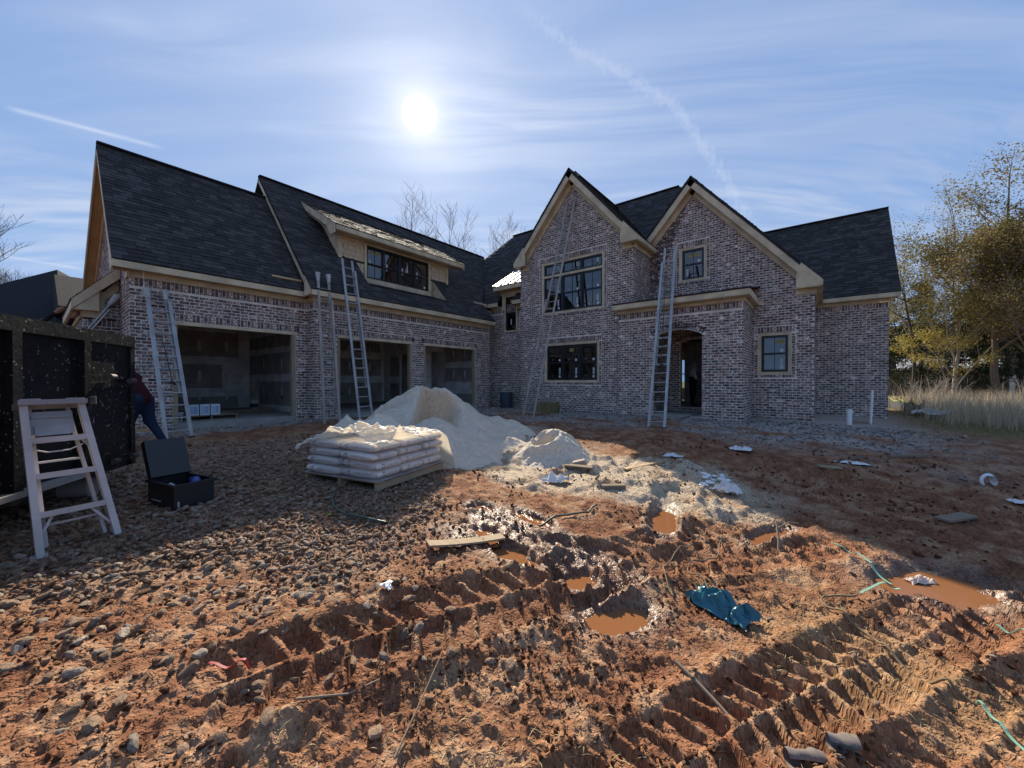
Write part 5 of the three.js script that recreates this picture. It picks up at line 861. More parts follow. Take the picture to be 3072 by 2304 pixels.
// ------------------------------------------------------------------ pallet of mortar bags under plastic
{
  const O = V(-4.62, -0.42, -2.86), e1 = V(-0.974, 0, 0.227), e2 = V(-0.227, 0, -0.974), P = (a, y, b) => O.clone().addScaledVector(e1, a).addScaledVector(e2, b).add(V(0, y, 0)), A = 1.42, B = 1.5;
  const bx = (m, a0, a1, y0, y1, b0, b1) => m.obox(P(a0, y0, b0), e2.clone().multiplyScalar(b1 - b0), V(0, y1 - y0, 0), e1.clone().multiplyScalar(a1 - a0));
  const pal = thing('wooden_pallet', 'wooden pallet under the wrapped mortar bags on the gravel', 'pallet');
  for (const a of [0, A / 2 - 0.02, A - 0.04]) part('stringer', bx(new MB(), a, a + 0.04, 0.02, 0.115, 0, B).geo(), M.lumber, pal);
  for (let i = 0; i < 7; i++) { const b = i * (B - 0.14) / 6; part('deck_board', bx(new MB(), -0.01, A + 0.01, 0.117, 0.135, b, b + 0.14).geo(), i ? M.oldwood : M.lumber, pal); }
  for (const b of [0, B / 2 - 0.07, B - 0.14]) part('bottom_board', bx(new MB(), 0, A, 0, 0.018, b, b + 0.13).geo(), M.oldwood, pal);
  part('slip_sheet', bx(new MB(), -0.03, A + 0.02, 0.137, 0.143, -0.02, B + 0.02).geo(), std({ color: rgb(0.3, 0.27, 0.24), roughness: 0.8 }), pal);
  const label = canvasTex(512, 128, (g, w, h) => { g.fillStyle = '#d5cfc8'; g.fillRect(0, 0, w, h); const r = rng(3); for (let i = 0; i < 60; i++) { g.fillStyle = `rgba(${150 + 60 * r()},${140 + 60 * r()},${130 + 60 * r()},0.18)`; g.fillRect(r() * w, r() * h, 60 * r(), 20 * r()); }
    g.fillStyle = '#54423c'; g.font = '34px serif'; g.fillText('LIGHT IVORY S', 190, 72, 250); g.strokeStyle = '#6b4038'; g.lineWidth = 6; g.beginPath(); g.arc(120, 66, 26, 0, 6.3); g.stroke(); g.beginPath(); g.moveTo(96, 44); g.lineTo(104, 28); g.lineTo(120, 40); g.lineTo(136, 28); g.lineTo(144, 44); g.stroke(); g.fillStyle = '#6b4038'; g.fillRect(106, 58, 9, 9); g.fillRect(125, 58, 9, 9); g.fillRect(108, 78, 24, 5); });
  const bagM = [std({ color: rgb(0.62, 0.58, 0.54), roughness: 0.55, map: blotchTex }), std({ map: label, roughness: 0.55 })];
  const n = 10, bagGeo = (() => { const pos = [], uv = [], idx = [], grp = [[], []]; // a plump pillow 0.7 x 0.13 x 0.47; the long sides carry the print
    const S = new THREE.BoxGeometry(1, 1, 1, 8, 4, 6), p = S.attributes.position; for (let i = 0; i < p.count; i++) { let x = p.getX(i) * 2, y = p.getY(i) * 2, z = p.getZ(i) * 2; const k = Math.pow(Math.pow(Math.abs(x), 8) + Math.pow(Math.abs(z), 8), 1 / 8), r = Math.pow(Math.pow(k, 3.2) + Math.pow(Math.abs(y), 3.2), 1 / 3.2) || 1, m = Math.max(Math.abs(x), Math.abs(y), Math.abs(z)); x *= m / r; y *= m / r; z *= m / r; p.setXYZ(i, x * 0.36 + 0.006 * Math.sin(z * 9), y * 0.066 * (1 + 0.12 * Math.cos(x * 3)), z * 0.255); } S.computeVertexNormals(); return S; })();
  const mats = [bagM[1], bagM[1], bagM[0], bagM[0], bagM[1], bagM[1]], RB = rng(61);
  let first = 0; const names = ['bottom', 'second', 'third', 'top'];
  for (let l = 0; l < 4; l++) for (let i = 0; i < 2; i++) for (let j = 0; j < 3; j++) {
    const m = part(numbered('mortar_bag'), bagGeo, mats, scene), side = i === 0 ? (j === 0 ? 'at the near corner' : j === 1 ? 'middle of the side facing the yard' : 'at the sand-side corner') : (j === 0 ? 'at the container-side corner' : j === 1 ? 'in the middle of the far side' : 'at the hidden rear corner');
    tag(m, `white mortar bag, ${names[l]} layer of the stack, ${side}`, 'bag', 'mortar bags on the pallet');
    m.position.copy(P(A * (0.25 + 0.5 * i) + (RB() - 0.5) * 0.03, 0.21 + l * 0.122, B * (1 / 6 + j / 3) + (RB() - 0.5) * 0.06)); m.scale.set(1 + 0.05 * (RB() - 0.5), 0.92 + 0.16 * RB(), 1 + 0.05 * (RB() - 0.5)); m.rotation.z = (RB() - 0.5) * 0.05; m.rotation.y = Math.atan2(-e1.z, e1.x) + (RB() - 0.5) * 0.12 + (i ? Math.PI : 0); m.rotation.x = (RB() - 0.5) * 0.04;
  }
  // stretch film round the stack
  const film = new THREE.MeshPhysicalMaterial({ color: rgb(0.93, 0.94, 0.95), transmission: 0.92, thickness: 0, roughness: 0.16, ior: 1.45, bumpMap: bumpTex, bumpScale: 0.006 });
  { const ring = [], N = 64, mb = new MB(); const at = (k, y) => { const t = k / N * 2 * Math.PI, c = Math.cos(t), s = Math.sin(t), q = Math.pow(Math.pow(Math.abs(c), 7) + Math.pow(Math.abs(s), 7), -1 / 7), w = 0.012 * Math.sin(y * 40 + k * 0.7) + 0.01 * vnoise(k * 0.8, y * 14); return P(A / 2 + c * q * (A / 2 + 0.025 + w), y, B / 2 + s * q * (B / 2 + 0.02 + w)); };
    for (let k = 0; k < N; k++) for (let j = 0; j < 8; j++) { const y0 = 0.135 + j * 0.066, y1 = y0 + 0.066; mb.quad(at(k, y0), at(k + 1, y0), at(k + 1, y1), at(k, y1)); }
    solo('stretch_film', mb.geo(true), film, 'clear stretch film wound round the mortar bags', 'plastic film'); }
  // loose sheet thrown over the top, its corners lifted by the wind
  { const pos = [], idx = [], uv = [], NU = 110, NV = 100, top = 0.67;
    for (let j = 0; j <= NV; j++) for (let i = 0; i <= NU; i++) {
      const u = i / NU, v = j / NV; let a = mix(-0.03, A + 0.2, u), b = mix(-0.02, B + 0.46, v);
      a += 0.09 * (fbm(u * 5 + 2, v * 5, 2) - 0.5); b += 0.1 * (fbm(u * 5, v * 5 + 8, 2) - 0.5);
      const fold = 0.3 * Math.pow(ridge(u * 2.3 + v * 0.9, v * 2.6 - u * 0.7, 4), 2.5) + 0.07 * Math.pow(ridge(u * 7 + 3, v * 7 + u * 3, 3), 2) - 0.04;
      const over = Math.max(0, -a - 0.0, a - A, -b, b - B);
      let y = top + fold - 0.05; const drop = smooth(0, 0.1, over);
      y -= drop * 0.06; 
      if (b > B - 0.05) y -= 0.62 * smooth(B - 0.05, B + 0.42, b) * smooth(0.75, 0.2, u) + 0.1 * smooth(B, B + 0.3, b);       // the tongue that hangs towards the sand
      if (b < 0) y -= 0.2 * smooth(0, -0.12, b) * (0.3 + vnoise(u * 6, 2));
      y += 0.2 * smooth(A - 0.2, A + 0.2, a) * smooth(0.1, 0.6, v);                                                             // the flared corner at the back
      const p = P(a, y, b); pos.push(p.x, p.y, p.z); uv.push(u * 2, v * 2); if (i && j) { const q = (j - 1) * (NU + 1) + i - 1; idx.push(q, q + 1, q + NU + 1, q + 1, q + NU + 2, q + NU + 1); }
    }
    const g = new THREE.BufferGeometry(); g.setAttribute('position', new THREE.Float32BufferAttribute(pos, 3)); g.setAttribute('uv', new THREE.Float32BufferAttribute(uv, 2)); g.setIndex(idx); g.computeVertexNormals();
    solo('plastic_sheet', g, new THREE.MeshPhysicalMaterial({ color: rgb(0.86, 0.77, 0.62), transmission: 0.5, thickness: 0, roughness: 0.72, ior: 1.3, bumpMap: bumpTex, bumpScale: 0.01 }), 'crumpled cream plastic sheet thrown over the mortar bags', 'plastic sheet'); }
}

// ------------------------------------------------------------------ in the garage
{
  const pal = thing('wooden_pallet', 'dark wooden pallet under white cartons just inside the garage', 'pallet', [-13.75, 0.0, -3.1]);
  for (const z of [-0.58, 0, 0.54]) part('stringer', new MB().box(-0.5, 0.02, z, 0.62, 0.11, z + 0.04).geo(), M.oldwood, pal);
  for (let i = 0; i < 6; i++) part('deck_board', new MB().box(-0.5 + i * 0.2, 0.112, -0.6, -0.36 + i * 0.2, 0.13, 0.6).geo(), M.oldwood, pal);
  for (const x of [-0.5, 0.5]) part('bottom_board', new MB().box(x, 0, -0.6, x + 0.12, 0.018, 0.6).geo(), M.oldwood, pal);
  const ct = canvasTex(128, 160, (g, w, h) => { g.fillStyle = '#cfd6dd'; g.fillRect(0, 0, w, h); g.fillStyle = '#8ea4bd'; g.fillRect(12, 22, 104, 118); g.fillStyle = '#dfe5ea'; for (let y = 34; y < 130; y += 14) g.fillRect(16, y, 50, 4); });
  const cm = std({ map: ct, roughness: 0.7 }), cs = std({ color: rgb(0.58, 0.62, 0.66), roughness: 0.7 });
  ['first', 'second', 'third'].forEach((w, i) => { const b = thing('carton', `white carton of joint compound, ${w} from the ladder`, 'carton', [-13.33, 0.131, -2.72 - i * 0.235], 0.05 * (i - 1), 'cartons in the garage'); part('carton_body', new MB().box(-0.2, 0, -0.105, 0.1, 0.29, 0.105).geo(), cs, b); part('printed_panel', new MB().quad(V(0.103, 0.01, 0.1), V(0.103, 0.01, -0.1), V(0.103, 0.28, -0.1), V(0.103, 0.28, 0.1), [0, 0], [1, 0], [1, 1], [0, 1]).geo(), cm, b); });
  const pail = (name, label, x, y, z, r, h, m) => { const g = thing(name, label, 'bucket', [x, y, z]); part('pail', new THREE.LatheGeometry([[0, 0], [r * 0.86, 0], [r, h], [r * 1.06, h], [r * 1.06, h - 0.05], [r * 1.0, h - 0.05]].map((p) => new THREE.Vector2(...p)), 24), m, g); part('pail_label', new THREE.CylinderGeometry(r * 0.985 + 0.003, r * 0.93 + 0.003, h * 0.4, 24, 1, true, -0.4, 2.4), std({ color: rgb(0.05, 0.05, 0.06), roughness: 0.6 }), g).position.y = h * 0.42; part('bail', new MB().tube(Array.from({ length: 12 }, (_, i) => { const a = i / 11 * Math.PI; return V(Math.cos(a) * r * 1.07, h - 0.03 - Math.sin(a) * r * 0.9, r * 0.5 * Math.sin(a)); }), 0.003, 4).geo(), M.alu, g); return g; };
  pail('bucket', 'white plastic bucket on the garage floor', -16.6, 0.0, -5.2, 0.15, 0.36, std({ color: rgb(0.6, 0.6, 0.58), roughness: 0.5 }));
  pail('bucket', 'small dark pail beside the cartons behind the ladder', -12.95, 0.0, -2.32, 0.12, 0.26, std({ color: rgb(0.35, 0.38, 0.42), roughness: 0.5 }));
  const pk = thing('plank_stack', 'stack of long dark planks lying across the garage floor', 'planks', [-14.9, 0, -4.3]); for (let i = 0; i < 3; i++) part('plank', new MB().box(-0.3 + i * 0.03, i * 0.042, -0.95, 0.0 + i * 0.03, 0.04 + i * 0.042, 0.9).geo(), M.oldwood, pk);
}
// ------------------------------------------------------------------ by the walls
{
  const g = thing('trash_can', 'dark blue plastic trash can standing in the brick corner', 'trash can', [-11.2, -0.2, -13.5]), bm = std({ color: rgb(0.055, 0.065, 0.085), roughness: 0.6 });
  part('can_body', new THREE.LatheGeometry([[0, 0.02], [0.23, 0], [0.29, 0.72], [0.31, 0.72], [0.31, 0.76], [0.27, 0.76], [0.22, 0.05]].map((p) => new THREE.Vector2(...p)), 28), bm, g);
  for (let i = 0; i < 8; i++) { const a = i / 8 * 6.28, m = part('can_rib', new MB().box(-0.02, 0.05, 0.245, 0.02, 0.66, 0.275).geo(), bm, g); m.rotation.y = a; m.scale.set(1, 1, 1); }
  const hb = thing('hay_bale', 'dark straw bale lying under the lower front window', 'hay bale', [-8.35, -0.19, -12.55], 0.12), hg = new THREE.BoxGeometry(0.92, 0.42, 0.44, 30, 14, 14), hp = hg.attributes.position; for (let i = 0; i < hp.count; i++) { const x = hp.getX(i), y = hp.getY(i), z = hp.getZ(i), k = 0.03 * (fbm(x * 22, y * 26 + z * 9, 2) - 0.5) + 0.02 * Math.sin(x * 14) * Math.abs(y); hp.setXYZ(i, x * (1 + k * 1.2) * (1 - 0.06 * Math.pow(Math.abs(y / 0.21), 4)), y * (1 + k * 2) + 0.2, z * (1 + k * 2)); } hg.computeVertexNormals();
  part('straw_body', hg, std({ color: rgb(0.22, 0.175, 0.09), map: woodTex, roughness: 0.95 }), hb);
  const wisp = []; { const mb = new MB(), r = rng(31); for (let i = 0; i < 420; i++) { const x = (r() - 0.5) * 0.94, s = r(), y = s < 0.5 ? 0.41 : 0.42 * r(), z = s < 0.5 ? (r() - 0.5) * 0.44 : 0.22, a = V(x, y, z), d = V((r() - 0.5) * 0.16, (r() - 0.2) * 0.05, (r() - 0.2) * 0.06); mb.tri(a, a.clone().add(d), a.clone().addScaledVector(d, 0.5).add(V(0, 0.005, 0.004))); } const w = mb.build('loose_straw', std({ color: rgb(0.34, 0.28, 0.15), roughness: 0.9 }), hb); w.userData.kind = 'stuff'; }
  for (const x of [-0.22, 0.2]) part('twine', new MB().box(x, -0.01, -0.228, x + 0.008, 0.425, 0.228).geo(), M.yellow, hb);
  const pv = (label, x, z, r, h, cap) => { const q = thing('pipe_stub', label, 'pipe', [x, baseY(x, z) - 0.1, z], 0, 'white drain pipes by the wing'); part('pipe', new THREE.CylinderGeometry(r, r, h, 20), M.pvc, q).position.y = h / 2; if (cap) part('pipe_cap', new THREE.CylinderGeometry(r * 1.14, r * 1.14, 0.09, 20), M.pvc, q).position.y = h; return q; };
  pv('short white capped drain pipe beside the wing wall', 0.62, -14.4, 0.06, 0.5, true); pv('tall thin white drain pipe in front of the wing wall', 1.15, -15.6, 0.03, 1.1, false).rotation.z = -0.03;
  solo('form_board', new MB().box(-2.75, -0.28, -13.03, -1.75, -0.16, -12.99).geo(), M.pine, 'orange-brown board on edge at the foot of the porch', 'board');
  solo('form_board', new MB().box(-12.5, -0.2, -1.95, -12.46, -0.06, -1.42).geo(), M.pine, 'brown board on edge at the garage corner below the ladder', 'board');
  solo('batten', new MB().obox(V(-12.42, 4.09, -4.35), V(0, 0, -0.82), norm(-3.13, 3.725, 0).multiplyScalar(0.075), V(0.02, 0.018, 0)).geo(), M.pine, 'orange wooden batten nailed across the lower garage roof', 'batten');
  solo('rake_handle', new MB().bar(V(-3.45, -0.12, -12.75), V(-2.95, 0.06, -13.5), 0.025, 0.025).geo(), M.dark, 'dark stick lying on the porch step', 'stick');
}
// ------------------------------------------------------------------ litter in the yard
{
  const at = (o, x, z, dy = 0) => { o.position.set(x, groundY(x, z) + dy, z); return o; };
  const tealM = std({ color: rgb(0.02, 0.13, 0.17), roughness: 0.32 });
  const teal = at(solo('plastic_bag', crumple(0.52, 0.24, 0.19, 5, 40), tealM, 'crumpled teal plastic bag lying on the clay', 'bag'), -0.61, -3.42, 0.005); teal.rotation.y = -0.35;
  const wm = std({ color: rgb(0.66, 0.65, 0.63), roughness: 0.6 }), am = std({ color: rgb(0.62, 0.48, 0.38), roughness: 0.5 });
  const bag = (x, z, w, d, h, s, label, m = wm, dy = 0.01, name = 'plastic_bag', cat = 'bag') => at(solo(name, crumple(w, d, h, s, 26), m, label, cat), x, z, dy);
  bag(-1.08, -6.47, 0.36, 0.26, 0.2, 8, 'white crumpled bag at the edge of the house shadow');
  bag(-3.18, -5.06, 0.34, 0.26, 0.18, 9, 'white sack lying on the sandy ground before the small mound');
  bag(-1.3, -9.15, 0.42, 0.3, 0.1, 10, 'white paper sack in the shade before the porch', wm, 0.01, 'paper_sack', 'sack');
  bag(-2.2, -7.66, 0.3, 0.2, 0.08, 12, 'small pale scrap of wrapping between sand and porch', wm, 0.01, 'wrapping_scrap', 'wrapping');
  bag(0.44, -9.21, 0.45, 0.2, 0.05, 13, 'flat pale scrap of wrapping in the shade near the wing', wm, 0.01, 'wrapping_scrap', 'wrapping');
  bag(2.09, -8.13, 0.3, 0.2, 0.06, 15, 'white scrap of wrapping in the dark mud at the frame edge', wm, 0.01, 'wrapping_scrap', 'wrapping');
  bag(-2.56, -1.69, 0.12, 0.09, 0.02, 16, 'tiny white scrap of paper beside the tyre print', wm, 0.005, 'paper_scrap', 'paper');
  { const b = solo('plastic_bag', crumple(0.24, 0.13, 0.07, 14, 26), am, 'whitish bag soaking in the large orange puddle', 'bag'); b.position.set(0.71, waterLevel[2] - 0.004, -5.09); b.rotation.y = 0.6; }
  bag(-4.35, -2.1, 0.05, 0.04, 0.02, 17, 'small yellow-green scrap beside the gravel', std({ color: rgb(0.3, 0.35, 0.05) }), 0.03, 'paper_scrap', 'paper');
  { const g = thing('pvc_offcut', 'white pipe offcut standing in the dark mud on the far side', 'pipe', [1.95, groundY(1.95, -8.94) + 0.06, -8.94], 0.6); const t = part('pipe_ring', new THREE.TorusGeometry(0.09, 0.022, 8, 20, 3.6), M.pvc, g); t.rotation.z = 0.3; part('pipe_inner', new THREE.CylinderGeometry(0.085, 0.085, 0.1, 20, 1, true, 0, 3.4), M.pvc, g).rotation.x = Math.PI / 2; }
  // boards
  const plank = (label, a, b, w, t, m, lift = 0.03, bend = 0) => { const mb = new MB(), n = 6, A = V(a[0], groundY(...a) + lift, a[1]), B = V(b[0], groundY(...b) + lift, b[1]); for (let i = 0; i < n; i++) { const p = A.clone().lerp(B, i / n), q = A.clone().lerp(B, (i + 1) / n), s = (k) => bend * (1 - (2 * k / n - 1) ** 2); p.y += s(i); q.y += s(i + 1); mb.bar(p, q, w, t); } return solo('wood_scrap', mb.geo(), m, label, 'board'); };
  plank('warped pale plank lying in the wet mud', [-2.86, -2.3], [-2.53, -3], 0.13, 0.018, M.lumber, 0.05, -0.015);
  plank('orange-brown board lying on the lit sand near the mound', [-2.63, -6.37], [-2.24, -7.09], 0.1, 0.03, M.pine, 0.04);
  plank('short dark block half sunk in the sandy clay', [-2.47, -5.14], [-2.24, -5.41], 0.1, 0.06, M.oldwood, 0.03);
  plank('pale flat board lying in the shade beyond the mud', [-0.03, -8.68], [0.27, -8.85], 0.13, 0.03, M.lumber, 0.03);
  plank('wide brown board lying in the dark mud', [1.13, -6.8], [1.42, -7.14], 0.16, 0.025, M.oldwood, 0.03);
  plank('thin dark batten in the shade before the wing', [0.97, -9.89], [1.59, -10.33], 0.04, 0.03, M.oldwood, 0.03);
  plank('broken brick-coloured block beside the small sand mound', [-3.45, -6.02], [-3.28, -6.16], 0.12, 0.09, std({ color: rgb(0.42, 0.33, 0.25), map: blotchTex }), 0.06);
  plank('flat dark board under the block beside the sand mound', [-3.5, -5.85], [-3.05, -6], 0.16, 0.02, M.oldwood, 0.02);
  const stick = (label, pts, r) => solo('stick', new MB().tube(pts.map(([x, z, dy = 0]) => V(x, groundY(x, z) + 0.02 + dy, z)), r, 6, r * 0.6).geo(true), M.oldwood, label, 'stick');
  stick('broken branch standing in the mud beside the wheel track', [[-0.34, -4.9], [-0.35, -5.01, 0.1], [-0.38, -5.13, 0.17]], 0.014); stick('thin twig crossing the branch in the mud', [[-0.39, -5.18, 0.1], [-0.28, -5.33, 0.11], [-0.19, -5.46, 0.1]], 0.008); stick('bent twig at the edge of the dark mud', [[-0.14, -6.18, 0.02], [-0.03, -6.35, 0.06], [0.06, -6.52, 0.1]], 0.008);
  stick('long dark root lying in the foreground clay', [[-0.71, -2.52, 0.03], [-0.57, -2.47, 0.0], [-0.44, -2.42, 0.01], [-0.35, -2.36, 0]], 0.014); stick('thin stick in the foreground clay beside the loose stones', [[-2.03, -0.81], [-1.94, -1.03], [-1.88, -1.18]], 0.007); stick('straight thin stick near the frame bottom', [[-1.52, -1.03], [-1.66, -1.29], [-1.76, -1.51]], 0.006);
  // bands, hoses, roots
  const line = (name, cat, label, pts, r, m, lift = 0.025, flat = 0) => { const c = new THREE.CatmullRomCurve3(pts.map(([x, z]) => V(x, 0, z))), P = c.getPoints(pts.length * 7).map((p) => V(p.x, groundY(p.x, p.z) + lift, p.z)); for (let k = 0; k < 3; k++) for (let i = 1; i + 1 < P.length; i++) P[i].y = Math.max(P[i].y, (P[i - 1].y + P[i + 1].y) / 2); const mb = new MB(); if (flat) for (let i = 0; i + 1 < P.length; i++) mb.bar(P[i], P[i + 1], flat, 0.004); else mb.tube(P, r, 6); return solo(name, mb.geo(!flat), m, label, cat); };
  const green = std({ color: rgb(0.22, 0.40, 0.28), roughness: 0.5 }), dkg = std({ color: rgb(0.05, 0.055, 0.04), roughness: 0.6 }), vine = std({ color: rgb(0.20, 0.15, 0.09), roughness: 0.9 });
  line('packing_strap', 'strap', 'pale green packing strap running into the large puddle', [[0.1, -5.27], [0.22, -5.21], [0.32, -5.1], [0.41, -4.94], [0.5, -4.81]], 0, green, 0.035, 0.018);
  line('packing_strap', 'strap', 'short curved green packing strap beside the large puddle', [[0.26, -4.28], [0.37, -4.48], [0.46, -4.58], [0.53, -4.6]], 0, green, 0.05, 0.018);
  line('packing_strap', 'strap', 'green packing strap at the end of the long cord near the corner', [[0.7, -3.35], [0.74, -3.24], [0.77, -3.15], [0.85, -2.99], [0.92, -2.82]], 0, green, 0.04, 0.014);
  line('packing_strap', 'strap', 'green packing strap in the mud at the frame edge beyond the tracks', [[1.03, -4.48], [1.07, -4.41], [1.14, -4.29], [1.26, -4.12]], 0, green, 0.04, 0.016);
  line('cord', 'cord', 'long brown cord snaking over the tracks from the puddle to the corner', [[0.24, -4.29], [0.09, -4.21], [0.02, -4.13], [0.02, -4], [0.14, -3.88], [0.29, -3.78], [0.37, -3.66], [0.47, -3.52], [0.57, -3.43], [0.7, -3.35]], 0.008, vine);
  line('root', 'root', 'thin looping root left of the teal bag', [[-1.03, -4.33], [-1.13, -4.11], [-1.13, -3.85], [-1.14, -3.68], [-1.03, -3.42], [-0.94, -3.28]], 0.007, vine); line('root', 'root', 'thin looping root running down to the teal bag', [[-0.77, -4.82], [-0.84, -4.66], [-0.81, -4.34], [-0.87, -4.12], [-0.98, -3.96], [-0.96, -3.83], [-0.84, -3.75], [-0.71, -3.55]], 0.007, vine);
  line('hose', 'hose', 'dark green hose lying across the wet mud beyond the plank', [[-2.45, -3.47], [-2.34, -3.8], [-2.21, -4.08], [-2.19, -4.24], [-2.21, -4.45]], 0.012, dkg); line('hose', 'hose', 'dark green hose curving over the gravel before the pallet', [[-5, -2.51], [-4.8, -2.35], [-4.57, -2.25], [-4.35, -2.21], [-4.17, -2.24], [-3.7, -2.4]], 0.011, std({ color: rgb(0.05, 0.1, 0.07), roughness: 0.5 }), 0.05);
  line('ribbon', 'ribbon', 'torn red ribbon among the foreground stones', [[-2.72, -0.62], [-2.61, -0.68], [-2.52, -0.76]], 0, std({ color: rgb(0.3, 0.02, 0.02), roughness: 0.6 }), 0.03, 0.016);
  // two curled pieces of bark or broken pipe at the bottom edge
  for (const [x, z, a, l, label] of [[-0.05, -2.34, 0.55, 0.17, 'curled grey tube fragment with a torn edge at the bottom of the frame'], [0.09, -2.44, 0.35, 0.12, 'short grey tube fragment beside the longer one']]) { const g = new THREE.CylinderGeometry(0.034, 0.04, l, 16, 10, true, 0.6, 4.9), p = g.attributes.position; for (let i = 0; i < p.count; i++) { const k = 1 + 0.7 * (fbm(p.getY(i) * 40 + x * 50, p.getX(i) * 40, 2) - 0.5); p.setXYZ(i, p.getX(i) * k, p.getY(i), p.getZ(i) * k); } g.rotateZ(Math.PI / 2); g.computeVertexNormals(); const m = at(solo('tube_fragment', g, std({ color: rgb(0.2, 0.165, 0.145), map: woodTex, roughness: 0.9, side: THREE.DoubleSide }), label, 'tube', 'tube fragments'), x, z, 0.04); m.rotation.y = a; }
  // a heap of pale plaster lumps
  { const g = thing('plaster_lumps', 'little heap of white plaster lumps behind the white bag', 'rubble'); const r = rng(88); for (let i = 0; i < 26; i++) { const x = -1.31 + (r() - 0.5) * 0.34, z = -6.73 + (r() - 0.5) * 0.6, s = 0.025 + 0.04 * r(), m = part('lump', stoneGeos[i % 6], M.pvc, g); m.position.set(x, groundY(x, z) + s * 0.4, z); m.scale.set(s * 1.3, s * 0.8, s); m.rotation.y = r() * 6; } }
}
// ------------------------------------------------------------------ trees
const barkM = std({ color: rgb(0.16, 0.125, 0.10), roughness: 0.95, bumpMap: bumpTex, bumpScale: 0.01 }), paleBark = std({ color: rgb(0.30, 0.26, 0.22), roughness: 0.95 }), darkBark = std({ color: rgb(0.06, 0.05, 0.042), roughness: 0.95 });
const leafMat = (r, g, b) => new THREE.MeshPhysicalMaterial({ color: rgb(r, g, b), roughness: 0.9, transmission: 0.4, thickness: 0, side: THREE.DoubleSide });
function grow(o) { // o: seed, height, levels, spread, kids, trunk radius, first (share of the trunk that is bare), up; returns tubes and twig ends
  const r = rng(o.seed), tr = new MB(), br = new MB(), tips = [];
  const go = (p, d, len, rad, lv) => {
    const n = lv === 0 ? 7 : 3, pts = [p.clone()]; let q = p.clone(), dir = d.clone();
    for (let i = 0; i < n; i++) { dir.add(V((r() - 0.5) * o.wob, (r() - 0.4) * o.wob * 0.6 + (o.up ?? 0.05), (r() - 0.5) * o.wob)).normalize(); q = q.clone().addScaledVector(dir, len / n); pts.push(q); }
    (lv === 0 ? tr : br).tube(pts, rad, lv === 0 ? 8 : lv < 3 ? 4 : 3, rad * (lv === 0 ? 0.35 : 0.5), false);
    if (lv >= o.levels) { tips.push(...pts.slice(1)); return; }
    const k = lv === 0 ? o.kids[0] : o.kids[1], f = lv === 0 ? o.first : 0.25;
    for (let i = 0; i < k; i++) {
      const t = f + (1 - f) * (i + r()) / k, s = Math.min(n - 1, Math.floor(t * n)), b = pts[s].clone().lerp(pts[s + 1], t * n - s), a = r() * 6.28 + i * 2.4;
      const side = V(Math.cos(a), 0, Math.sin(a)), nd = dir.clone().multiplyScalar(lv === 0 ? 0.25 : 0.55).addScaledVector(side, o.spread * (0.7 + 0.5 * r())).add(V(0, o.lift ?? 0.35, 0)).normalize();
      go(b, nd, len * (lv === 0 ? o.ratio : 0.6) * (0.7 + 0.5 * r()) * (lv === 0 ? 1.15 - 0.6 * t : 1), Math.max(o.min ?? 0.006, rad * (0.42 - 0.1 * t)), lv + 1);
    }
    if (lv > 0 || o.leader) go(q, dir, len * 0.45, rad * 0.4, lv + 1);
  };
  go(V(0, -0.2, 0), V((r() - 0.5) * 0.12, 1, (r() - 0.5) * 0.12).normalize(), o.height, o.rad, 0);
  return { tr, br, tips, r };
}
const treeSpot = (x, z) => [x, baseY(x, z) + 0.0, z];
function bareTree(label, x, z, o, group = 'bare winter trees') {
  const g = thing('bare_tree', label, 'tree', treeSpot(x, z), 0, group), { tr, br } = grow({ wob: 0.22, spread: 0.75, kids: [11, 5], ratio: 0.48, first: 0.25, levels: 4, rad: 0.16, min: 0.011, leader: true, ...o });
  tr.build('trunk', o.m ?? paleBark, g); br.build('branches', o.m ?? paleBark, g); return g;
}
function leafTree(label, x, z, o) {
  const g = thing('leafy_tree', label, 'tree', treeSpot(x, z), 0, 'trees beside the house'), { tr, br, tips, r } = grow({ wob: 0.3, spread: 0.8, kids: [9, 4], ratio: 0.5, first: 0.3, levels: 3, rad: 0.14, min: 0.008, leader: true, ...o });
  tr.build('trunk', o.m ?? barkM, g); br.build('branches', o.m ?? barkM, g);
  const mb = new MB(), tone = o.leaf;
  for (const t of tips) for (let i = 0; i < o.dense; i++) { if (r() > (o.keep ?? 1)) continue; const c = t.clone().add(V((r() - 0.5) * o.puff, (r() - 0.5) * o.puff * 0.7, (r() - 0.5) * o.puff)), s = o.size * (0.6 + 0.8 * r()), a = V(r() - 0.5, (r() - 0.5) * 0.7, r() - 0.5).normalize().multiplyScalar(s), b = V(r() - 0.5, (r() - 0.5) * 0.7, r() - 0.5).normalize().multiplyScalar(s * 0.7); const k = 0.65 + 0.7 * r(), w = r(); mb.color(tone[0] * k * (1 + 0.3 * w), tone[1] * k, tone[2] * k); mb.tri(c, c.clone().add(a), c.clone().add(b)); mb.tri(c.clone().add(b), c.clone().add(a), c.clone().addScaledVector(a, 0.8).addScaledVector(b, 1.2)); }
  const lm = leafMat(1, 1, 1); lm.vertexColors = true; const cr = mb.build('crown', lm, g); cr.userData.kind = 'stuff'; return g;
}
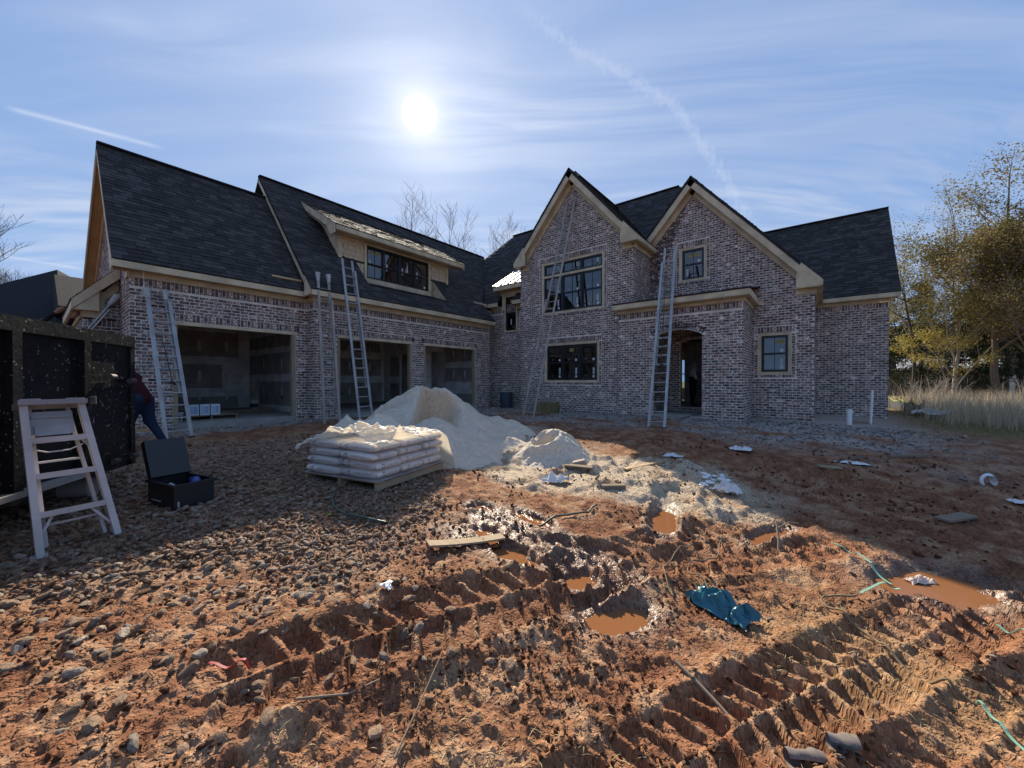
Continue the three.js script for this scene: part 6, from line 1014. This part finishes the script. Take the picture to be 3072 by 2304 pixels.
function evergreen(label, x, z, h, w, seed, bareTo = 0.12) {
  const g = thing('evergreen_tree', label, 'tree', treeSpot(x, z), 0, 'dark evergreens beside the house'), r = rng(seed), tr = new MB().tube([V(0, -0.2, 0), V(0.05, h * 0.5, 0), V(0, h, 0)], 0.16, 8, 0.02), br = new MB(), lv = new MB();
  for (let i = 0; i < 130; i++) { const t = bareTo + (1 - bareTo) * Math.pow(r(), 0.8), a = r() * 6.28, L = w * (1.05 - t) * (0.6 + 0.6 * r()) + 0.15, p = V(0, h * t, 0), d = V(Math.cos(a), -0.1 + 0.25 * r(), Math.sin(a)).normalize(), e = p.clone().addScaledVector(d, L); br.tube([p, e], 0.025, 3, 0.006, false);
    for (let k = 0; k < 46; k++) { const c = p.clone().lerp(e, 0.25 + 0.8 * r()).add(V((r() - 0.5) * 0.5, (r() - 0.5) * 0.35, (r() - 0.5) * 0.5)), s = 0.12 + 0.12 * r(), q = 0.55 + 0.7 * r(); lv.color(0.032 * q, 0.048 * q, 0.018 * q); const u = V(r() - 0.5, r() - 0.7, r() - 0.5).normalize().multiplyScalar(s), v = V(r() - 0.5, r() - 0.5, r() - 0.5).normalize().multiplyScalar(s * 0.35); lv.tri(c, c.clone().add(u), c.clone().add(v)).tri(c, c.clone().add(u).add(v), c.clone().add(u)); } }
  tr.build('trunk', darkBark, g); br.build('branches', darkBark, g); const m = leafMat(1, 1, 1); m.vertexColors = true; m.transmission = 0.2; lv.build('crown', m, g).userData.kind = 'stuff'; return g;
}
bareTree('bare tree behind the garage roof, round crown left of the others', -29.5, -21.0, { seed: 3, height: 10.8, rad: 0.2 });
bareTree('bare tree behind the dip in the roofs, the middle of the row', -26.0, -24.2, { seed: 4, height: 9.6, rad: 0.18, first: 0.2 });
bareTree('slender bare tree beside the middle one in the roof dip', -24.4, -25.6, { seed: 8, height: 8.8, rad: 0.14, first: 0.25 });
bareTree('bare tree nearest the tall gable behind the roof dip', -22.6, -27.0, { seed: 6, height: 9.4, rad: 0.17, first: 0.2 });
bareTree('dark bare tree beyond the neighbouring roof at the frame edge', -47.5, 3.4, { seed: 12, height: 8, rad: 0.22, m: barkM });
const yg = [0.20, 0.19, 0.035];
leafTree('young tree with sparse yellow-green leaves nearest the wing', 3.9, -29.5, { seed: 21, height: 6.4, rad: 0.1, dense: 26, puff: 0.8, size: 0.06, leaf: yg, keep: 0.8, m: darkBark });
leafTree('many-stemmed pale tree with a few yellow leaves', 5.55, -30.5, { seed: 22, height: 7.2, rad: 0.1, dense: 16, puff: 0.8, size: 0.055, leaf: [0.24, 0.215, 0.05], keep: 0.6, m: paleBark, first: 0.12, kids: [11, 4], lift: 0.8 });
leafTree('tall tree with a broad golden-green crown over the others', 7.0, -30.8, { seed: 23, height: 7.2, rad: 0.18, dense: 38, puff: 1.0, size: 0.07, leaf: [0.17, 0.155, 0.035], ratio: 0.5, kids: [14, 4], first: 0.4 });
leafTree('golden tree at the frame edge whose twigs reach inwards', 8.3, -29.6, { seed: 24, height: 6.6, rad: 0.14, dense: 30, puff: 0.8, size: 0.06, leaf: [0.215, 0.175, 0.05], ratio: 0.55, kids: [13, 4], first: 0.25, keep: 0.8 });
leafTree('low bright yellow-green sapling between the trunks', 5.0, -28.5, { seed: 25, height: 3.4, rad: 0.05, dense: 14, puff: 0.5, size: 0.05, leaf: [0.33, 0.30, 0.04], first: 0.3, kids: [7, 3] });
evergreen('dark cedar tree standing before the brown house', 6.6, -32.6, 6.4, 2.2, 31);
evergreen('second dark cedar beside the frame edge', 8.2, -32.8, 7.6, 2.6, 32);
evergreen('dark pine behind the young tree by the wing', 3.1, -34.5, 7.6, 2.4, 33, 0.1);
evergreen('dark pine between the pale tree and the cedar', 5.0, -36.0, 7.6, 2.6, 34, 0.1);
evergreen('tall dark pine behind the golden crown', 9.2, -39.0, 11.5, 2.6, 35, 0.25);
evergreen('dark pine half hidden behind the wing', 1.2, -37.5, 7.0, 2.0, 36, 0.15);
for (const [x, z, s, label] of [[6.5, -24.6, 41, 'bare twiggy shrub behind the dry grass, nearest the trunks'], [7.9, -24.0, 42, 'bare twiggy shrub behind the dry grass, in the middle'], [9.0, -22.8, 43, 'bare twiggy shrub at the frame edge above the dry grass'], [4.6, -27.5, 44, 'thin bare shrub beside the silt fence'], [3.6, -26.2, 45, 'low bare shrub close to the wing corner']]) {
  const g = thing('bare_shrub', label, 'shrub', treeSpot(x, z), 0, 'bare shrubs'), r = rng(s), st = new MB(), tw = new MB();
  for (let i = 0; i < 12; i++) { const a = r() * 6.28, p = [V(0.1 * Math.cos(a), -0.1, 0.1 * Math.sin(a))]; let d = V(Math.cos(a) * 0.5, 1, Math.sin(a) * 0.5).normalize(); for (let k = 0; k < 5; k++) { d.add(V((r() - 0.5) * 0.4, 0, (r() - 0.5) * 0.4)).normalize(); p.push(p[k].clone().addScaledVector(d, 0.34)); if (k > 0) for (let j = 0; j < 3; j++) tw.tube([p[k], p[k].clone().add(V((r() - 0.5) * 0.8, 0.2 + 0.4 * r(), (r() - 0.5) * 0.8))], 0.006, 3, 0.003, false); } st.tube(p, 0.016, 4, 0.006, false); }
  st.build('stems', paleBark, g); tw.build('twigs', paleBark, g);
}
{ // tall dry grass, and the green under it
  const blade = new THREE.BufferGeometry(); blade.setAttribute('position', new THREE.Float32BufferAttribute([-0.006, 0, 0, 0.006, 0, 0, 0.03, 0.5, 0.01, -0.006, 0, 0, 0.03, 0.5, 0.01, 0.022, 0.5, 0.01, 0.022, 0.5, 0.01, 0.03, 0.5, 0.01, 0.13, 0.95, 0.03], 3)); blade.computeVertexNormals();
  const r = rng(51), L = [];
  for (let i = 0; i < 15000; i++) { const x = 2.6 + 9 * r(), z = -17 - 10 * r(), m = smooth(0.4, 0.6, fbm(x * 0.5, z * 0.5 + 2, 3) + 0.25 * smooth(3.2, 5, x)); if (r() < m * smooth(2.6, 4.2, x - 0.12 * (z + 17))) L.push([x, z, 0.55 + 0.7 * r(), r()]); }
  const dry = shade(new THREE.InstancedMesh(blade, leafMat(1, 1, 1), L.length)); dry.name = 'dry_grass'; tag(dry, 'tall bleached dry grass along the edge of the lot', 'grass', null, 'stuff');
  L.forEach(([x, z, h, k], i) => { dry.setMatrixAt(i, new THREE.Matrix4().compose(V(x, baseY(x, z) - 0.02, z), new THREE.Quaternion().setFromEuler(new THREE.Euler((r() - 0.5) * 0.5, r() * 6.28, (r() - 0.5) * 0.5)), V(1.2, h, 1.2))); dry.setColorAt(i, k < 0.8 ? rgb(0.58, 0.48, 0.33) : rgb(0.4, 0.3, 0.18)); });
  scene.add(dry);
  const S = []; for (let i = 0; i < 30000; i++) { const x = 0.5 + 12 * r(), z = -9 - 24 * r(); if (r() < grassMask(x, z) * 0.8) S.push([x, z]); }
  const gr = shade(new THREE.InstancedMesh(blade, leafMat(1, 1, 1), S.length)); gr.name = 'grass'; tag(gr, 'short green and tan grass beyond the graded clay', 'grass', null, 'stuff');
  S.forEach(([x, z], i) => { const k = r(); gr.setMatrixAt(i, new THREE.Matrix4().compose(V(x, groundY(x, z) - 0.01, z), new THREE.Quaternion().setFromEuler(new THREE.Euler((r() - 0.5) * 0.9, r() * 6.28, (r() - 0.5) * 0.9)), V(0.9, 0.1 + 0.12 * r(), 0.9))); gr.setColorAt(i, k < 0.6 ? rgb(0.15, 0.16, 0.035) : rgb(0.36, 0.29, 0.15)); });
  scene.add(gr);
}
{ // silt fence
  const g = thing('silt_fence', 'low black silt fence with a yellow-green top edge and a pale loose end', 'fence'), pts = [[2.2, -27.5], [2.55, -25.6], [2.75, -24], [2.9, -22.6], [3.05, -21.2]];
  pts.forEach(([x, z], i) => { const y = baseY(x, z); part('stake', new MB().box(x - 0.02, y - 0.1, z - 0.02, x + 0.02, y + 0.62, z + 0.02).geo(), M.oldwood, g); if (i) { const [a, b] = pts[i - 1], mb = new MB(), top = new MB(); for (let k = 0; k < 6; k++) { const t = k / 6, u = (k + 1) / 6, sg = (q) => 0.5 - 0.13 * Math.sin(q * Math.PI), A = V(mix(a, x, t), baseY(a, b), mix(b, z, t)), B = V(mix(a, x, u), baseY(a, b), mix(b, z, u)); const Y = (p, h) => p.clone().add(V(0, h, 0)); mb.obox(A, B.clone().sub(A), V(0, (sg(t) + sg(u)) / 2, 0), V(0.01, 0, 0)); top.bar(Y(A, sg(t)), Y(B, sg(u)), 0.02, 0.03); } mb.build('fabric_panel', std({ color: rgb(0.035, 0.038, 0.04), roughness: 0.8 }), g); top.build('top_edge', std({ color: rgb(0.35, 0.40, 0.06), roughness: 0.7 }), g); } });
  const e = part('loose_end', crumple(0.9, 0.9, 0.35, 91), std({ color: rgb(0.5, 0.5, 0.48), roughness: 0.8 }), g); e.position.set(3.15, baseY(3.1, -20.7) + 0.08, -20.7);
}
// ------------------------------------------------------------------ neighbouring houses
{
  const brown = std({ color: rgb(0.22, 0.15, 0.095), map: blotchTex, roughness: 0.9 }), pale = std({ color: rgb(0.55, 0.52, 0.48), map: blotchTex, roughness: 0.7 }), rf = std({ color: rgb(0.028, 0.03, 0.034), roughness: 0.95 });
  const g = thing('brown_house', 'low brown house with a pale porch roof behind the trees', 'house', [0, 0, 0]);
  part('wall', new MB().box(2.5, -0.4, -50, 18, 2.0, -46.2).geo(), brown, g); part('upper_wall', new MB().box(10.5, 2.0, -52, 20, 5.2, -46.5).geo(), brown, g);
  part('porch_roof', new MB().prism([V(4.9, 2.05, -44.6), V(4.9, 2.95, -46.2), V(4.9, 2.85, -46.2), V(4.9, 1.95, -44.6)].reverse(), V(5.6, 0, 0)).geo(), pale, g);
  part('main_roof', new MB().prism([V(2, 2.0, -45.9), V(2, 6.2, -50.5), V(2, 2.0, -55)].reverse(), V(8.5, 0, 0)).geo(), rf, g); part('main_roof', new MB().prism([V(10, 5.2, -46.1), V(10, 7.4, -49.5), V(10, 5.2, -53)].reverse(), V(11, 0, 0)).geo(), rf, g);
  part('porch_beam', new MB().box(10.6, 1.5, -44.8, 16.5, 1.8, -44.6).geo(), brown, g); for (const x of [10.7, 12.3, 13.9, 15.5]) part('porch_post', new MB().box(x, -0.3, -44.85, x + 0.25, 1.5, -44.6).geo(), pale, g); part('porch_rail', new MB().box(10.6, 0.5, -44.75, 16.5, 0.6, -44.65).geo(), brown, g);
  for (const x of [5.5, 7.5, 11.3, 13.2]) { const w = sub('window', g); part('window_frame', new MB().box(x, 0.6, -46.19, x + 1, 1.7, -46.13).geo(), pale, w); part('pane', new MB().box(x + 0.08, 0.68, -46.13, x + 0.92, 1.62, -46.11).geo(), M.black, w); }
  const n = thing('neighbour_house', 'dark hipped shingle roofs of the neighbouring house beyond the container', 'house', [0, 0, 0]);
  // hip roof: ridge to the left, a lower hipped block towards us

  const nrf = std({ color: rgb(0.03, 0.029, 0.03), map: grainTex, roughness: 0.9, bumpMap: bumpTex, bumpScale: 0.01 });
  { const ap = V(-30.9, 6.84, -0.8), c = [0, 1, 2, 3].map((i) => V(-30.9 + 7.6 * Math.cos(i * Math.PI / 2), 2.2, -0.8 + 7.6 * Math.sin(i * Math.PI / 2))), m = new MB(); for (let i = 0; i < 4; i++) m.tri(c[(i + 1) % 4], c[i], ap); part('hip_roof', m.geo(), nrf, n); }
  part('side_roof', new MB().prism([V(-22.3, 3.9, -0.6), V(-26.4, 5.77, -0.6), V(-30.5, 3.9, -0.6)], V(0, 0, -9)).geo(), nrf, n);
  part('wall', new MB().box(-35.5, -0.3, -5.4, -26.3, 2.4, 3.8).geo(), brown, n); part('wall', new MB().box(-30, -0.3, -9.4, -22.7, 3.9, -0.8).geo(), brown, n);
}
// ------------------------------------------------------------------ people
function figure(label, pos, turn, bones, res = 64) { // bones: [ax, ay, az, ra, bx, by, bz, rb, colour]; y up, x forward
  const lo = V(1e9, 1e9, 1e9), hi = V(-1e9, -1e9, -1e9); for (const b of bones) for (const k of [0, 4]) { const p = V(b[k], b[k + 1], b[k + 2]); lo.min(p.clone().subScalar(b[k + 3] + 0.05)); hi.max(p.clone().addScalar(b[k + 3] + 0.05)); }
  const c = lo.clone().add(hi).multiplyScalar(0.5), half = Math.max(hi.x - lo.x, hi.y - lo.y, hi.z - lo.z) / 2 * 1.06, mc = new MarchingCubes(res, new THREE.MeshStandardMaterial(), false, false, 120000); mc.isolation = 0;
  const dist = (x, y, z, b) => { const dx = b[4] - b[0], dy = b[5] - b[1], dz = b[6] - b[2], L = dx * dx + dy * dy + dz * dz || 1e-9, t = clamp(((x - b[0]) * dx + (y - b[1]) * dy + (z - b[2]) * dz) / L, 0, 1); return Math.hypot(x - b[0] - dx * t, y - b[1] - dy * t, z - b[2] - dz * t) - mix(b[3], b[7], t); };
  const n = mc.size, h = mc.halfsize;
  for (let k = 0; k < n; k++) for (let j = 0; j < n; j++) for (let i = 0; i < n; i++) { const x = c.x + (i - h) / h * half, y = c.y + (j - h) / h * half, z = c.z + (k - h) / h * half; let s = 0, m = 1e9; for (const b of bones) { const d = dist(x, y, z, b); m = Math.min(m, d); if (d < 0.25) s += Math.exp(-d * 55); } mc.field[i + j * n + k * n * n] = s > 0 ? Math.log(s) / 55 : -m; }
  mc.update();
  const N = mc.count, pos2 = [], col = [], nor = [], wr = rng(9);
  for (let i = 0; i < N; i++) { const x = c.x + mc.positionArray[i * 3] * half, y = c.y + mc.positionArray[i * 3 + 1] * half, z = c.z + mc.positionArray[i * 3 + 2] * half; pos2.push(x, y, z); let m = 1e9, bc = null; for (const b of bones) { const d = dist(x, y, z, b); if (d < m) { m = d; bc = b[8]; } } col.push(...bc); }
  const g = new THREE.BufferGeometry(); g.setAttribute('position', new THREE.Float32BufferAttribute(pos2, 3)); g.setAttribute('color', new THREE.Float32BufferAttribute(col, 3)); const w = mergeVertices(g, 1e-4); w.computeVertexNormals();
  const m = solo('person', w, std({ vertexColors: true, roughness: 0.85 }), label, 'person'); m.position.set(...pos); m.rotation.y = turn; return m;
}
const skin = [0.33, 0.19, 0.13], hair = [0.02, 0.015, 0.012];
const head = (x, y, z, f = 1, hat) => [[x, y - 0.02, z, 0.088, x + 0.012 * f, y + 0.05, z, 0.095, skin], [x - 0.02 * f, y + 0.06, z, 0.1, x - 0.03 * f, y + 0.03, z, 0.098, hat ?? hair], [x + 0.06 * f, y - 0.07, z, 0.045, x + 0.05 * f, y - 0.05, z, 0.05, skin], [x + 0.1 * f, y + 0.0, z, 0.016, x + 0.105 * f, y - 0.025, z, 0.02, skin], [x, y, z - 0.095, 0.02, x, y - 0.03, z - 0.095, 0.016, skin], [x, y, z + 0.095, 0.02, x, y - 0.03, z + 0.095, 0.016, skin], ...(hat ? [[x + 0.04 * f, y + 0.085, z, 0.085, x + 0.15 * f, y + 0.075, z, 0.05, hat]] : [])];
const hand = (x, y, z, dx, dy, dz, c = skin) => { const d = V(dx, dy, dz).normalize(), s = Math.abs(d.y) < 0.8 ? d.clone().cross(Y3).normalize() : V(0, 0, 1), o = V(x, y, z), L = [0.078, 0.088, 0.083, 0.065], out = [[x, y, z, 0.036, x + d.x * 0.06, y + d.y * 0.06, z + d.z * 0.06, 0.034, c]]; L.forEach((l, i) => { const b = o.clone().addScaledVector(d, 0.075).addScaledVector(s, (i - 1.5) * 0.023), e = b.clone().addScaledVector(d, l * 0.6).add(V(0, 0, 0.0)), q = e.clone().addScaledVector(d, l * 0.35).add(V(0.02, 0.012, 0)); out.push([b.x, b.y, b.z, 0.011, e.x, e.y, e.z, 0.01, c], [e.x, e.y, e.z, 0.01, q.x, q.y, q.z, 0.008, c]); }); const t = o.clone().addScaledVector(s, -0.04).addScaledVector(d, 0.02), t2 = t.clone().addScaledVector(s, -0.03).addScaledVector(d, 0.045); out.push([t.x, t.y, t.z, 0.014, t2.x, t2.y, t2.z, 0.01, c]); return out; };
{ // bending worker behind the container's corner: faces the container
  const sh = [0.045, 0.008, 0.009], je = [0.016, 0.026, 0.05], bt = [0.05, 0.035, 0.025];
  figure('worker in a dark red jacket and blue jeans bending beside the container', [-10.1, baseY(-10.1, -1.24), -1.24], Math.atan2(-0.63, -0.78), [
    [-0.05, 0.92, 0, 0.15, 0.02, 1.05, 0, 0.15, sh], [0.0, 1.0, 0, 0.155, 0.2, 1.33, 0, 0.16, sh], [0.2, 1.33, -0.14, 0.09, 0.2, 1.33, 0.14, 0.09, sh], [0.24, 1.36, 0, 0.06, 0.3, 1.42, 0, 0.055, skin], ...head(0.35, 1.5, 0),
    [0.2, 1.32, 0.19, 0.07, 0.38, 1.05, 0.22, 0.055, sh], [0.38, 1.05, 0.22, 0.05, 0.58, 1.1, 0.16, 0.04, sh], ...hand(0.6, 1.1, 0.16, 1, 0.1, 0), [0.2, 1.32, -0.19, 0.07, 0.36, 1.05, -0.22, 0.055, sh], [0.36, 1.05, -0.22, 0.05, 0.56, 1.15, -0.16, 0.04, sh], ...hand(0.58, 1.16, -0.16, 1, 0.1, 0),
    [-0.06, 0.9, -0.09, 0.125, 0.08, 0.5, -0.1, 0.085, je], [0.08, 0.5, -0.1, 0.08, 0.06, 0.12, -0.1, 0.06, je], [0.05, 0.06, -0.1, 0.05, 0.2, 0.04, -0.11, 0.042, bt], [-0.06, 0.9, 0.09, 0.125, -0.12, 0.5, 0.1, 0.085, je], [-0.12, 0.5, 0.1, 0.08, -0.36, 0.16, 0.1, 0.06, je], [-0.38, 0.08, 0.1, 0.05, -0.25, 0.05, 0.11, 0.042, bt]]);
}
{ // worker reaching up to the soffit from a trestle behind the container
  const c = [0.012, 0.012, 0.013], p = [0.03, 0.03, 0.035];
  figure('worker in black reaching up to the unpainted soffit above the container', [-14.86, 0.84, -0.12], Math.atan2(0.62, 0.78), [
    [0, 0.92, 0, 0.14, 0, 1.2, 0, 0.15, c], [0, 1.2, 0, 0.15, 0.03, 1.4, 0, 0.15, c], [0.03, 1.42, -0.14, 0.08, 0.03, 1.42, 0.14, 0.08, c], [0.03, 1.45, 0, 0.06, 0.05, 1.52, 0, 0.055, skin], ...head(0.06, 1.6, 0),
    [0.03, 1.44, 0.18, 0.07, 0.3, 1.62, 0.22, 0.055, c], [0.3, 1.62, 0.22, 0.055, 0.55, 1.86, 0.16, 0.04, c], ...hand(0.58, 1.89, 0.15, 0.8, 0.6, 0), [0.03, 1.44, -0.18, 0.07, 0.36, 1.5, -0.22, 0.055, c], [0.36, 1.5, -0.22, 0.055, 0.62, 1.78, -0.14, 0.042, c], ...hand(0.65, 1.82, -0.13, 0.7, 0.7, 0),
    [0, 0.9, -0.09, 0.12, 0.03, 0.48, -0.11, 0.085, p], [0.03, 0.48, -0.11, 0.08, 0, 0.1, -0.11, 0.055, p], [0, 0.05, -0.11, 0.05, 0.16, 0.04, -0.12, 0.04, c], [0, 0.9, 0.09, 0.12, 0.03, 0.48, 0.11, 0.085, p], [0.03, 0.48, 0.11, 0.08, 0, 0.1, 0.11, 0.055, p], [0, 0.05, 0.11, 0.05, 0.16, 0.04, 0.12, 0.04, c]], 72);
  const t = thing('work_trestle', 'low plank trestle under the worker behind the container', 'trestle', [-15.0, -0.14, -0.12]); for (const z of [-0.2, 0.06]) part('plank', new MB().box(-1.0, 0.94, z, 1.0, 0.98, z + 0.22).geo(), M.lumber, t); for (const x of [-0.85, 0.8]) for (const z of [-0.22, 0.24]) part('leg', new MB().bar(V(x, 0, z * 1.5), V(x, 0.94, z), 0.05, 0.05).geo(), M.lumber, t);
}
{ // person inside the doorway
  const w = [0.5, 0.49, 0.47], k = [0.012, 0.012, 0.013];
  figure('person in a white top and dark trousers standing inside the arched doorway', [-3.95, 0.08, -16.3], 0.4, [
    [0, 0.95, 0, 0.14, 0, 1.16, 0, 0.14, k], [0, 1.2, 0, 0.145, 0.04, 1.36, 0, 0.15, w], [0.03, 1.38, -0.15, 0.08, 0.03, 1.38, 0.15, 0.08, w], [0.03, 1.42, 0, 0.055, 0.05, 1.48, 0, 0.05, skin], ...head(0.07, 1.57, 0, 1, [0.3, 0.29, 0.28]),
    [0.03, 1.37, 0.19, 0.07, 0.08, 1.1, 0.24, 0.055, w], [0.08, 1.1, 0.24, 0.05, 0.28, 0.98, 0.18, 0.038, skin], ...hand(0.3, 0.97, 0.17, 1, -0.2, 0), [0.03, 1.37, -0.19, 0.07, 0.1, 1.1, -0.24, 0.055, w], [0.1, 1.1, -0.24, 0.05, 0.3, 1.02, -0.16, 0.038, skin], ...hand(0.32, 1.02, -0.15, 1, -0.1, 0),
    [0, 0.92, -0.09, 0.12, 0.0, 0.5, -0.1, 0.085, k], [0, 0.5, -0.1, 0.08, -0.02, 0.1, -0.1, 0.055, k], [0, 0.05, -0.1, 0.045, 0.14, 0.04, -0.11, 0.038, k], [0, 0.92, 0.09, 0.12, 0.02, 0.5, 0.1, 0.085, k], [0.02, 0.5, 0.1, 0.08, -0.04, 0.1, 0.1, 0.055, k], [-0.02, 0.05, 0.1, 0.045, 0.12, 0.04, 0.11, 0.038, k]], 64);
}
renderer.render(scene, camera);
